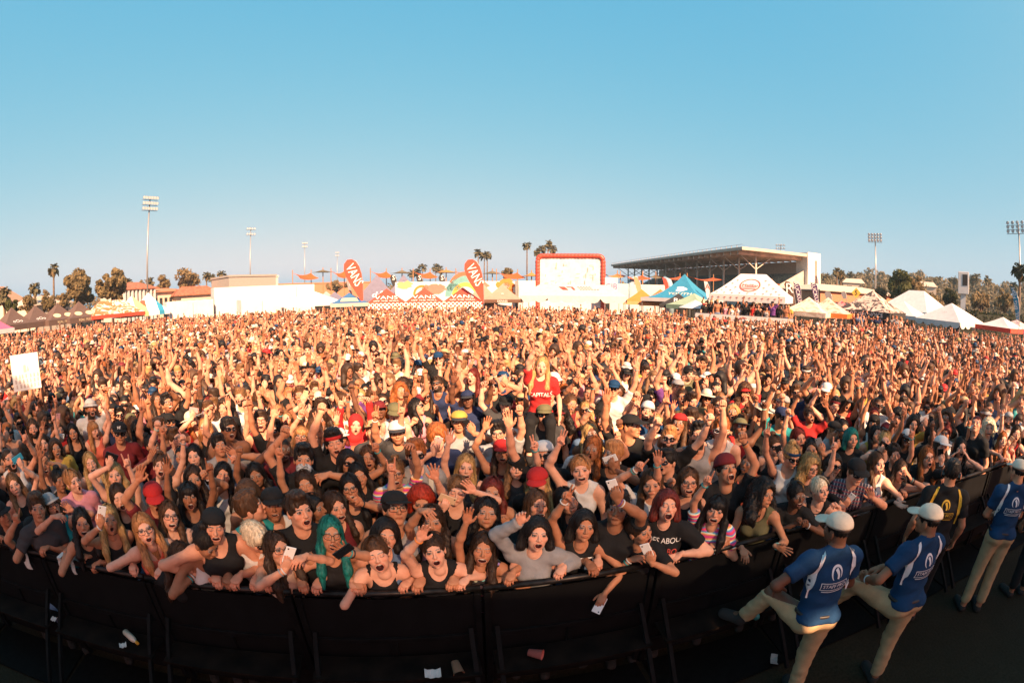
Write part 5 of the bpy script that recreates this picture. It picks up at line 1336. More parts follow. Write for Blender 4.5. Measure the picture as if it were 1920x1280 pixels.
# far mass --------------------------------------------------------------------------
def template(lod, seed):
    T = []
    Rr = random.Random(seed)
    for i in range(44 if lod == 2 else 40):
        sp = rand_spec(Rr, .52); sp['skin'] = 'light'
        parts, info = person_parts(sp, lod)
        if i < 12 and lod == 2: sp['gl'] = sp.get('gl')
        vs, fs, cs, ks = [], [], [], []; n = 0
        def put(v, f, c, k):
            nonlocal n
            f = np.asarray(f, np.int32); v, f = prune_any(v, f)
            vs.append(v); fs.append(np.where(f < 0, -1, f + n)); cs.append(np.tile([1., 1, 1, 0], (len(v), 1)) if c is None or len(c) != len(v) else c); ks.append(np.full(len(v), k)); n += len(v)
        for nm, v, f, c, k in parts:
            if lod == 2 and nm == 'body':   # hidden lower legs are left to the trousers
                pass
            put(v, f, c, k)
        if sp.get('gl') == 'sun':
            b = MB(); b.hexa([tuple(info['Hx'](V(*q)[None])[0]) for q in [(-.066, -.088, -.022), (.066, -.088, -.022), (.066, -.112, -.022), (-.066, -.112, -.022), (-.066, -.088, .016), (.066, -.088, .016), (.066, -.112, .016), (-.066, -.112, .016)]])
            v, f = mb_np(b); put(v, f, np.tile([.01, .01, .012, 1.], (len(v), 1)), 5)
        for sd, ph in sp.get('ph', {}).items():
            W, M, kind, a = info['hand'][sd]; b = MB(); b.box(-.04, .04, -.03, -.02, .04, .19) if ph[1] == 'p' else b.box(-.08, .08, -.03, -.02, .06, .14)
            v, f = mb_np(b); put(v @ M.T + W, f, np.tile([*((.6, .6, .6) if ph[0] in ('white', 'gold', 'pink') else (.02, .02, .022)), 1.], (len(v), 1)), 5)
        T.append((np.concatenate(vs), np.concatenate(fs), np.concatenate(cs), np.concatenate(ks), sp))
    return T
def prune_any(v, f):
    used = np.unique(f[f >= 0]); mp = np.full(len(v) + 1, -1, np.int32); mp[used] = np.arange(len(used)); return v[used], np.where(f < 0, -1, mp[f])
_T = {2: template(2, 21), 3: template(3, 22)}
def lin(c): return np.array(c)
far = [q for q in keep if q not in named]
# people on the sponsor platform and behind the barrier stand out of the grid
plat = []
VV, FF, CC = [], [], []; nv = 0
for d, x, y in far:
    lod = 2 if d < 14.5 else 3
    T = _T[lod]; v, f, c, k, sp = T[R.randrange(len(T))]
    pal = np.zeros((6, 3)); sk = np.array(SKIN[R.choice(['fair', 'fair', 'light', 'light', 'light', 'tan', 'tan', 'tan', 'brown', 'dark'])]) * R.uniform(.9, 1.12)
    pal[0] = sk; pal[1] = HAIRC[R.choice(['black'] * 5 + ['dark brown'] * 5 + ['brown'] * 4 + ['light brown', 'light brown', 'blonde', 'blonde', 'ginger'])]; pal[2] = CLO[R.choice(TOPC)]; pal[3] = CLO[R.choice(['denim', 'black', 'charcoal', 'khaki'])]; pal[4] = CLO['beige'] if sp.get('hat') == 'straw' else CLO[R.choice(HATC)]
    a = math.atan2(-x, y) + R.gauss(.1, .2); cs, sn = math.cos(a), math.sin(a); s = R.gauss(1, .035); mir = R.choice([-1, 1])
    w = v * V(mir * s, s, s); w = np.stack([cs * w[:, 0] - sn * w[:, 1] + x, sn * w[:, 0] + cs * w[:, 1] + y, w[:, 2]], 1)
    base = pal[k]; col = np.where(c[:, 3:4] > .5, c[:, :3], base * c[:, :3])
    g = f
    if mir < 0: g = np.where((f[:, 3:4] < 0), f[:, [2, 1, 0, 3]], f[:, ::-1])
    VV.append(w.astype(np.float32)); FF.append(np.where(g < 0, -1, g + nv)); CC.append(np.concatenate([col, np.ones((len(col), 1))], 1).astype(np.float32)); nv += len(w)
def crowd_mat():
    m, nt, b = newmat('crowd_colours'); at = nd(nt, 'ShaderNodeAttribute', attribute_name='fc'); n = noise(nt, 14, 3)
    c = mixc(nt, at.outputs['Color'], mixc(nt, at.outputs['Color'], (.7, .66, .64), 1.0, 'MULTIPLY'), ramp(nt, n.outputs[0], [(.38, 0), (.72, .7)]))
    nt.links.new(c, b.inputs['Base Color']); b.inputs['Roughness'].default_value = .6; b.inputs['Specular IOR Level'].default_value = .3; return m
MCROWD = crowd_mat()
oc = link('crowd', mesh_np('crowd', np.concatenate(VV), np.concatenate(FF), MCROWD, np.concatenate(CC)))
tag(oc, 'dense mass of concert-goers filling the field behind the front ranks', 'crowd', None, 'stuff')
print('crowd people', len(far), 'verts', nv, 'named', len(named))
del VV, FF, CC
# ------------------------------------------------------------------ far side of the field: helpers
def Gp(x, D): p = at_dist(x, 560, D); return V(p[0], p[1], 0)
def Hz(x, y, D): return float(at_dist(x, y, D)[2])
def face(p): return math.atan2(-p[0], p[1])      # rotation that turns local -Y to the viewpoint
CL = lambda n, c, r=.8, nz=.06: plain('fabric_' + n, c, r, nz=nz, ns=3)
WHITE = CL('white', (.58, .57, .57)); REDC = CL('red', (.62, .055, .03)); STEEL = plain('grey_pole_steel', (.35, .35, .36), .4, .6); WHITEP = plain('white_painted', (.56, .56, .56), .5, nz=.05, ns=2)
TENTG = 'event tents round the field'
def checker(name, c1, c2, s):
    m, nt, b = newmat(name); t = nt.nodes.new('ShaderNodeTexCoord'); k = nd(nt, 'ShaderNodeTexChecker'); k.inputs['Scale'].default_value = s
    mp = nt.nodes.new('ShaderNodeMapping'); mp.inputs['Location'].default_value = (.013, .017, .011); nt.links.new(t.outputs['Object'], mp.inputs[0]); nt.links.new(mp.outputs[0], k.inputs['Vector'])
    k.inputs['Color1'].default_value = (*c1, 1); k.inputs['Color2'].default_value = (*c2, 1); nt.links.new(k.outputs[0], b.inputs['Base Color']); b.inputs['Roughness'].default_value = .8; return m
def decal(txt, o, xd, yd, size, mat, parent, name='lettering', shear=0, space=1, stretch=1, tall=1):
    v, f = text_mesh(txt, size, space, shear); v = v * V(stretch, tall, 1); ed = [(f[0][0], q[0]) for q in f[1:]]; xd, yd = nrm(V(*xd)), nrm(V(*yd)); n = nrm(np.cross(xd, yd))
    me = bpy.data.meshes.new(name); me.from_pydata([tuple(V(*o) + xd * p[0] + yd * p[1] + n * .012) for p in v], ed, f); me.materials.append(mat); return link(name, me, parent)
def flatpoly(pts, o, xd, yd, mat, parent, name='emblem', off=.012):
    xd, yd = nrm(V(*xd)), nrm(V(*yd)); n = nrm(np.cross(xd, yd))
    me = bpy.data.meshes.new(name); me.from_pydata([tuple(V(*o) + xd * p[0] + yd * p[1] + n * off) for p in pts], [], [tuple(range(len(pts)))]); me.materials.append(mat); return link(name, me, parent)
def canopy_mb(w, d, ze, zp, ridge=0, sag=1.25, n=6):
    mb = MB()
    def pt(x, y): return (x, y)
    C = [(-w, -d), (w, -d), (w, d), (-w, d)]; T = [(-ridge, 0), (ridge, 0), (ridge, 0), (-ridge, 0)]
    for s in range(4):
        a, b = C[s], C[(s + 1) % 4]; ta, tb = T[s], T[(s + 1) % 4]; base = len(mb.v)
        for i in range(n + 1):
            t = i / n; z = ze + (zp - ze) * t ** sag
            for j in range(5):
                u = j / 4; x = (a[0] * (1 - u) + b[0] * u) * (1 - t) + (ta[0] * (1 - u) + tb[0] * u) * t; y = (a[1] * (1 - u) + b[1] * u) * (1 - t) + (ta[1] * (1 - u) + tb[1] * u) * t
                mb.v.append((x, y, z - .05 * math.sin(PI * u) * (1 - t)))
        for i in range(n):
            for j in range(4): q = base + i * 5 + j; mb.f.append((q, q + 1, q + 6, q + 5))
    return mb
def tent(px, D, w, zp, mc, lab, mv=None, d=None, ze=2.35, vh=.28, rot=0., ridge=0, sag=1.25, scallop=False, front=None, name='popup_tent', legm=None, base=0., group=TENTG):
    p = Gp(px, D); d = d or w; r = empty(name, (p[0], p[1], base), face(p) + rot); W, Dp = w / 2, d / 2; mv = mv or mc
    o = canopy_mb(W, Dp, ze, zp, ridge, sag).build('canopy', mc, r, smooth=False)
    s = o.modifiers.new('thick', 'SOLIDIFY'); s.thickness = .015
    vb = MB(); C = [(-W, -Dp), (W, -Dp), (W, Dp), (-W, Dp)]
    for i in range(4):
        a, b = V(*C[i]), V(*C[(i + 1) % 4]); nn = nrm(V(*(a + b))) * .02; K = 36 if scallop else 8; L = np.linalg.norm(b - a); ns = max(3, round(L / .95))
        for k in range(K):
            u0, u1 = k / K, (k + 1) / K; q0, q1 = a + (b - a) * u0 + nn, a + (b - a) * u1 + nn
            z0, z1 = [(ze - vh * (.45 + .75 * abs(math.sin(PI * u * ns)) ** .6) if scallop else ze - vh) for u in (u0, u1)]
            vb.quad((*q0, z0), (*q1, z1), (*q1, ze + .01), (*q0, ze + .01))
    o = vb.build('valance', mv, r); s = o.modifiers.new('thick', 'SOLIDIFY'); s.thickness = .01
    for x, y in C: MB().box(x * .97 - .025, x * .97 + .025, y * .97 - .025, y * .97 + .025, -base, ze).build('leg', legm or STEEL, r)
    up = V(0, Dp - 0, zp - ze)
    mid = lambda t: ((0, -Dp * (1 - t) - .0, ze + (zp - ze) * t ** sag), (1, 0, 0), (0, Dp, (zp - ze) * (sag * t ** (sag - 1))))
    if front: front(r, mid, W, Dp, ze, vh)
    return tag(r, lab, 'tent', group), r
def txt_front(txt, t, size, mat, **k):
    def fn(r, mid, W, Dp, ze, vh):
        o, xd, yd = mid(t); decal(txt, o, xd, yd, size, mat, r, **k)
    return fn
def txt_valance(txt, size, mat):
    def fn(r, mid, W, Dp, ze, vh): decal(txt, (0, -Dp - .035, ze - vh * .5), (1, 0, 0), (0, 0, 1), size, mat, r)
    return fn
def both(*fs):
    def fn(*a):
        for q in fs: q(*a)
    return fn
WP = plain('white_lettering', (.75, .74, .72), .7, nz=.02)
# red tents of the shoe stand ------------------------------------------------
CHK = checker('red_white_check', (.66, .05, .03), (.78, .76, .73), 5.9)
def vansfront(r, mid, W, Dp, ze, vh):
    o, xd, yd = mid(.36); decal('VANS', o, xd, yd, .62, WP, r, stretch=1.25)
    o, xd, yd = mid(.14); decal('OFF THE WALL', o, xd, yd, .25, WP, r, stretch=1.25)
for px, w in ((725, 'left of the three, beside the blue tent'), (796, 'middle one of the three'), (868, 'right of the three, beneath the right teardrop flag')):
    tent(px, 38, 3.25, 3.45, REDC, 'red peaked tent with checkered valance, ' + w, CHK, vh=.52, ze=2.25, sag=1.0, rot=-.03, front=vansfront)
# teardrop flags ---------------------------------------------------------------
def feather(pts, D, base_px, mat, lab, txt=None, tsz=.5, tmat=None, tpos=None, trot=None, name='feather_flag', stretch=1, tall=1, grp='feather flags round the field'):
    """outline in photo pixels set up at distance D as a cloth blade on a bent pole"""
    c = Gp(base_px[0], D); rz = face(c); r = empty(name, tuple(c), rz); cs, sn = math.cos(rz), math.sin(rz)
    def lp(x, y):
        a = at_dist(x, y, D)[:3]; q = a - c; return V(cs * q[0] + sn * q[1], 0, q[2])
    P2 = [lp(*q) for q in pts]; n = len(P2); mb = MB()
    mb.v = [tuple(q + V(0, -.015, 0)) for q in P2] + [tuple(q + V(0, .015, 0)) for q in P2]
    mb.f = [tuple(range(n)), tuple(range(n, 2 * n))[::-1]] + [(i, n + i, n + (i + 1) % n, (i + 1) % n) for i in range(n)]
    o = mb.build('flag_cloth', mat, r)
    MB().tube([(lp(*base_px)[0], .02, -0.0), tuple(lp(*base_px) + V(0, .02, 0))] + [tuple(q + V(.02, .02, 0)) for q in P2[:max(3, n // 2)]], .025, 6).build('pole', STEEL, r, smooth=True)
    if txt:
        a = lp(*tpos[0]); b = lp(*tpos[1]); xd = nrm(b - a); yd = nrm(np.cross(xd, V(0, 1, 0))) * -1
        decal(txt, tuple((a + b) / 2 + V(0, -.016, 0)), xd, np.cross(V(0, -1, 0), xd), tsz, tmat or WP, r, stretch=stretch, tall=tall)
    return tag(r, lab, 'flag', grp)
def tear(x, y, s=1.): # outline of a red teardrop, (x, y) its lower tip
    o = [(0, 0), (-.5, -20), (-1, -38), (-3.5, -56), (-8, -70), (-14, -79), (-22, -83), (-30, -82), (-36, -74), (-36.5, -64), (-32, -50), (-25, -37), (-16, -24), (-8, -11)]
    return [(x + a * s, y + b * s) for a, b in o]
feather(tear(681, 569), 36.3, (681, 571), REDC, 'red teardrop flag with white lettering left of the checkered tents', 'VANS', .80, WP, ((653, 495), (675, 537)), stretch=.92, tall=1.35)
feather(tear(907, 569), 36.3, (907, 571), REDC, 'red teardrop flag with white lettering right of the checkered tents', 'VANS', .80, WP, ((879, 495), (901, 537)), stretch=.92, tall=1.35)
BLK = CL('black', (.02, .02, .022)); GREYF = CL('grey', (.22, .21, .22)); BRN = CL('brown', (.10, .05, .03)); PUR = CL('purple', (.07, .03, .10)); ORG = CL('orange', (.70, .18, .03)); TAN = CL('tan', (.42, .29, .16)); TEALF = CL('teal_blue', (.02, .20, .34)); BLUE = CL('blue', (.03, .12, .28))
feather([(660, 553), (657, 540), (653, 526), (648, 519), (650, 530), (654, 545)], 40, (661, 570), GREYF, 'grey and black feather flag half hidden behind the left red teardrop')
for i, (px, w) in enumerate(((738, 'nearest the grey blue tents'), (787, 'above the middle red tent'), (829, 'right of the rainbow mural'))):
    feather([(px + 6, 540), (px + 5, 524), (px + 2, 516), (px - 4, 515), (px - 7, 520), (px - 4, 530), (px, 540)], 47, (px + 6, 545), BLK, 'small black feather flag top above the mural wall, ' + w, 'S', .7, WP, ((px - 3, 521), (px + 3, 521)))
# tents in the middle -------------------------------------------------------------
SLATE = CL('slate', (.13, .13, .19))
def slatefront(r, mid, W, Dp, ze, vh):
    o, xd, yd = mid(.30); decal('do', o, xd, yd, 1.1, WP, r, shear=.2)
    flatpoly([(.55 + .22 * math.cos(t), .3 + .22 * math.sin(t)) for t in np.linspace(0, 2 * PI, 14)[:-1]], o, xd, yd, WP, r)
tent(707, 45, 5.0, 4.9, SLATE, 'slate grey peaked tent with white script emblem behind the left teardrop', sag=1.3, front=slatefront)
tent(757, 46.5, 5.0, 4.9, SLATE, 'plain slate grey peaked tent behind the mural wall', sag=1.3)
tent(655, 37.4, 3.1, 3.2, BLUE, 'blue tent with pale panel left of the checkered tents', CL('blue_cream', (.35, .33, .30)), front=lambda r, mid, W, Dp, ze, vh: flatpoly([(-.75, -.2), (.75, -.2), (.6, .35), (-.6, .35)], *mid(.35), CL('cream', (.62, .5, .3)), r))
tent(628, 44, 3.2, 3.3, SLATE, 'small grey blue tent left of the blue tent', sag=1.4)
tent(612, 52, 3.2, 3.4, CL('seagreen', (.16, .28, .28)), 'small sea green tent right of the long white trailer', sag=1.4)
tent(585, 44, 6.0, 3.5, WHITE, 'low white tent in front of the long white trailer end', sag=1.0)
tent(942, 41, 3.7, 3.75, CL('taupe', (.30, .22, .17)), 'brown tent with pale lettering on its valance, right of the checkered tents', BRN, front=both(txt_valance('DENNIS', .26, WP), txt_front('iii', .45, .3, WP)))
tent(905, 43.5, 3.2, 3.9, CL('taupe', (.30, .22, .17)), 'brown tent peak behind the right red tent')
# mural wall --------------------------------------------------------------------
def wall_thing(name, px0, px1, D0, D1, z0, z1, mat, lab, cat, th=.4, parts=None):
    a, b = Gp(px0, D0), Gp(px1, D1); L = np.linalg.norm(b - a); r = empty(name, tuple((a + b) / 2), math.atan2(b[1] - a[1], b[0] - a[0]))
    MB().box(-L / 2, L / 2, 0, th, z0, z1).build('body', mat, r, bevel=.03)
    if parts: parts(r, L)
    return tag(r, lab, cat)
def mural(r, L):
    def put(x, z, pts, mat): flatpoly(pts, (x, 0, z), (1, 0, 0), (0, 0, 1), mat, r, 'mural_shape')
    def blob(n, rx, rz, j, sd):
        q = random.Random(sd); return [(rx * math.cos(t) * q.uniform(1 - j, 1 + j), rz * math.sin(t) * q.uniform(1 - j, 1 + j)) for t in np.linspace(0, 2 * PI, n)[:-1]]
    def ringp(r0, r1, a0, a1): return [(r1 * math.cos(t), r1 * math.sin(t)) for t in np.linspace(a0, a1, 16)] + [(r0 * math.cos(t), r0 * math.sin(t)) for t in np.linspace(a1, a0, 16)]
    put(-L * .42, 3.75, blob(16, .8, .4, .35, 1), CL('peach', (.7, .35, .15)))
    put(-L * .28, 2.9, ringp(.62, .85, .7, 5.6), ORG); put(-L * .17, 3.4, blob(22, 1.15, .45, .4, 3), CL('rose', (.62, .16, .12)))
    put(L * .08, 2.6, ringp(1.35, 2.0, 0, PI), CL('mural_teal', (.12, .30, .30))); put(L * .08, 2.6, ringp(.95, 1.35, 0, PI), CL('mural_yellow', (.65, .42, .08)))
    put(L * .08, 3.3, ringp(1.3, 1.7, .4, PI - .4), CL('mural_red', (.6, .12, .06))); put(L * .17, 3.9, blob(10, .35, .35, .1, 5), CL('mural_blue', (.08, .18, .4))); put(L * .215, 3.6, blob(16, .7, .5, .35, 6), CL('rose', (.62, .16, .12))); put(-L * .02, 3.5, blob(18, .9, .35, .3, 8), CL('mural_teal', (.12, .30, .30)))
    for k in range(9): put(L * .355 + .17 * k, 2.4 + .1 * k + .25 * math.sin(k * 1.7), [(-.05, -.3), (.02, -.3), (.1, .3), (.03, .3)], BLK)
    put(L * .42, 3.6, blob(22, 1.0, .75, .3, 9), ORG); put(L * .42, 3.65, blob(12, .4, .3, .2, 10), WHITE); put(L * .45, 2.7, blob(20, .75, .5, .4, 12), ORG)
wall_thing('mural_wall', 741, 966, 43, 44, .0, 4.05, WHITE, 'long white wall painted with a rainbow arch and orange shapes behind the red tents', 'wall', parts=mural)
wall_thing('grey_column', 966, 971, 43.2, 43.2, 0, 4.1, plain('grey_mesh', (.25, .26, .25), .7, ns=20, nz=.3), 'thin grey column at the right end of the mural wall', 'column')
wall_thing('white_trailer', 972, 1004, 44, 44, .5, 4.1, WHITEP, 'plain white trailer end right of the mural wall', 'trailer', th=2.5)
# marquee and inflatable screen -----------------------------------------------------
def marq(r, mid, W, Dp, ze, vh):
    o, xd, yd = mid(.62)
    flatpoly([(-1.15, .35), (-.72, .35), (-.40, -.35), (-.80, -.35)], o, xd, yd, REDC, r); flatpoly([(-.60, .35), (-.1, .35), (.12, -.35), (-.02, -.35), (-.22, .2), (-.5, .2)], o, xd, yd, REDC, r)
    for k, w in enumerate((.9, 1.0, 1.6)):
        x = .25 + .1 * k
        while x < .25 + w: flatpoly([(x, .26 - .27 * k), (x + .13, .26 - .27 * k), (x + .13, .36 - .27 * k), (x, .36 - .27 * k)], o, xd, yd, BLK, r, 'lettering'); x += .21
tent(1076, 33.9, 7.6, 3.65, CL('marquee_white', (.47, .46, .46)), 'wide white marquee with scalloped valance and red emblem in the centre', d=4.6, ze=2.82, vh=.42, scallop=True, ridge=2.6, sag=.9, front=marq, name='marquee')
def inflatable():
    D = 46; c = Gp(1069, D); r = empty('inflatable_screen', tuple(c), face(c) - .06); W, H = 3.4, 6.75
    RR = plain('red_vinyl', (.50, .06, .035), .45, nz=.15, ns=2)
    for nm, pts, n in (('frame_tube', [(-W, 0, 0), (-W, 0, H - .45)], 12), ('frame_tube', [(W, 0, 0), (W, 0, H - .45)], 12), ('frame_tube', [(-W, 0, H - .45), (-W + .12, 0, H - .12), (-W + .45, 0, H), (W - .45, 0, H), (W - .12, 0, H - .12), (W, 0, H - .45)], 16)):
        P = []; R_ = []
        for a, b in zip(pts, pts[1:]):
            L = np.linalg.norm(V(*b) - V(*a)); k = max(1, int(L / .35))
            for i in range(k * 4): u = i / (k * 4); P.append(tuple(V(*a) * (1 - u) + V(*b) * u)); R_.append(.235 + .03 * abs(math.sin(PI * u * k)))
        P.append(pts[-1]); R_.append(.24); MB().tube(P, R_, 12).build(nm, RR, r, smooth=True)
    n = 12; v = [(-W + .2 + (2 * W - .4) * i / n, .0 + .05 * math.sin(i * 1.9) * math.sin(j * 1.3), .3 + (H - .5) * j / n) for j in range(n + 1) for i in range(n + 1)]
    f = [(j * (n + 1) + i, j * (n + 1) + i + 1, (j + 1) * (n + 1) + i + 1, (j + 1) * (n + 1) + i) for j in range(n) for i in range(n)]
    me = bpy.data.meshes.new('screen'); me.from_pydata(v, [], f); me.materials.append(WHITE); o = link('screen', me, r); s = o.modifiers.new('t', 'SOLIDIFY'); s.thickness = .03
    FA = CL('faint_print', (.50, .42, .38)); R = random.Random(4)
    for k in range(46):
        x, z = R.uniform(-2.8, 2.8), R.uniform(2.6, 6.0); h = R.uniform(.06, .3); flatpoly([(-.03, -h), (.03, -h), (.03, h), (-.03, h)] if R.random() < .6 else [(-.2, -.02), (.2, -.02), (.2, .02), (-.2, .02)], (x, -.09, z), (1, 0, 0), (0, 0, 1), FA, r, 'faint_mark')
    tag(r, 'tall white inflatable screen with a rounded red frame behind the marquee', 'screen')
inflatable()
# right of centre --------------------------------------------------------------
tent(1203, 40, 3.2, 3.4, ORG, 'small orange tent peak right beside the white marquee', CL('orange_pale', (.7, .3, .12)))
tent(1238, 38, 3.4, 3.45, CL('orange_red', (.68, .14, .04)), 'orange red tent between the marquee and the tall blue tent', CL('orange_pale', (.7, .3, .12)))
tent(1262, 41, 3.4, 3.0, ORG, 'low orange tent directly left of the black tent', REDC)
wall_thing('white_trailer', 1143, 1178, 50, 50, .5, 4.0, WHITEP, 'white box trailer behind the right end of the marquee', 'trailer', th=2.6)
wall_thing('white_trailer', 1181, 1246, 50, 50, .5, 3.95, WHITEP, 'long white trailer behind the orange tents', 'trailer', th=2.6)
def bluefront(r, mid, W, Dp, ze, vh):
    o, xd, yd = mid(.40); decal('YOUTH', (o[0] + .2, o[1], o[2]), xd, yd, .5, CL('cream2', (.75, .66, .5)), r, stretch=1.2); o, xd, yd = mid(.56)
    flatpoly([(.1 + .45 * math.cos(t) * (1 + .3 * math.cos(3 * t)), .1 + .32 * math.sin(t)) for t in np.linspace(0, 2 * PI, 18)[:-1]], o, xd, yd, WP, r)
tent(1283, 37.5, 5.5, 4.75, TEALF, 'tall blue high-peaked tent with white emblem', CL('pale_grey', (.5, .48, .5)), sag=1.9, ze=2.75, front=bluefront, rot=-.35)
tent(1272, 34.2, 2.8, 3.15, BLK, 'black tent with white scribble in front of the tall blue tent', BLK, front=txt_front('Rx', .45, .7, WP))
tent(1301, 33.2, 3.0, 3.2, CL('sage', (.26, .36, .26)), 'sage green tent in front of the tall blue tent', CL('sage_dark', (.14, .22, .16)), rot=-.5, front=txt_valance('HOPE', .2, WP))
def umbrella(px, D, lab):
    p = Gp(px, D); r = empty('parasol', tuple(p)); mb = MB(); n = 8
    mb.v = [(0, 0, 2.75)] + [(1.25 * math.cos(2 * PI * k / n), 1.25 * math.sin(2 * PI * k / n), 2.2) for k in range(n)]; mb.f = [(0, 1 + k, 1 + (k + 1) % n) for k in range(n)]
    o = mb.build('canopy', WHITE, r); s = o.modifiers.new('t', 'SOLIDIFY'); s.thickness = .02; MB().tube([(0, 0, 0), (0, 0, 2.72)], .025, 8).build('pole', STEEL, r); tag(r, lab, 'parasol')
umbrella(1304, 31.5, 'white parasol low in front of the sage green tent')
feather([(1205, 570), (1203, 548), (1200, 530), (1194, 520), (1188, 518), (1190, 530), (1196, 550), (1199, 568)], 42, (1206, 575), TAN, 'tan feather flag right of the white marquee')
feather([(1254, 542), (1252, 530), (1248, 522), (1242, 520), (1245, 532), (1248, 543)], 46, (1255, 548), REDC, 'small red feather flag left of the tall blue tent')
feather([(1331, 560), (1330, 540), (1326, 528), (1320, 527), (1322, 540), (1326, 560)], 36, (1332, 565), WHITE, 'white and red feather flag left of the sponsor tent', 'A', .6, REDC, ((1323, 538), (1330, 538)))
wall_thing('banner', 1134, 1158, 44, 44, 2.6, 4.5, CL('lilac', (.55, .5, .6)), 'pale lilac banner with pink lettering right of the inflatable screen', 'banner', th=.08, parts=lambda r, L: (decal('CIB', (0, 0, 3.6), (1, 0, 0), (0, 0, 1), .8, CL('pinkletters', (.6, .1, .25)), r), MB().tube([(-L / 2, .04, 0), (-L / 2, .04, 4.5)], .04, 6).build('pole', STEEL, r)))
def slide(px, D, lab):
    p = Gp(px, D); r = empty('inflatable_slide', tuple(p), face(p)); PI_ = plain('pink_vinyl', (.62, .28, .20), .5); BV = plain('blue_vinyl', (.25, .38, .45), .5)
    for s in (-1, 1): MB().tube([(s * 2.6, 0, 0), (s * 2.6, .1, 3.6), (s * 2.3, .3, 4.5), (s * 1.7, .6, 4.9)], [.45, .45, .42, .3], 12).build('side_tube', BV, r, smooth=True)
    n = 10; v = [(-2.2 + 4.4 * i / n, .2 + j * .25, 3.3 + .8 * abs(i / n - .5) * 1.6 + j * .2) for j in range(3) for i in range(n + 1)] + [(-2.2 + 4.4 * i / n, .2, .2) for i in range(n + 1)]
    m1 = n + 1; f = [(j * m1 + i, j * m1 + i + 1, (j + 1) * m1 + i + 1, (j + 1) * m1 + i) for j in range(2) for i in range(n)] + [(3 * m1 + i, 3 * m1 + i + 1, i + 1, i) for i in range(n)]
    me = bpy.data.meshes.new('slide_body'); me.from_pydata(v, [], f); me.materials.append(PI_); o = link('slide_body', me, r); s = o.modifiers.new('t', 'SOLIDIFY'); s.thickness = .2; tag(r, lab, 'slide')
slide(1219, 56, 'pink and pale blue inflatable slide behind the white trailer')
# sponsor platform --------------------------------------------------------------
PINK = CL('pinkprint', (.36, .10, .08)); GREYP = CL('greyprint', (.2, .16, .18))
def palmprint(o, xd, yd, s, mat, r):
    flatpoly([(-.05 * s, -.6 * s), (.05 * s, -.6 * s), (.02 * s, .1 * s), (-.03 * s, .1 * s)], o, xd, yd, mat, r, 'palm_print')
    for k in range(7):
        a = PI * (k + .5) / 7 - .15; c, q = math.cos(a), math.sin(a)
        flatpoly([(0, .1 * s), (.25 * s * c - .06 * s * q, .1 * s + .25 * s * q + .06 * s * c), (.55 * s * c, .05 * s + .42 * s * q), (.25 * s * c + .06 * s * q, .1 * s + .2 * s * q - .06 * s * c)], o, xd, yd, mat, r, 'palm_print')
def ringflat(o, xd, yd, r0, r1, mat, par, sy=1.2):
    for k in range(16):
        a, b = 2 * PI * k / 16, 2 * PI * (k + 1) / 16
        flatpoly([(r0 * math.cos(a), sy * r0 * math.sin(a)), (r1 * math.cos(a), sy * r1 * math.sin(a)), (r1 * math.cos(b), sy * r1 * math.sin(b)), (r0 * math.cos(b), sy * r0 * math.sin(b))], o, xd, yd, mat, par, 'logo_ring')
def malfront(r, mid, W, Dp, ze, vh):
    o, xd, yd = mid(.5); ringflat(o, xd, yd, .62, .72, PINK, r, 1.0); decal('Malibu', (o[0], o[1], o[2]), xd, yd, .42, PINK, r, stretch=1.0); 
    o2, _, _ = mid(.33); 
    for k in range(3): flatpoly([(-.5, -.03), (.5, -.03), (.5, .03), (-.5, .03)], (o2[0], o2[1] + .1 * k, o2[2] + .12 * k), xd, yd, PINK, r, 'logo_line')
    R = random.Random(3)
    for t in (.1, .24, .38, .55, .7):
        o, xd, yd = mid(t); n = int(10 * (1 - t)); half = W * (1 - t) + 1.0 * t
        for k in range(n):
            x = -half + 2 * half * (k + .5) / n
            if abs(x) < .85 and t > .2: continue
            palmprint((o[0] + x, o[1], o[2]), xd, yd, .22, PINK, r)
    for k in range(12): palmprint((-W + 2 * W * (k + .5) / 12, -Dp - .035, ze - vh * .5), (1, 0, 0), (0, 0, 1), .2, PINK, r)
    for k in range(8): palmprint((-W - .035, -Dp + 2 * Dp * (k + .5) / 8 , ze - vh * .5), (0, -1, 0), (0, 0, 1), .24, GREYP, r)
PZ = 1.0
ROT = -.22
pc_ = Gp(1412, 30.6)
tent(1412, 30.6, 5.0, 4.0, WHITE, 'white sponsor tent printed with tiny palms and a round pink logo on a platform', d=4.0, ze=2.6, vh=.42, ridge=.9, sag=1.15, rot=ROT, front=malfront, base=.62, name='sponsor_tent')
rp = empty('viewing_platform', tuple(pc_), face(pc_) + ROT)
MB().box(-3.2, 3.2, -2.6, 2.4, .85, PZ).build('deck', plain('platform_deck', (.2, .17, .14), .8), rp)
for x in (-3.1, -1.05, 1.05, 3.1):
    for y in (-2.5, 2.3): MB().box(x - .04, x + .04, y - .04, y + .04, 0, .85).build('leg', STEEL, rp)
fb = MB(); fb.box(-3.2, 3.2, -2.66, -2.61, 1.94, 1.99); fb.box(-3.25, -3.2, -2.6, 2.4, 1.94, 1.99); fb.build('rail', STEEL, rp)
MB().box(-3.19, 3.19, -2.72, -2.68, .35, 1.96).build('front_banner', WHITE, rp); MB().box(-3.32, -3.28, -2.5, 2.3, .35, 1.96).build('side_banner', CL('palegrey2', (.55, .53, .56)), rp)
for x in (-2.1, 2.1): palmprint((x, -2.72, 1.2), (1, 0, 0), (0, 0, 1), 1.0, PINK, rp)
ringflat((0, -2.72, 1.2), (1, 0, 0), (0, 0, 1), .5, .58, PINK, rp); palmprint((0, -2.72, 1.2), (1, 0, 0), (0, 0, 1), .7, PINK, rp)
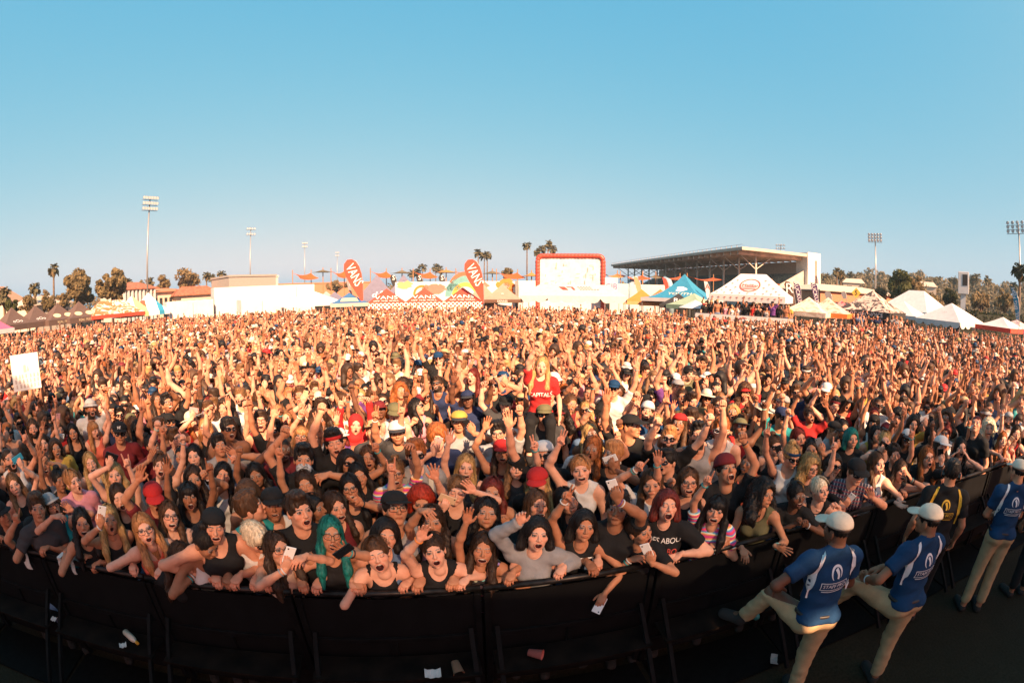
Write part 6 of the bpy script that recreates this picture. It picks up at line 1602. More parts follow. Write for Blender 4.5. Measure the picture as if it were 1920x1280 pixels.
for y in (-1.5, 1.2): palmprint((-3.32, y, 1.2), (0, -1, 0), (0, 0, 1), 1.0, GREYP, rp)
ringflat((-3.32, -.1, 1.2), (0, -1, 0), (0, 0, 1), .45, .56, GREYP, rp)
tag(rp, 'raised viewing platform wrapped in white banners printed with pink palm trees', 'platform')
def loose_people(spots_, grp, labs, baseZ=0, turn=0):
    for i, (x, y, lab) in enumerate(spots_):
        pass
RP = random.Random(17)
def far_person(x, y, z, lab, grp, turn=0, raised=.3, **kw):
    sp = rand_spec(RP, raised); sp.pop('ph', None); sp.update(kw); sp['fullleg'] = 1
    L0 = dict(LOD[2]); 
    r, objs, info, st, sp2 = finish_person(sp, pos=(x, y), rz=math.atan2(-x, y) + turn + RP.gauss(0, .2), lod=2, base=z)
    return r, sp
cz, sz = math.cos(face(pc_) + ROT), math.sin(face(pc_) + ROT)
def on_plat(lx, ly): return pc_[0] + cz * lx - sz * ly, pc_[1] + sz * lx + cz * ly
k = 0
for ly, n in ((-2.3, 13), (-1.75, 12), (-1.1, 9)):
    for i in range(n):
        x, y = on_plat(-2.95 + 5.9 * (i + .5) / n + RP.uniform(-.08, .08), ly + RP.uniform(-.1, .1))
        for t in range(60):
            st_ = RP.getstate(); r, sp = None, rand_spec(RP, .3); lab = label_for(sp, 0).split(', ')[0] + ', on the palm banner platform'
            if lab not in used_labels and len(lab.split()) <= 16: break
        sp.pop('ph', None); sp['arms'] = {q: a for q, a in sp['arms'].items()}
        r, *_ = finish_person(sp, pos=(x, y), rz=math.atan2(-x, y) + RP.gauss(0, .3), lod=2, base=PZ)
        used_labels[lab] = 1; tag(r, lab, 'person', 'people on the viewing platform')
# second group behind a steel barrier --------------------------------------------------
def riser(px, D, w, lab):
    p = Gp(px, D); r = empty('crowd_riser', tuple(p), face(p)); MB().box(-w / 2, w / 2, 0, 2.2, .55, .68).build('deck', plain('platform_deck', (.2, .17, .14), .8), r)
    for x in (-w / 2 + .1, 0, w / 2 - .1):
        for y in (.1, 2.1): MB().box(x - .04, x + .04, y - .04, y + .04, 0, .55).build('leg', STEEL, r)
    tag(r, lab, 'platform'); return p, face(p)
pr_, fr_ = riser(1652, 31.5, 4.6, 'low riser with people behind the steel barrier on the right')
def steel_barrier(px, D, n, lab):
    for i in range(n):
        p = Gp(px + 42 * i, D); r = empty('steel_barrier', tuple(p), face(p)); w = 1.1
        fr = MB(); fr.tube([(-w, 0, .1), (-w, 0, 1.62), (w, 0, 1.62), (w, 0, .1), (-w, 0, .1)], .03, 6); fr.build('frame', STEEL, r, smooth=True)
        bars = MB()
        for k in range(13): x = -w + 2 * w * (k + 1) / 14; bars.tube([(x, 0, .12), (x, 0, 1.6)], .014, 5)
        bars.build('bars', STEEL, r)
        MB().box(-w - .02, -w + .05, -.35, .35, 0, .05).build('foot', STEEL, r); MB().box(w - .05, w + .02, -.35, .35, 0, .05).build('foot', STEEL, r)
        tag(r, lab[i], 'barrier', 'steel barriers before the riser')
steel_barrier(1612, 30.6, 3, ['grey steel barrier with upright bars, leftmost of the three before the riser', 'grey steel barrier with upright bars, middle of the three before the riser', 'grey steel barrier with upright bars, rightmost of the three before the riser'])
for i in range(12):
    a = fr_; lx, ly = -2.1 + 4.2 * (i + .5) / 12, (.45 if i % 2 else 1.2); x, y = pr_[0] + math.cos(a) * lx - math.sin(a) * ly, pr_[1] + math.sin(a) * lx + math.cos(a) * ly
    for t in range(60):
        sp = rand_spec(RP, .12); sp['tc'] = RP.choice(['maroon', 'navy', 'black', 'grey', 'denim', 'white']); lab = label_for(sp, 0).split(', ')[0] + ', on the riser behind the steel barrier'
        if lab not in used_labels and len(lab.split()) <= 16: break
    sp.pop('ph', None); r, *_ = finish_person(sp, pos=(x, y), rz=math.atan2(-x, y), lod=2, base=.68); used_labels[lab] = 1; tag(r, lab, 'person', 'people on the riser')
# flags and tents on the right --------------------------------------------------------
feather([(1492, 580), (1489, 556), (1485, 538), (1479, 528), (1473, 527), (1470, 533), (1476, 548), (1483, 562), (1488, 580)], 33, (1493, 583), BRN, 'brown feather flag with white letter R right of the sponsor tent', 'R', 1.0, WP, ((1475, 541), (1485, 541)))
for px, w in ((1502, 'nearer the brown feather flag'), (1534, 'farther from the brown feather flag')):
    feather([(px, 568), (px - .5, 548), (px - 2, 536), (px - 7, 531), (px - 15, 528), (px - 12, 541), (px - 9, 555), (px - 6, 568)], 34, (px, 580), PUR, 'dark purple feather flag with orange tip, ' + w, 'RUCKUS', .42, WP, ((px - 9, 536), (px - 3, 562)))
    q = None
feather([(1560, 570), (1559, 555), (1555, 546), (1549, 545), (1546, 551), (1549, 560), (1555, 571)], 36, (1561, 580), GREYF, 'pale grey feather flag with dark print left of the black patterned tent')
feather([(1587, 560), (1586, 551), (1583, 546), (1578, 547), (1577, 552), (1581, 560)], 40, (1588, 570), GREYF, 'small pale grey feather flag left of the yellow diamond sign')
def diamond(px, py, D):
    p = Gp(px, D); z = Hz(px, py, D); r = empty('diamond_sign', tuple(p), face(p)); s = .36; yl = plain('sign_yellow', (.65, .42, .06), .5); q = MB()
    q.hexa([(0, -.02, z - s), (s, -.02, z), (s, .02, z), (0, .02, z - s), (-s, -.02, z), (0, -.02, z + s), (0, .02, z + s), (-s, .02, z)]) if False else None
    q = MB(); q.v = [(0, -.02, z - s), (s, -.02, z), (0, -.02, z + s), (-s, -.02, z), (0, .02, z - s), (s, .02, z), (0, .02, z + s), (-s, .02, z)]; q.f = [(0, 1, 2, 3), (7, 6, 5, 4), (0, 4, 5, 1), (1, 5, 6, 2), (2, 6, 7, 3), (3, 7, 4, 0)]
    q.build('panel', yl, r); MB().tube([(0, .05, 0), (0, .05, z)], .03, 6).build('pole', STEEL, r); decal('S', (0, -.02, z), (1, 0, 0), (0, 0, 1), .5, BLK, r); tag(r, 'yellow diamond sign with black letter S above the black patterned tent', 'sign')
diamond(1605, 549, 34)
def swirl(name, c1, c2, sc=1.1):
    m, nt, b = newmat(name); n = noise(nt, sc, 2, .5); n.inputs['Distortion'].default_value = 2.5
    c = ramp(nt, n.outputs[0], [(.44, c1), (.52, c2)]); nt.links.new(c, b.inputs['Base Color']); b.inputs['Roughness'].default_value = .8; return m
tent(1636, 35, 4.3, 4.05, swirl('black_pattern_canopy', (.05, .04, .04), (.55, .42, .35)), 'black tent with pale swirls and white lettered valance right of the yellow sign', BLK, sag=1.15, ze=2.6, vh=.45, rot=-.35, front=txt_valance('#BROTHERCHOICE', .38, WP))
tent(1517, 31.5, 3.4, 3.3, swirl('beige_pattern_canopy', (.46, .34, .26), (.6, .5, .42)), 'beige patterned tent right of the platform', sag=1.5, rot=-.3, front=txt_valance('MIXTAPE', .2, WP))
tent(1553, 32.5, 3.4, 3.35, swirl('coral_pattern_canopy', (.62, .25, .18), (.68, .48, .38)), 'coral patterned tent between beige tent and black patterned tent', ORG, sag=1.5, rot=-.2)
tent(1578, 37, 3.2, 3.2, swirl('maroon_pattern_canopy', (.2, .03, .05), (.45, .2, .2)), 'maroon patterned tent behind the coral tent', sag=1.4)
tent(1718, 52, 6.6, 4.7, WHITE, 'very large plain white tent on the right beneath the big green tree', d=7, ze=2.6, vh=.3, ridge=1.0, sag=1.0, rot=-.5, name='marquee')
tent(1695, 42, 4.2, 3.5, WHITE, 'small white peaked tent in front of the very large white tent', sag=1.4, rot=-.4)
tent(1785, 37, 4.3, 3.6, WHITE, 'white tent with scalloped valance near the clipped hedge', ze=2.35, vh=.34, scallop=True, sag=1.0, rot=-.55, name='marquee', front=txt_front('- - -', .5, .35, GREYP))
tent(1882, 36, 3.2, 3.0, WHITE, 'white tent with red edge, left of the pair at the far right', REDC, sag=1.4, rot=-.5)
tent(1908, 38, 3.2, 2.9, CL('pinkwhite', (.62, .4, .38)), 'pinkish tent, right of the pair at the far right', BLUE, sag=1.4, rot=-.5)
feather([(1911, 600), (1911, 580), (1909, 560), (1904, 546), (1895, 537), (1899, 556), (1903, 580), (1906, 600)], 33, (1911, 606), TEALF, 'tall blue feather flag with white lettering at the far right', 'REEL BIG FISH', .36, WP, ((1908.5, 598), (1901, 548)))
def scoreboard(px, D):
    p = Gp(px, D); r = empty('white_tower', tuple(p), face(p)); h = Hz(px, 510, D)
    MB().box(-.35, .35, -.3, .3, 0, h - 2.6).build('shaft', WHITEP, r); MB().box(-.75, .75, -.6, .6, h - 2.6, h).build('head', WHITEP, r, bevel=.05); MB().box(-.15, .55, -.63, -.605, h - 1.6, h - .3).build('dark_opening', BLK, r); tag(r, 'slim white tower with a square head behind the hedge on the right', 'tower')
scoreboard(1806, 62)
# left side ----------------------------------------------------------------------
DK = CL('dark_brown', (.10, .062, .05)); CREAM = CL('cream3', (.6, .5, .33))
def eyes(r, mid, W, Dp, ze, vh):
    o, xd, yd = mid(.38)
    for s in (-1, 1): flatpoly([(s * .55 + .38 * math.cos(t), .26 * math.sin(t)) for t in np.linspace(0, 2 * PI, 16)[:-1]], o, xd, yd, CREAM, r)
for px, w, fr in ((21, 'leftmost of the four', txt_front('oOo', .3, .5, WP)), (65, 'second from the left of the four', txt_front('oOo', .3, .5, WP)), (107, 'third from the left of the four', both(eyes, txt_valance('REAL FRIENDS', .27, CREAM))), (147, 'rightmost of the four, beside the floral tent', both(eyes, txt_valance('REAL FRIENDS', .27, CREAM)))):
    tent(px, 41 if px > 50 else 40, 3.3, 3.75, DK, 'dark brown peaked tent, ' + w, sag=1.5, ze=2.5, vh=.4, rot=.45, front=fr)
tent(-24, 37, 3.2, 3.5, CL('hot_pink', (.6, .1, .2)), 'pink tent cut off by the left edge of the picture', WHITE, rot=.4)
wall_thing('dark_banner', 14, 62, 38.5, 39.5, .3, 1.9, CL('dark_banner', (.07, .06, .06)), 'dark banner with white lettering below the leftmost brown tents', 'banner', th=.08, parts=lambda r, L: decal('THE WORD', (0, 0, 1.35), (1, 0, 0), (0, 0, 1), .5, WP, r))
tent(210, 42, 5.2, 3.6, swirl('floral_canopy', (.6, .55, .48), (.62, .14, .05), 1.3), 'white tent scattered with orange red flowers left of the striped tents', REDC, d=3.5, ridge=1.2, ze=2.5, rot=.35)
def stripes(name, cols, axis=0):
    m, nt, b = newmat(name); t = nt.nodes.new('ShaderNodeTexCoord'); s = nt.nodes.new('ShaderNodeSeparateXYZ'); nt.links.new(t.outputs['Object'], s.inputs[0])
    mr = nt.nodes.new('ShaderNodeMapRange'); mr.inputs[1].default_value = -1.7; mr.inputs[2].default_value = 1.7; nt.links.new(s.outputs[axis], mr.inputs[0])
    st_ = []; n = len(cols)
    r = nt.nodes.new('ShaderNodeValToRGB'); r.color_ramp.interpolation = 'CONSTANT'
    while len(r.color_ramp.elements) < n: r.color_ramp.elements.new(.5)
    for i, c in enumerate(cols): r.color_ramp.elements[i].position = i / n; r.color_ramp.elements[i].color = (*c, 1)
    nt.links.new(mr.outputs[0], r.inputs[0]); nt.links.new(r.outputs[0], b.inputs['Base Color']); b.inputs['Roughness'].default_value = .8; return m
Wc, Bc, Yc, Rc = (.74, .73, .71), (.02, .22, .36), (.68, .48, .2), (.62, .08, .04)
tent(247, 44, 3.4, 3.9, stripes('stripe_blue_yellow', [Bc, Wc, Wc, Yc, Yc, Wc]), 'white tent with blue and yellow stripes beside the floral tent', ze=2.4, vh=.35, rot=.3)
tent(278, 45.5, 3.4, 4.1, stripes('stripe_red_blue', [Rc, Rc, Wc, Wc, Bc, Wc]), 'white tent with red and blue stripes below the tall light pole', ze=2.4, vh=.35, rot=.3)
# trailers --------------------------------------------------------------------------
def trailer(px0, px1, D0, D1, h, lab, z0=.9, th=2.5, det=True):
    def parts(r, L):
        for s in (-1, 1):
            for k in range(2):
                w = MB(); x = s * L * .36 + k * 1.1; w.tube([(x, .05, .5), (x, .35, .5)], .5, 16); w.build('wheel', plain('tyre', (.02, .02, .02), .8), r)
        if det:
            MB().box(L / 2 - 2.2, L / 2 - 2.15, -.012, -.002, z0 + .3, h - .2).build('door_seam', plain('seam_grey', (.3, .3, .3), .6), r)
            MB().box(-L / 2, L / 2, -.025, -.003, z0, z0 + .12).build('side_rail', plain('seam_grey', (.3, .3, .3), .6), r)
    return wall_thing('white_trailer', px0, px1, D0, D1, z0, h, WHITEP, lab, 'trailer', th=th, parts=parts)
trailer(402, 590, 47, 50, 4.2, 'very long white trailer below the flat grey building')
trailer(452, 532, 42.5, 43.5, 2.9, 'small white truck box parked before the very long trailer', z0=.7)
trailer(312, 400, 45, 46, 3.1, 'white trailer right of the striped tents', z0=.6)
# buildings -----------------------------------------------------------------------
STUC = plain('stucco_cream', (.60, .50, .40), .9); TILE = plain('roof_tile', (.42, .14, .07), .8, nz=.25, ns=2); BRICK = plain('orange_block', (.50, .20, .11), .9, nz=.15); GREYW = plain('grey_ribbed', (.30, .28, .26), .8); DARKW = plain('dark_glass', (.03, .035, .04), .2)
def building(px0, px1, D0, D1, h, mat, lab, depth=10, roof=None, rh=2, wins=0, cols=0, winh=(.45, .75), name='building', hip=.8):
    a, b = Gp(px0, D0), Gp(px1, D1); L = np.linalg.norm(b - a); r = empty(name, tuple((a + b) / 2), math.atan2(b[1] - a[1], b[0] - a[0]))
    MB().box(-L / 2, L / 2, 0, depth, 0, h).build('wall', mat, r)
    if roof:
        e = .6; q = MB(); x0, x1, y0, y1 = -L / 2 - e, L / 2 + e, -e, depth + e; ym = depth / 2; ix = min(L * .3, depth * .5) * hip
        q.v = [(x0, y0, h), (x1, y0, h), (x1, y1, h), (x0, y1, h), (x0 + ix, ym, h + rh), (x1 - ix, ym, h + rh), (x0, y0, h - .15), (x1, y0, h - .15), (x1, y1, h - .15), (x0, y1, h - .15)]
        q.f = [(0, 1, 5, 4), (1, 2, 5), (2, 3, 4, 5), (3, 0, 4), (6, 7, 1, 0), (7, 8, 2, 1), (8, 9, 3, 2), (9, 6, 0, 3)]; q.build('roof', roof, r)
    else: MB().box(-L / 2 - .15, L / 2 + .15, -.15, depth + .15, h + .003, h + .35).build('parapet', mat, r)
    for k in range(wins):
        x = -L / 2 + L * (k + .5) / wins; w = L / wins * .28; f_ = MB().box(x - w, x + w, -.05, -.003, h * winh[0], h * winh[1]).build('window', DARKW, r)
        MB().box(x - w - .08, x + w + .08, -.12, -.053, h * winh[0] - .14, h * winh[0]).build('sill', WHITEP, f_)
    for k in range(cols): x = -L / 2 + L * (k + .5) / cols; MB().box(x - .18, x + .18, -.45, -.1, 0, h).build('column', WHITEP, r)
    return tag(r, lab, 'building')
building(229, 292, 88, 92, 5.7, plain('white_stucco', (.55, .50, .44), .9), 'white building with columns and a red tiled roof behind the light pole', roof=TILE, rh=1.4, cols=9)
building(288, 342, 92, 95, 5.0, STUC, 'low tan building with overhanging roof right of the columned building', roof=BRICK, rh=.7, wins=6)
building(340, 412, 86, 88, 4.0, STUC, 'tan roofed pavilion behind the white trailers', roof=TILE, rh=1.6, wins=5)
building(430, 518, 82, 86, 6.6, GREYW, 'flat grey ribbed building above the very long trailer', wins=1, winh=(.5, .62))
MBX = building(500, 522, 90, 91, 6.6, plain('white_stucco', (.55, .50, .44), .9), 'narrow white block at the right end of the grey building', depth=6)
building(523, 700, 130, 140, 5.8, BRICK, 'long low orange building behind the shade sails', wins=0)
building(18, 45, 95, 98, 5.4, STUC, 'house with a steep tan roof among the trees at the left', roof=plain('tan_tile', (.40, .22, .14), .8), rh=3.0, wins=2, depth=12, name='house')
building(70, 130, 80, 84, 4.2, plain('pale_stucco', (.6, .52, .42), .9), 'low pale house below the thin palm at the left', roof=plain('pale_roof', (.5, .4, .32), .8), rh=1.4, wins=4, name='house')
building(1538, 1690, 78, 95, 4.6, BRICK, 'long low orange building with pale roof below the wooded hill', depth=14, roof=plain('pale_roof2', (.55, .46, .38), .8), rh=1.2, wins=9, winh=(.3, .6))
# grandstand ---------------------------------------------------------------------
def grandstand():
    B = V(42, 74); A = V(34, 148); ax = nrm(A - B); dp = V(ax[1], -ax[0]); L = np.linalg.norm(A - B); r = empty('grandstand', (B[0], B[1], 0), math.atan2(ax[1], ax[0]))
    # local x runs along the stand, local -y towards the back (away from the field)
    H = 11.3; RT = plain('roof_timber', (.62, .42, .30), .9, nz=.2, ns=1); CO = plain('concrete', (.42, .38, .34), .9, nz=.12, ns=1); SEAT = plain('seat_green_grey', (.18, .20, .18), .8, nz=.3, ns=2)
    n = 24; mb = MB()
    MB().box(-1.0, L, -18.5, .5, H, H + .55).build('roof', plain('roof_fascia', (.55, .43, .35), .8), r)
    bm_ = MB()
    for k in range(30): x = L * (k + .3) / 30; bm_.box(x - .12, x + .12, -18, .3, H - .75, H - .002)
    for k in range(5): y = -17 + 4 * k; bm_.box(0, L - .5, y - .1, y + .1, H - .45, H - .2) if False else None
    bm_.build('roof_beams', RT, r)
    MB().box(-.8, L - .3, -18.2, .2, H - .06, H - .003).build('ceiling', RT, r)
    cm = MB(); rail_ = MB()
    for k in range(13):
        x = 2 + (L - 4) * k / 12; c = MB(); c.box(x - .16, x + .16, -5.2, -4.88, 0, H - .76); c.beam((x, -5.0, H - 3.2), (x, -1.5, H - .8), .14, .14); c.beam((x, -5.08, H - 3.2), (x, -9, H - .8), .14, .14); c.build('column', plain('column_cream', (.58, .50, .42), .7), r)
    for k in range(40): x = L * (k + .5) / 40; rail_.box(x - .05, x + .05, .3, .4, H + .56, H + 1.0)
    rail_.box(-1, L, .33, .37, H + .96, H + 1.02); rail_.build('roof_railing', STEEL, r)
    st_ = MB(); nst = 16
    for k in range(nst): st_.box(0, L, -3.5 - (k + 1) * .8, -3.5 - k * .8 - .002, 0, 2.2 + k * .38)
    st_.build('seating_tiers', SEAT, r)
    MB().box(0, L, -3.49, -3.2, 0, 2.6).build('front_wall', CO, r)
    MB().box(0, L, -18.0, -17.6, 0, H - .78).build('back_wall', plain('tan_wall', (.60, .45, .33), .9), r)
    q = MB(); q.v = [(-.25, -3.4, 0), (-.25, -16.5, 0), (-.25, -16.5, 8.6), (-.25, -3.4, 2.6), (-.02, -3.4, 0), (-.02, -16.5, 0), (-.02, -16.5, 8.6), (-.02, -3.4, 2.6)]; q.f = [(0, 1, 2, 3), (7, 6, 5, 4), (0, 4, 5, 1), (3, 2, 6, 7), (0, 3, 7, 4), (1, 5, 6, 2)]; q.build('end_wall', CO, r)
    MB().box(-1.2, 2.5, -20.5, -16.6, 0, H + .9).build('stair_tower', plain('tower_white', (.72, .68, .62), .8), r); MB().box(-1.23, -1.205, -19.4, -18.7, 3, H - .6).build('tower_window', plain('tower_slot', (.25, .2, .17), .8), r)
    tag(r, 'long grandstand with a cantilevered brown roof on slim columns right of centre', 'grandstand')
grandstand()
# light poles -------------------------------------------------------------------------
def lightpole(px, ytop, ybot, D, rows, nl, lab, w=2.6, rot=0):
    p = Gp(px, D); zt, zb = Hz(px, ytop, D), Hz(px, ybot, D); r = empty('floodlight_mast', tuple(p), face(p) + rot)
    MB().tube([(0, 0, 0), (0, 0, zt)], [.19, .10], 10).build('pole', plain('galvanised', (.34, .34, .34), .4, .5), r, smooth=True)
    LM = plain('lamp_housing', (.26, .26, .27), .35, .4); LG = plain('lamp_glass', (.7, .72, .74), .1)
    for k in range(rows):
        z = zb + (zt - zb) * (k + .5) / rows; MB().box(-w, w, -.05, .05, z - .05, z + .02).build('crossarm', LM, r)
        for i in range(nl):
            x = -w + 2 * w * (i + .5) / nl; h = MB(); h.tube([(x, -.12, z + .42), (x, -.5, z + .28), (x, -.62, z + .23)], [.12, .24, .26], 10); o = h.build('floodlight', LM, r, smooth=True)
            MB().tube([(x, -.621, z + .23), (x, -.64, z + .222)], .23, 10).build('lamp_glass', LG, o)
    tag(r, lab, 'light pole', 'floodlight masts round the field')
lightpole(277, 370, 400, 78, 3, 6, 'tall floodlight mast rising above the striped tents on the left', 1.45, .3)
lightpole(470, 426, 446, 120, 2, 4, 'floodlight mast behind the flat grey building', 1.3, .2)
lightpole(572, 454, 467, 160, 2, 4, 'faint distant floodlight mast above the left shade sails', 1.0)
lightpole(633, 472, 483, 190, 2, 3, 'faint most distant floodlight mast beside the left red teardrop', .9)
lightpole(1463, 458, 470, 150, 2, 4, 'floodlight mast in front of the grandstand end', 1.7, -.2)
lightpole(1641, 440, 457, 92, 3, 5, 'floodlight mast standing before the wooded hill', 1.5, -.1)
lightpole(1912, 418, 442, 74, 3, 5, 'floodlight mast at the far right edge', 2.1, -.3)
# shade sails ------------------------------------------------------------------------
def sail(px0, px1, ytop, D, mat, lab, dy=14, post=True, pyr=False):
    a, b = Gp(px0, D), Gp(px1, D + 1.5); z = Hz((px0 + px1) / 2, ytop, D); L = np.linalg.norm(b - a); r = empty('shade_sail', tuple((a + b) / 2), math.atan2(b[1] - a[1], b[0] - a[0])); n = 8; dz = dy / FPX * D
    v = []
    for j in range(n + 1):
        for i in range(n + 1):
            u, w = i / n * 2 - 1, j / n * 2 - 1
            if pyr: zz = z + dz * .0 - (1 - (1 - abs(u)) * (1 - abs(w))) ** 1 * dz * .9
            else: zz = z - dz * .8 * (1 - j / n) - .35 * (1 - u * u) * (j / n) - .5 * (1 - u * u) * (1 - j / n) * .4
            k = 1 - .16 * (1 - u * u) * (abs(w)) ; k2 = 1 - .16 * (1 - w * w) * abs(u)
            v.append((u * L / 2 * k2, w * L * .35 * k, zz))
    f = [(j * (n + 1) + i, j * (n + 1) + i + 1, (j + 1) * (n + 1) + i + 1, (j + 1) * (n + 1) + i) for j in range(n) for i in range(n)]
    me = bpy.data.meshes.new('sail_cloth'); me.from_pydata(v, [], f); me.materials.append(mat); o = link('sail_cloth', me, r); s = o.modifiers.new('t', 'SOLIDIFY'); s.thickness = .03
    PM = plain('timber_post', (.35, .18, .08), .8)
    if pyr: MB().tube([(0, 0, 0), (0, 0, z + .3)], .07, 8).build('post', PM, r)
    elif post:
        for sx in (-1, 1): MB().tube([(sx * L / 2, L * .35 * 1, 0), (sx * L / 2, L * .35, v[-1][2] + .4)], .06, 8).build('post', PM, r)
    tag(r, lab, 'shade sail', 'shade sails behind the stalls')
OS = CL('sail_orange', (.46, .085, .012)); OG = CL('sail_olive', (.12, .10, .06)); OT = CL('sail_ochre', (.40, .18, .05))
sail(556, 591, 510, 62, OS, 'orange shade sail, leftmost of the row'); sail(628, 653, 507, 62, OS, 'orange shade sail half behind the left red teardrop')
sail(702, 732, 507, 60, OS, 'orange shade sail above the plain slate tent'); sail(782, 814, 508, 60, OS, 'orange shade sail above the middle of the mural wall'); sail(862, 884, 508, 60, OS, 'orange shade sail left behind the right red teardrop')
sail(938, 978, 509, 58, OS, 'orange shade sail left of the inflatable screen'); sail(1170, 1212, 514, 56, OS, 'orange shade sail in front of the far end of the grandstand', dy=9)
sail(590, 622, 505, 66, OG, 'olive pyramid shade sail beside the leftmost orange one', 5, pyr=True); sail(738, 770, 506, 62, OG, 'olive pyramid shade sail left of the mural rainbow', 6, pyr=True); sail(815, 858, 505, 61, OT, 'ochre pyramid shade sail right of the mural rainbow', 6, pyr=True); sail(908, 938, 507, 60, OG, 'olive pyramid shade sail beside the round bush', 6, pyr=True); sail(983, 1010, 510, 58, OT, 'ochre pyramid shade sail touching the inflatable frame', 8, pyr=True)
sail(1133, 1165, 511, 56, OT, 'ochre shade sail right of the inflatable screen', dy=8); sail(1212, 1236, 513, 60, OG, 'dark olive shade sail below the grandstand roof', dy=7)
sail(1236, 1282, 516, 58, OS, 'orange shade sail left of the blue tent peak', dy=6); sail(1295, 1345, 518, 56, OS, 'orange shade sail right of the blue tent peak', dy=6); sail(1430, 1455, 528, 52, OS, 'orange shade sail right behind the sponsor tent', dy=5)
# vegetation -------------------------------------------------------------------------
def leafmat(name, c):
    m, nt, b = newmat(name); n = noise(nt, 1.4, 4, .7); oi = nt.nodes.new('ShaderNodeNewGeometry')
    cc_ = ramp(nt, n.outputs[0], [(.3, tuple(q * .55 for q in c)), (.5, c), (.72, tuple(q * 1.5 for q in c))]); nt.links.new(cc_, b.inputs['Base Color']); b.inputs['Roughness'].default_value = .7; b.inputs['Specular IOR Level'].default_value = .2
    tl = nt.nodes.new('ShaderNodeBsdfTranslucent'); nt.links.new(cc_, tl.inputs[0]); mx = nt.nodes.new('ShaderNodeMixShader'); mx.inputs[0].default_value = .4; nt.links.new(b.outputs[0], mx.inputs[1]); nt.links.new(tl.outputs[0], mx.inputs[2]); nt.links.new(mx.outputs[0], nt.nodes['Material Output'].inputs[0]); return m
BARK = plain('bark', (.16, .10, .06), .9, nz=.3, ns=3)
LF = {'olive': leafmat('leaf_olive', (.20, .15, .07)), 'gold': leafmat('leaf_gold', (.22, .16, .08)), 'green': leafmat('leaf_green', (.085, .09, .03)), 'dark': leafmat('leaf_dark', (.03, .038, .016)), 'hill': leafmat('leaf_hill', (.20, .17, .11)), 'palm': leafmat('leaf_palm', (.15, .13, .07))}
def leaves(clumps, n, size, R_):
    c = np.array(clumps); k = R_.integers(0, len(c), n); d = R_.normal(size=(n, 3)); d /= np.linalg.norm(d, axis=1)[:, None]; rr = (.45 + .6 * R_.random(n) ** .6)
    p = c[k, :3] + d * (c[k, 3] * rr)[:, None] * V(1, 1, .8)
    a = R_.normal(size=(n, 3)); a -= d * (a * d).sum(1)[:, None] * .6; a /= np.linalg.norm(a, axis=1)[:, None]; b = np.cross(a, d + R_.normal(size=(n, 3)) * .5); b /= np.linalg.norm(b, axis=1)[:, None] + 1e-9
    s = size * (.6 + .8 * R_.random(n))[:, None]; v = np.stack([p - a * s, p - b * s * .6, p + a * s, p + b * s * .6], 1).reshape(-1, 3); return v, np.arange(4 * n).reshape(n, 4)
def tree(px, ytop, ybot, wpx, D, leaf, lab, seed, n=2600, name='tree', cat='tree', ncl=26, conic=0, size=.30, grp='trees beyond the field'):
    R_ = np.random.default_rng(seed); p = Gp(px, D); zt, zb = Hz(px, ytop, D), max(.3, Hz(px, ybot, D)); w = wpx / 2 / FPX * D; h = (zt - zb) / 2; cz = (zt + zb) / 2; r = empty(name, tuple(p), face(p)); cl = []
    for k in range(ncl):
        d = R_.normal(size=3); d /= np.linalg.norm(d); q = R_.random() ** .45; z = cz + d[2] * h * q * .85; tap = 1 - conic * max(0, (z - zb) / (zt - zb)); cl.append((d[0] * w * q * .8 * tap, d[1] * w * q * .8 * tap, z, min(w, h) * R_.uniform(.22, .42) * (tap * .8 + .2)))
    v, f = leaves(cl, n, size * max(.5, w / 3), R_); link('crown', mesh_np('crown', v, f, LF[leaf], smooth=False), r)
    tr = MB(); tr.tube([(0, 0, 0), (.1, 0, zb), (.0, .1, cz)], [max(.12, w * .09), max(.1, w * .07), .06], 8)
    for k in range(6): c = cl[k]; tr.tube([(.05, 0, zb * .8 + .3), (c[0] * .5, c[1] * .5, (zb + c[2]) / 2), c[:3]], [w * .045 + .03, w * .03 + .02, .02], 6)
    tr.build('trunk', BARK, r, smooth=True); return tag(r, lab, cat, grp)
tree(148, 508, 578, 66, 78, 'olive', 'large olive tree behind the brown tents, left of the pair', 1, 6000, ncl=34); tree(210, 504, 566, 62, 76, 'olive', 'large olive tree behind the floral tent, right of the pair', 2, 6000, ncl=34)
tree(308, 512, 548, 34, 100, 'olive', 'round olive tree right of the tall floodlight mast', 3, 1800); tree(352, 502, 550, 56, 96, 'gold', 'golden dry tree above the tan pavilion', 4, 2200, ncl=40, size=.24)
tree(22, 555, 590, 30, 60, 'green', 'round green tree at the left edge behind the brown tents', 5, 1500); tree(52, 552, 592, 36, 58, 'olive', 'bushy olive tree between the steep roofed house and brown tents', 6, 1600); tree(92, 548, 590, 34, 60, 'olive', 'bushy olive tree below the tall thin palm', 7, 1600); tree(118, 545, 585, 30, 66, 'gold', 'pale dry bush left of the large olive pair', 8, 1200)
tree(85, 540, 570, 26, 90, 'gold', 'pale dry tree behind the low pale house', 9, 1000); tree(270, 520, 548, 26, 110, 'gold', 'small dry tree behind the columned building', 10, 900); tree(952, 500, 525, 30, 95, 'olive', 'round bush behind the orange sail left of the inflatable screen', 11, 1300)
tree(1688, 506, 566, 52, 72, 'green', 'big round green tree above the very large white tent', 12, 4200, ncl=34); tree(1712, 512, 570, 44, 76, 'gold', 'golden tree right behind the big green tree', 13, 2200); tree(1650, 535, 566, 30, 74, 'gold', 'small golden tree left of the big green tree', 14, 1200)
tree(1780, 540, 580, 34, 66, 'dark', 'dark round tree beside the slim white tower', 15, 1800); tree(630, 525, 545, 60, 125, 'gold', 'dry shrubs in front of the long low orange building', 16, 1000)
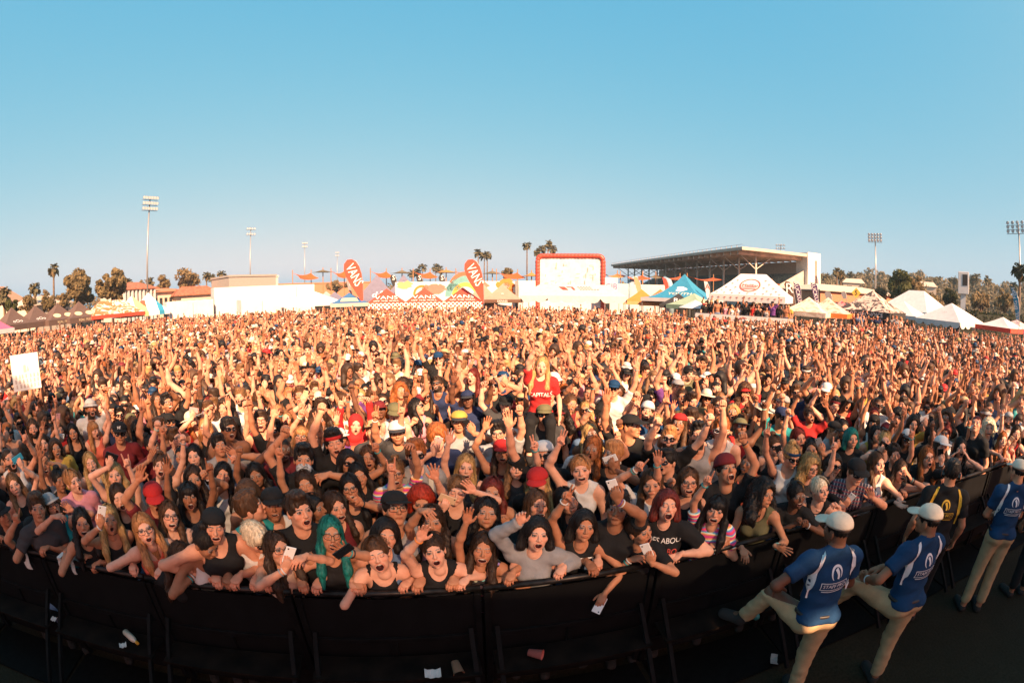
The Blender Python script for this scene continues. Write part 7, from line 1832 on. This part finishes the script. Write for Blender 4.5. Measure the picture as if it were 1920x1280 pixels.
for i, (px, yt, w) in enumerate(((1745, 545, 40), (1840, 545, 50), (1885, 540, 50), (1760, 556, 36))): tree(px, yt, 585, w, 80 + 3 * i, 'gold' if i % 2 else 'olive', 'scrubby tree at the foot of the hill, ' + ['right of the golden tree', 'above the clipped hedge middle', 'at the far right behind the hedge', 'lowest, left of the slim white tower'][i], 30 + i, 1300)
def hedge():
    R_ = np.random.default_rng(77); a, b = Gp(1803, 52), Gp(1925, 60); r = empty('hedge', tuple((a + b) / 2), math.atan2(b[1] - a[1], b[0] - a[0])); L = np.linalg.norm(b - a); n = 6000
    v = []; 
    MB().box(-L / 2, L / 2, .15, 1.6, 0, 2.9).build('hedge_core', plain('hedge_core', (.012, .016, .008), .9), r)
    cl = [(x, .8 + R_.uniform(-.3, .3), z, .75) for x in np.linspace(-L / 2, L / 2, 40) for z in (.6, 1.6, 2.6)]; v, f = leaves(cl, n, .16, R_); link('foliage', mesh_np('foliage', v, f, LF['dark'], smooth=False), r); tag(r, 'long dark clipped hedge on the right behind the scalloped white tent', 'hedge')
hedge()
def palm(px, ytop, D, lab, cw=1., skirt=True, dark=False):
    R_ = random.Random(int(px * 7)); p = Gp(px, D); z = Hz(px, ytop + 3, D); r = empty('palm_tree', tuple(p), R_.uniform(0, 6)); bx = R_.uniform(-.3, .3)
    MB().tube([(0, 0, 0), (bx * .5, 0, z * .5), (bx, 0, z - 1.0 * cw)], [.26, .2, .15], 8).build('trunk', BARK, r, smooth=True); mb = MB()
    for k in range(34):
        a = R_.uniform(0, 2 * PI); e = R_.uniform(-.9, 1.25); L = cw * R_.uniform(1.0, 1.5); pr = V(bx, 0, z - 1.0 * cw); d = V(math.cos(a) * math.cos(e), math.sin(a) * math.cos(e), math.sin(e)); sd = nrm(np.cross(d, V(0, 0, 1))) * .32 * cw; m1 = pr + d * L * .55; m2 = pr + d * L - V(0, 0, .25 * L)
        b = len(mb.v); mb.v += [tuple(pr), tuple(m1 + sd), tuple(m2), tuple(m1 - sd)]; mb.f.append((b, b + 1, b + 2, b + 3))
        for q in (-1, 1): b = len(mb.v); mb.v += [tuple(m1), tuple(m1 + sd * q * 1.5 + d * L * .25), tuple(m2 + sd * q * .8 - V(0, 0, .1)), tuple(m2)]; mb.f.append((b, b + 1, b + 2, b + 3))
    mb.build('fronds', LF['dark' if dark else 'palm'], r)
    if skirt: MB().tube([(bx, 0, z - 1.1 * cw), (bx, 0, z - 1.9 * cw), (bx, 0, z - 2.6 * cw)], [.45 * cw, .5 * cw, .2 * cw], 8).build('dead_frond_skirt', LF['gold'], r)
    tag(r, lab, 'palm tree', 'palm trees round the field')
PALMS = [(101, 489, 85, 'tall thin palm standing alone at the left'), (67, 524, 80, 'shaggy palm left of the tall thin palm'), (8, 532, 62, 'dark shaggy palm at the far left edge'), (240, 518, 100, 'palm between the olive pair and the mast'), (283, 516, 110, 'palm just right of the tall mast'), (388, 505, 120, 'palm right of the golden dry tree, leftmost of four'), (400, 510, 125, 'second of four palms right of the golden dry tree'), (406, 516, 118, 'lowest of four palms right of the golden dry tree'), (418, 503, 120, 'palm nearest the flat grey building'),
 (897, 463, 150, 'palm left behind the right red teardrop'), (908, 470, 155, 'shorter palm right behind the red teardrop'), (914, 467, 155, 'palm farther right of the right red teardrop'), (988, 449, 130, 'lone slim palm left of the inflatable screen'), (1010, 462, 140, 'left palm above the inflatable screen'), (1016, 457, 140, 'second palm above the inflatable screen'), (1027, 446, 132, 'tallest palm above the inflatable screen'), (1036, 456, 140, 'right palm above the inflatable screen'),
 (772, 502, 210, 'tiny distant palm, leftmost above the mural'), (783, 500, 210, 'tiny distant palm, second above the mural'), (793, 490, 205, 'tiny distant palm, tallest left above the mural'), (817, 491, 205, 'tiny distant palm, fourth above the mural'), (826, 494, 205, 'tiny distant palm, rightmost above the mural'),
 (1508, 499, 150, 'palm on the hill nearest the grandstand tower'), (1532, 505, 150, 'palm on the hill, second from the grandstand tower'), (1548, 508, 155, 'short palm on the hill, third from the grandstand tower'), (1568, 498, 110, 'large double palm on the hill before the orange building'), (1574, 502, 112, 'smaller trunk beside the large double palm'), (1594, 505, 200, 'tiny palm on the hill left of the mast'), (1612, 506, 205, 'tiny palm at the ridge left of the mast'), (1757, 516, 190, 'ridge palm right of the golden tree'), (1780, 517, 190, 'left ridge palm of two near the slim tower'), (1787, 514, 190, 'right ridge palm of two near the slim tower'), (1823, 512, 180, 'ridge palm just right of the slim tower'), (1831, 508, 180, 'taller ridge palm right of the slim tower'), (1852, 512, 180, 'ridge palm above the hedge'), (1900, 524, 170, 'ridge palm left of the far right mast'), (1910, 488, 66, 'dark palm crown beside the far right mast')]
for px, yt, D, lab in PALMS: palm(px, yt, D, lab, cw=max(.95, min(1.7, D / 115)), skirt=px < 450 or px > 1400, dark=px > 1890)
def cypress(px, yt, D, lab): tree(px, yt, 560, 9, D, 'dark', lab, int(px), 500, 'cypress', ncl=14, conic=.85, size=.5)
cypress(1628, 493, 190, 'thin pointed cypress on the ridge left of the mast')
# hills -----------------------------------------------------------------------------
def hill_h(x):   # ridge line of the wooded hill in photo pixels
    return float(np.interp(x, [1380, 1480, 1500, 1560, 1610, 1640, 1680, 1720, 1770, 1820, 1860, 1900, 1940, 2060], [545, 528, 520, 517, 512, 511, 516, 512, 528, 532, 526, 534, 540, 556]))
RW = np.random.default_rng(3); vs_, fs_ = [], []; cols_ = []
hv = []; NX, NY = 60, 10; D0, D1 = 110, 300
for j in range(NY):
    for i in range(NX):
        px = 1380 + 680 * i / (NX - 1); D = D0 + (D1 - D0) * (j / (NY - 1)); zt = max(0, Hz(px, hill_h(px), 230) - 4.0) * (230 / 230); q = min(1, j / 6); q = q * q * (3 - 2 * q); p = Gp(px, D); hv.append((p[0], p[1], -0.3 + zt * q * (1 if j < 8 else .9)))
hf = [(j * NX + i, j * NX + i + 1, (j + 1) * NX + i + 1, (j + 1) * NX + i) for j in range(NY - 1) for i in range(NX - 1)]
me = bpy.data.meshes.new('hill'); me.from_pydata(hv, [], hf); me.polygons.foreach_set('use_smooth', np.ones(len(hf), bool)); me.materials.append(plain('hill_scrub', (.12, .10, .05), .95, nz=.3, ns=.1)); tag(link('hill', me), kind='structure')
cl = []
for k in range(420):
    px = RW.uniform(1470, 2040); t = RW.random(); D = 118 + 130 * t; zt = max(0, Hz(px, hill_h(px), 230) - 4.0); j = (D - D0) / (D1 - D0) * (NY - 1); q = min(1, j / 6); q = q * q * (3 - 2 * q); p = Gp(px, D); s = RW.uniform(1.2, 3.2) * (1 if RW.random() < .85 else 1.5); cl.append((p[0], p[1], zt * q + s * .7, s)); cl.append((p[0] + RW.uniform(-1, 1), p[1], zt * q + s * 1.3, s * .6))
v, f = leaves(cl, 42000, .62, RW); tag(link('hillside_wood', mesh_np('hillside_wood', v, f, LF['hill'], smooth=False)), 'wooded hillside of dusty olive trees on the right', 'trees', None, 'stuff')
cl = []
for k in range(260):
    px = RW.uniform(-160, 1480); D = RW.uniform(190, 260); p = Gp(px, D); s = RW.uniform(2, 3.6); cl.append((p[0], p[1], s * .75 + (1.2 if 380 < px < 1000 else 2.2), s))
v, f = leaves(cl, 12000, .8, RW); tag(link('distant_trees', mesh_np('distant_trees', v, f, LF['gold'], smooth=False)), 'low band of distant dry trees along the horizon', 'trees', None, 'stuff')
for k, (px, D, w, lab) in enumerate(((1600, 170, 60, 'pale house high on the wooded hill left of the mast'), (1735, 165, 40, 'small pale house on the slope right of the golden tree'))):
    p = Gp(px, D); zt = Hz(px, 525 + 6 * k, D); r = empty('house', (p[0], p[1], zt - 4), face(p)); MB().box(-4, 4, 0, 6, -6, 3).build('wall', STUC, r); q = MB(); q.v = [(-4.4, -.4, 3), (4.4, -.4, 3), (4.4, 6.4, 3), (-4.4, 6.4, 3), (-3, 3, 4.6), (3, 3, 4.6)]; q.f = [(0, 1, 5, 4), (1, 2, 5), (2, 3, 4, 5), (3, 0, 4)]; q.build('roof', plain('pale_roof2', (.55, .46, .38), .8), r); MB().box(-2, -.6, -.05, -.003, .6, 2).build('window', DARKW, r); tag(r, lab, 'house')
# cardboard sign held up on the left --------------------------------------------------
def held_sign():
    c = at_dist(48, 697, 8.35); r = empty('cardboard_sign', tuple(c), face(c)); a = at_dist(19, 668, 8.35), at_dist(79, 727, 8.35); w = np.linalg.norm(a[0][:2] - a[1][:2]) / 2; h = (a[0][2] - a[1][2]) / 2
    MB().box(-w, w, -.006, .006, -h, h).build('board', plain('white_card', (.74, .73, .70), .8, nz=.04), r)
    FM = plain('faded_marker', (.55, .45, .42), .8); R = random.Random(2)
    for k in range(3):
        for i in range(7): flatpoly([(-.016, -.03), (.016, -.03), (.012, .03), (-.012, .03)], (-.2 + .07 * i + R.uniform(-.01, .01), -.006, -.06 - .075 * k), (1, 0, 0), (0, 0, 1), FM, r, 'faded_writing', .003)
    flatpoly([(-.03, -.06), (.03, -.06), (.02, .05), (-.02, .05)], (-.01, -.006, .06), (1, 0, 0), (0, 0, 1), FM, r, 'faded_writing', .003); flatpoly([(-.02, -.04), (.02, -.04), (0, .05)], (.05, -.006, .05), (1, 0, 0), (0, 0, 1), FM, r, 'faded_writing', .003)
    tag(r, 'square white cardboard sign with faded writing held up at the left', 'sign')
held_sign()
# ------------------------------------------------------------------ ground
def ground_mat():
    m, nt, b = newmat('dry_grass'); n = noise(nt, .35, 5, .6); n2 = noise(nt, 30, 4, .7)
    c = ramp(nt, n.outputs[0], [(.3, (.016, .012, .007)), (.55, (.028, .021, .012)), (.75, (.050, .038, .022))])
    c = mixc(nt, c, (.014, .012, .006), ramp(nt, n2.outputs[0], [(.4, .0), (.65, .8)])); nt.links.new(c, b.inputs['Base Color']); b.inputs['Roughness'].default_value = .95
    b.inputs['Specular IOR Level'].default_value = .1; bump(nt, b, n2.outputs[0], .8, .03); return m
g = MB().quad((-900, -60, 0), (900, -60, 0), (900, 1500, 0), (-900, 1500, 0)).build('ground', ground_mat()); tag(g, kind='structure')
# ------------------------------------------------------------------ stage the photograph is taken from: its unseen roof, shaped for the light, shades the front ranks
MST = plain('stage_black', (.012, .012, .013), .8)
SUN_EL, SUN_AZ = math.radians(SUN_E), math.radians(SUN_A)     # azimuth measured from +Y towards +X, where the light comes FROM
st = empty('stage', (0, 0, 0))
def fill_mesh():  # partly see-through sheet, added to pass some sun to the front rows
    m, nt, b = newmat('light_fill_mesh'); out = nt.nodes['Material Output']; b.inputs['Base Color'].default_value = (.5, .48, .45, 1); b.inputs['Roughness'].default_value = .9
    tr = nt.nodes.new('ShaderNodeBsdfTransparent'); tl = nt.nodes.new('ShaderNodeBsdfTranslucent'); tl.inputs[0].default_value = (.75, .70, .62, 1)
    m1 = nt.nodes.new('ShaderNodeMixShader'); m1.inputs[0].default_value = .55; nt.links.new(b.outputs[0], m1.inputs[1]); nt.links.new(tl.outputs[0], m1.inputs[2])
    m2 = nt.nodes.new('ShaderNodeMixShader'); m2.inputs[0].default_value = SCRIM; nt.links.new(m1.outputs[0], m2.inputs[1]); nt.links.new(tr.outputs[0], m2.inputs[2]); nt.links.new(m2.outputs[0], out.inputs[0]); return m
MB().box(-12, 9, -13, -1.2, 1.25, 1.4).build('deck', MST, st)
def holed(mb, xs, ys, thick):   # roof sheet, middle cell left open as an added slot for a sun patch
    for i in range(3):
        for j in range(3):
            if i == 1 and j == 1: continue
            if thick: mb.box(xs[i], xs[i + 1] - .002, ys[j], ys[j + 1] - .002, RH - thick, RH)
            else: mb.quad((xs[i], ys[j], RH), (xs[i + 1], ys[j], RH), (xs[i + 1], ys[j + 1], RH), (xs[i], ys[j + 1], RH))
    return mb
holed(MB(), (RX0, 8.15, 8.85, RX1), (RM, -7.3, -6.75, RF), 0).build('roof_fill_mesh', fill_mesh(), st)  # unseen mesh part of the roof, put in as fill light for the front rows
holed(MB(), (RX0, 6.86, 7.16, RX1 + 7), (RB, -8.98, -8.72, RM - .01), .02).build('roof_shade_sheet', MST, st)  # unseen opaque part of the roof, sized to keep the pit dark
for x in (RX0, RX1):
    for y in (RB, RF): MB().box(x - .15, x + .15, y - .15, y + .15, 0, RH + .2).build('truss_tower', STEEL if 'STEEL' in globals() else MST, st)
tag(st, 'black festival stage behind the viewpoint, its mesh roof added to let light through', 'stage')
# ------------------------------------------------------------------ light, sky, camera
w = bpy.data.worlds.new('World'); scene.world = w; w.use_nodes = True; nt = w.node_tree; bg = nt.nodes['Background']
sk = nt.nodes.new('ShaderNodeTexSky'); sk.sky_type = 'NISHITA'; sk.sun_disc = False; sk.sun_elevation = SUN_EL; sk.sun_rotation = SUN_AZ
sk.air_density = AIR; sk.dust_density = DUST; sk.ozone_density = OZ; sk.altitude = 0
sp_ = nt.nodes.new('ShaderNodeSeparateColor'); cb_ = nt.nodes.new('ShaderNodeCombineColor'); nt.links.new(sk.outputs[0], sp_.inputs[0]); kx = SKYS * 2 ** EXPO
for i_, (e_, g_) in enumerate(((.99, .165 / .845), (.30, .51 / 1.117), (.07, .73 / 1.071))):
    p_ = nd(nt, 'ShaderNodeMath', operation='POWER'); nt.links.new(sp_.outputs[i_], p_.inputs[0]); p_.inputs[1].default_value = e_
    q_ = nd(nt, 'ShaderNodeMath', operation='MULTIPLY'); nt.links.new(p_.outputs[0], q_.inputs[0]); q_.inputs[1].default_value = g_ / kx; nt.links.new(q_.outputs[0], cb_.inputs[i_])
nt.links.new(cb_.outputs[0], bg.inputs[0]); bg.inputs[1].default_value = SKYS
L = bpy.data.lights.new('sun', 'SUN'); L.energy = SUNS; L.angle = math.radians(.5); L.color = SUNC
so = bpy.data.objects.new('sun', L); COL.objects.link(so)
dv = Vector((math.sin(SUN_AZ) * math.cos(SUN_EL), math.cos(SUN_AZ) * math.cos(SUN_EL), math.sin(SUN_EL)))
so.rotation_euler = dv.to_track_quat('Z', 'Y').to_euler()
if HAZE > 0:
    hz_ = MB().box(-330, 330, -16, 420, -1.2, 34).build('haze', None); hm = bpy.data.materials.new('haze'); hm.use_nodes = True; hn = hm.node_tree; hn.nodes.remove(hn.nodes['Principled BSDF'])
    pv = hn.nodes.new('ShaderNodeVolumePrincipled'); pv.inputs['Color'].default_value = (.60, .84, 1.0, 1); pv.inputs['Density'].default_value = HAZE; pv.inputs['Anisotropy'].default_value = 0; hn.links.new(pv.outputs[0], hn.nodes['Material Output'].inputs['Volume'])
    hz_.data.materials.append(hm); tag(hz_, 'pale dusty haze hanging over the field', 'haze', None, 'stuff'); scene.cycles.volume_bounces = 0; scene.cycles.volume_max_steps = 64
cd = bpy.data.cameras.new('camera'); co = bpy.data.objects.new('camera', cd); COL.objects.link(co); scene.camera = co
co.location = (0, 0, CAM_H); co.rotation_euler = (PI / 2 - PITCH, 0, 0); cd.clip_end = 5000; cd.clip_start = .05
cd.type = 'PANO'; cd.sensor_width = 36; cd.sensor_height = 24; cd.sensor_fit = 'HORIZONTAL'
cc = cd.cycles if hasattr(cd, 'cycles') and hasattr(cd.cycles, 'panorama_type') else cd
cc.panorama_type = 'FISHEYE_LENS_POLYNOMIAL'; cc.fisheye_fov = math.radians(200)
for i in range(5): setattr(cc, 'fisheye_polynomial_k%d' % i, 0.0)
cc.fisheye_polynomial_k1 = -1.0 / (FPX / 1920 * 36)
vs = scene.view_settings; vs.view_transform = 'Standard'; vs.look = 'None'; vs.exposure = EXPO; vs.gamma = 1
scene.cycles.use_denoising = True; scene.cycles.max_bounces = 6; scene.cycles.diffuse_bounces = 3; scene.cycles.glossy_bounces = 2; scene.cycles.sample_clamp_indirect = 6
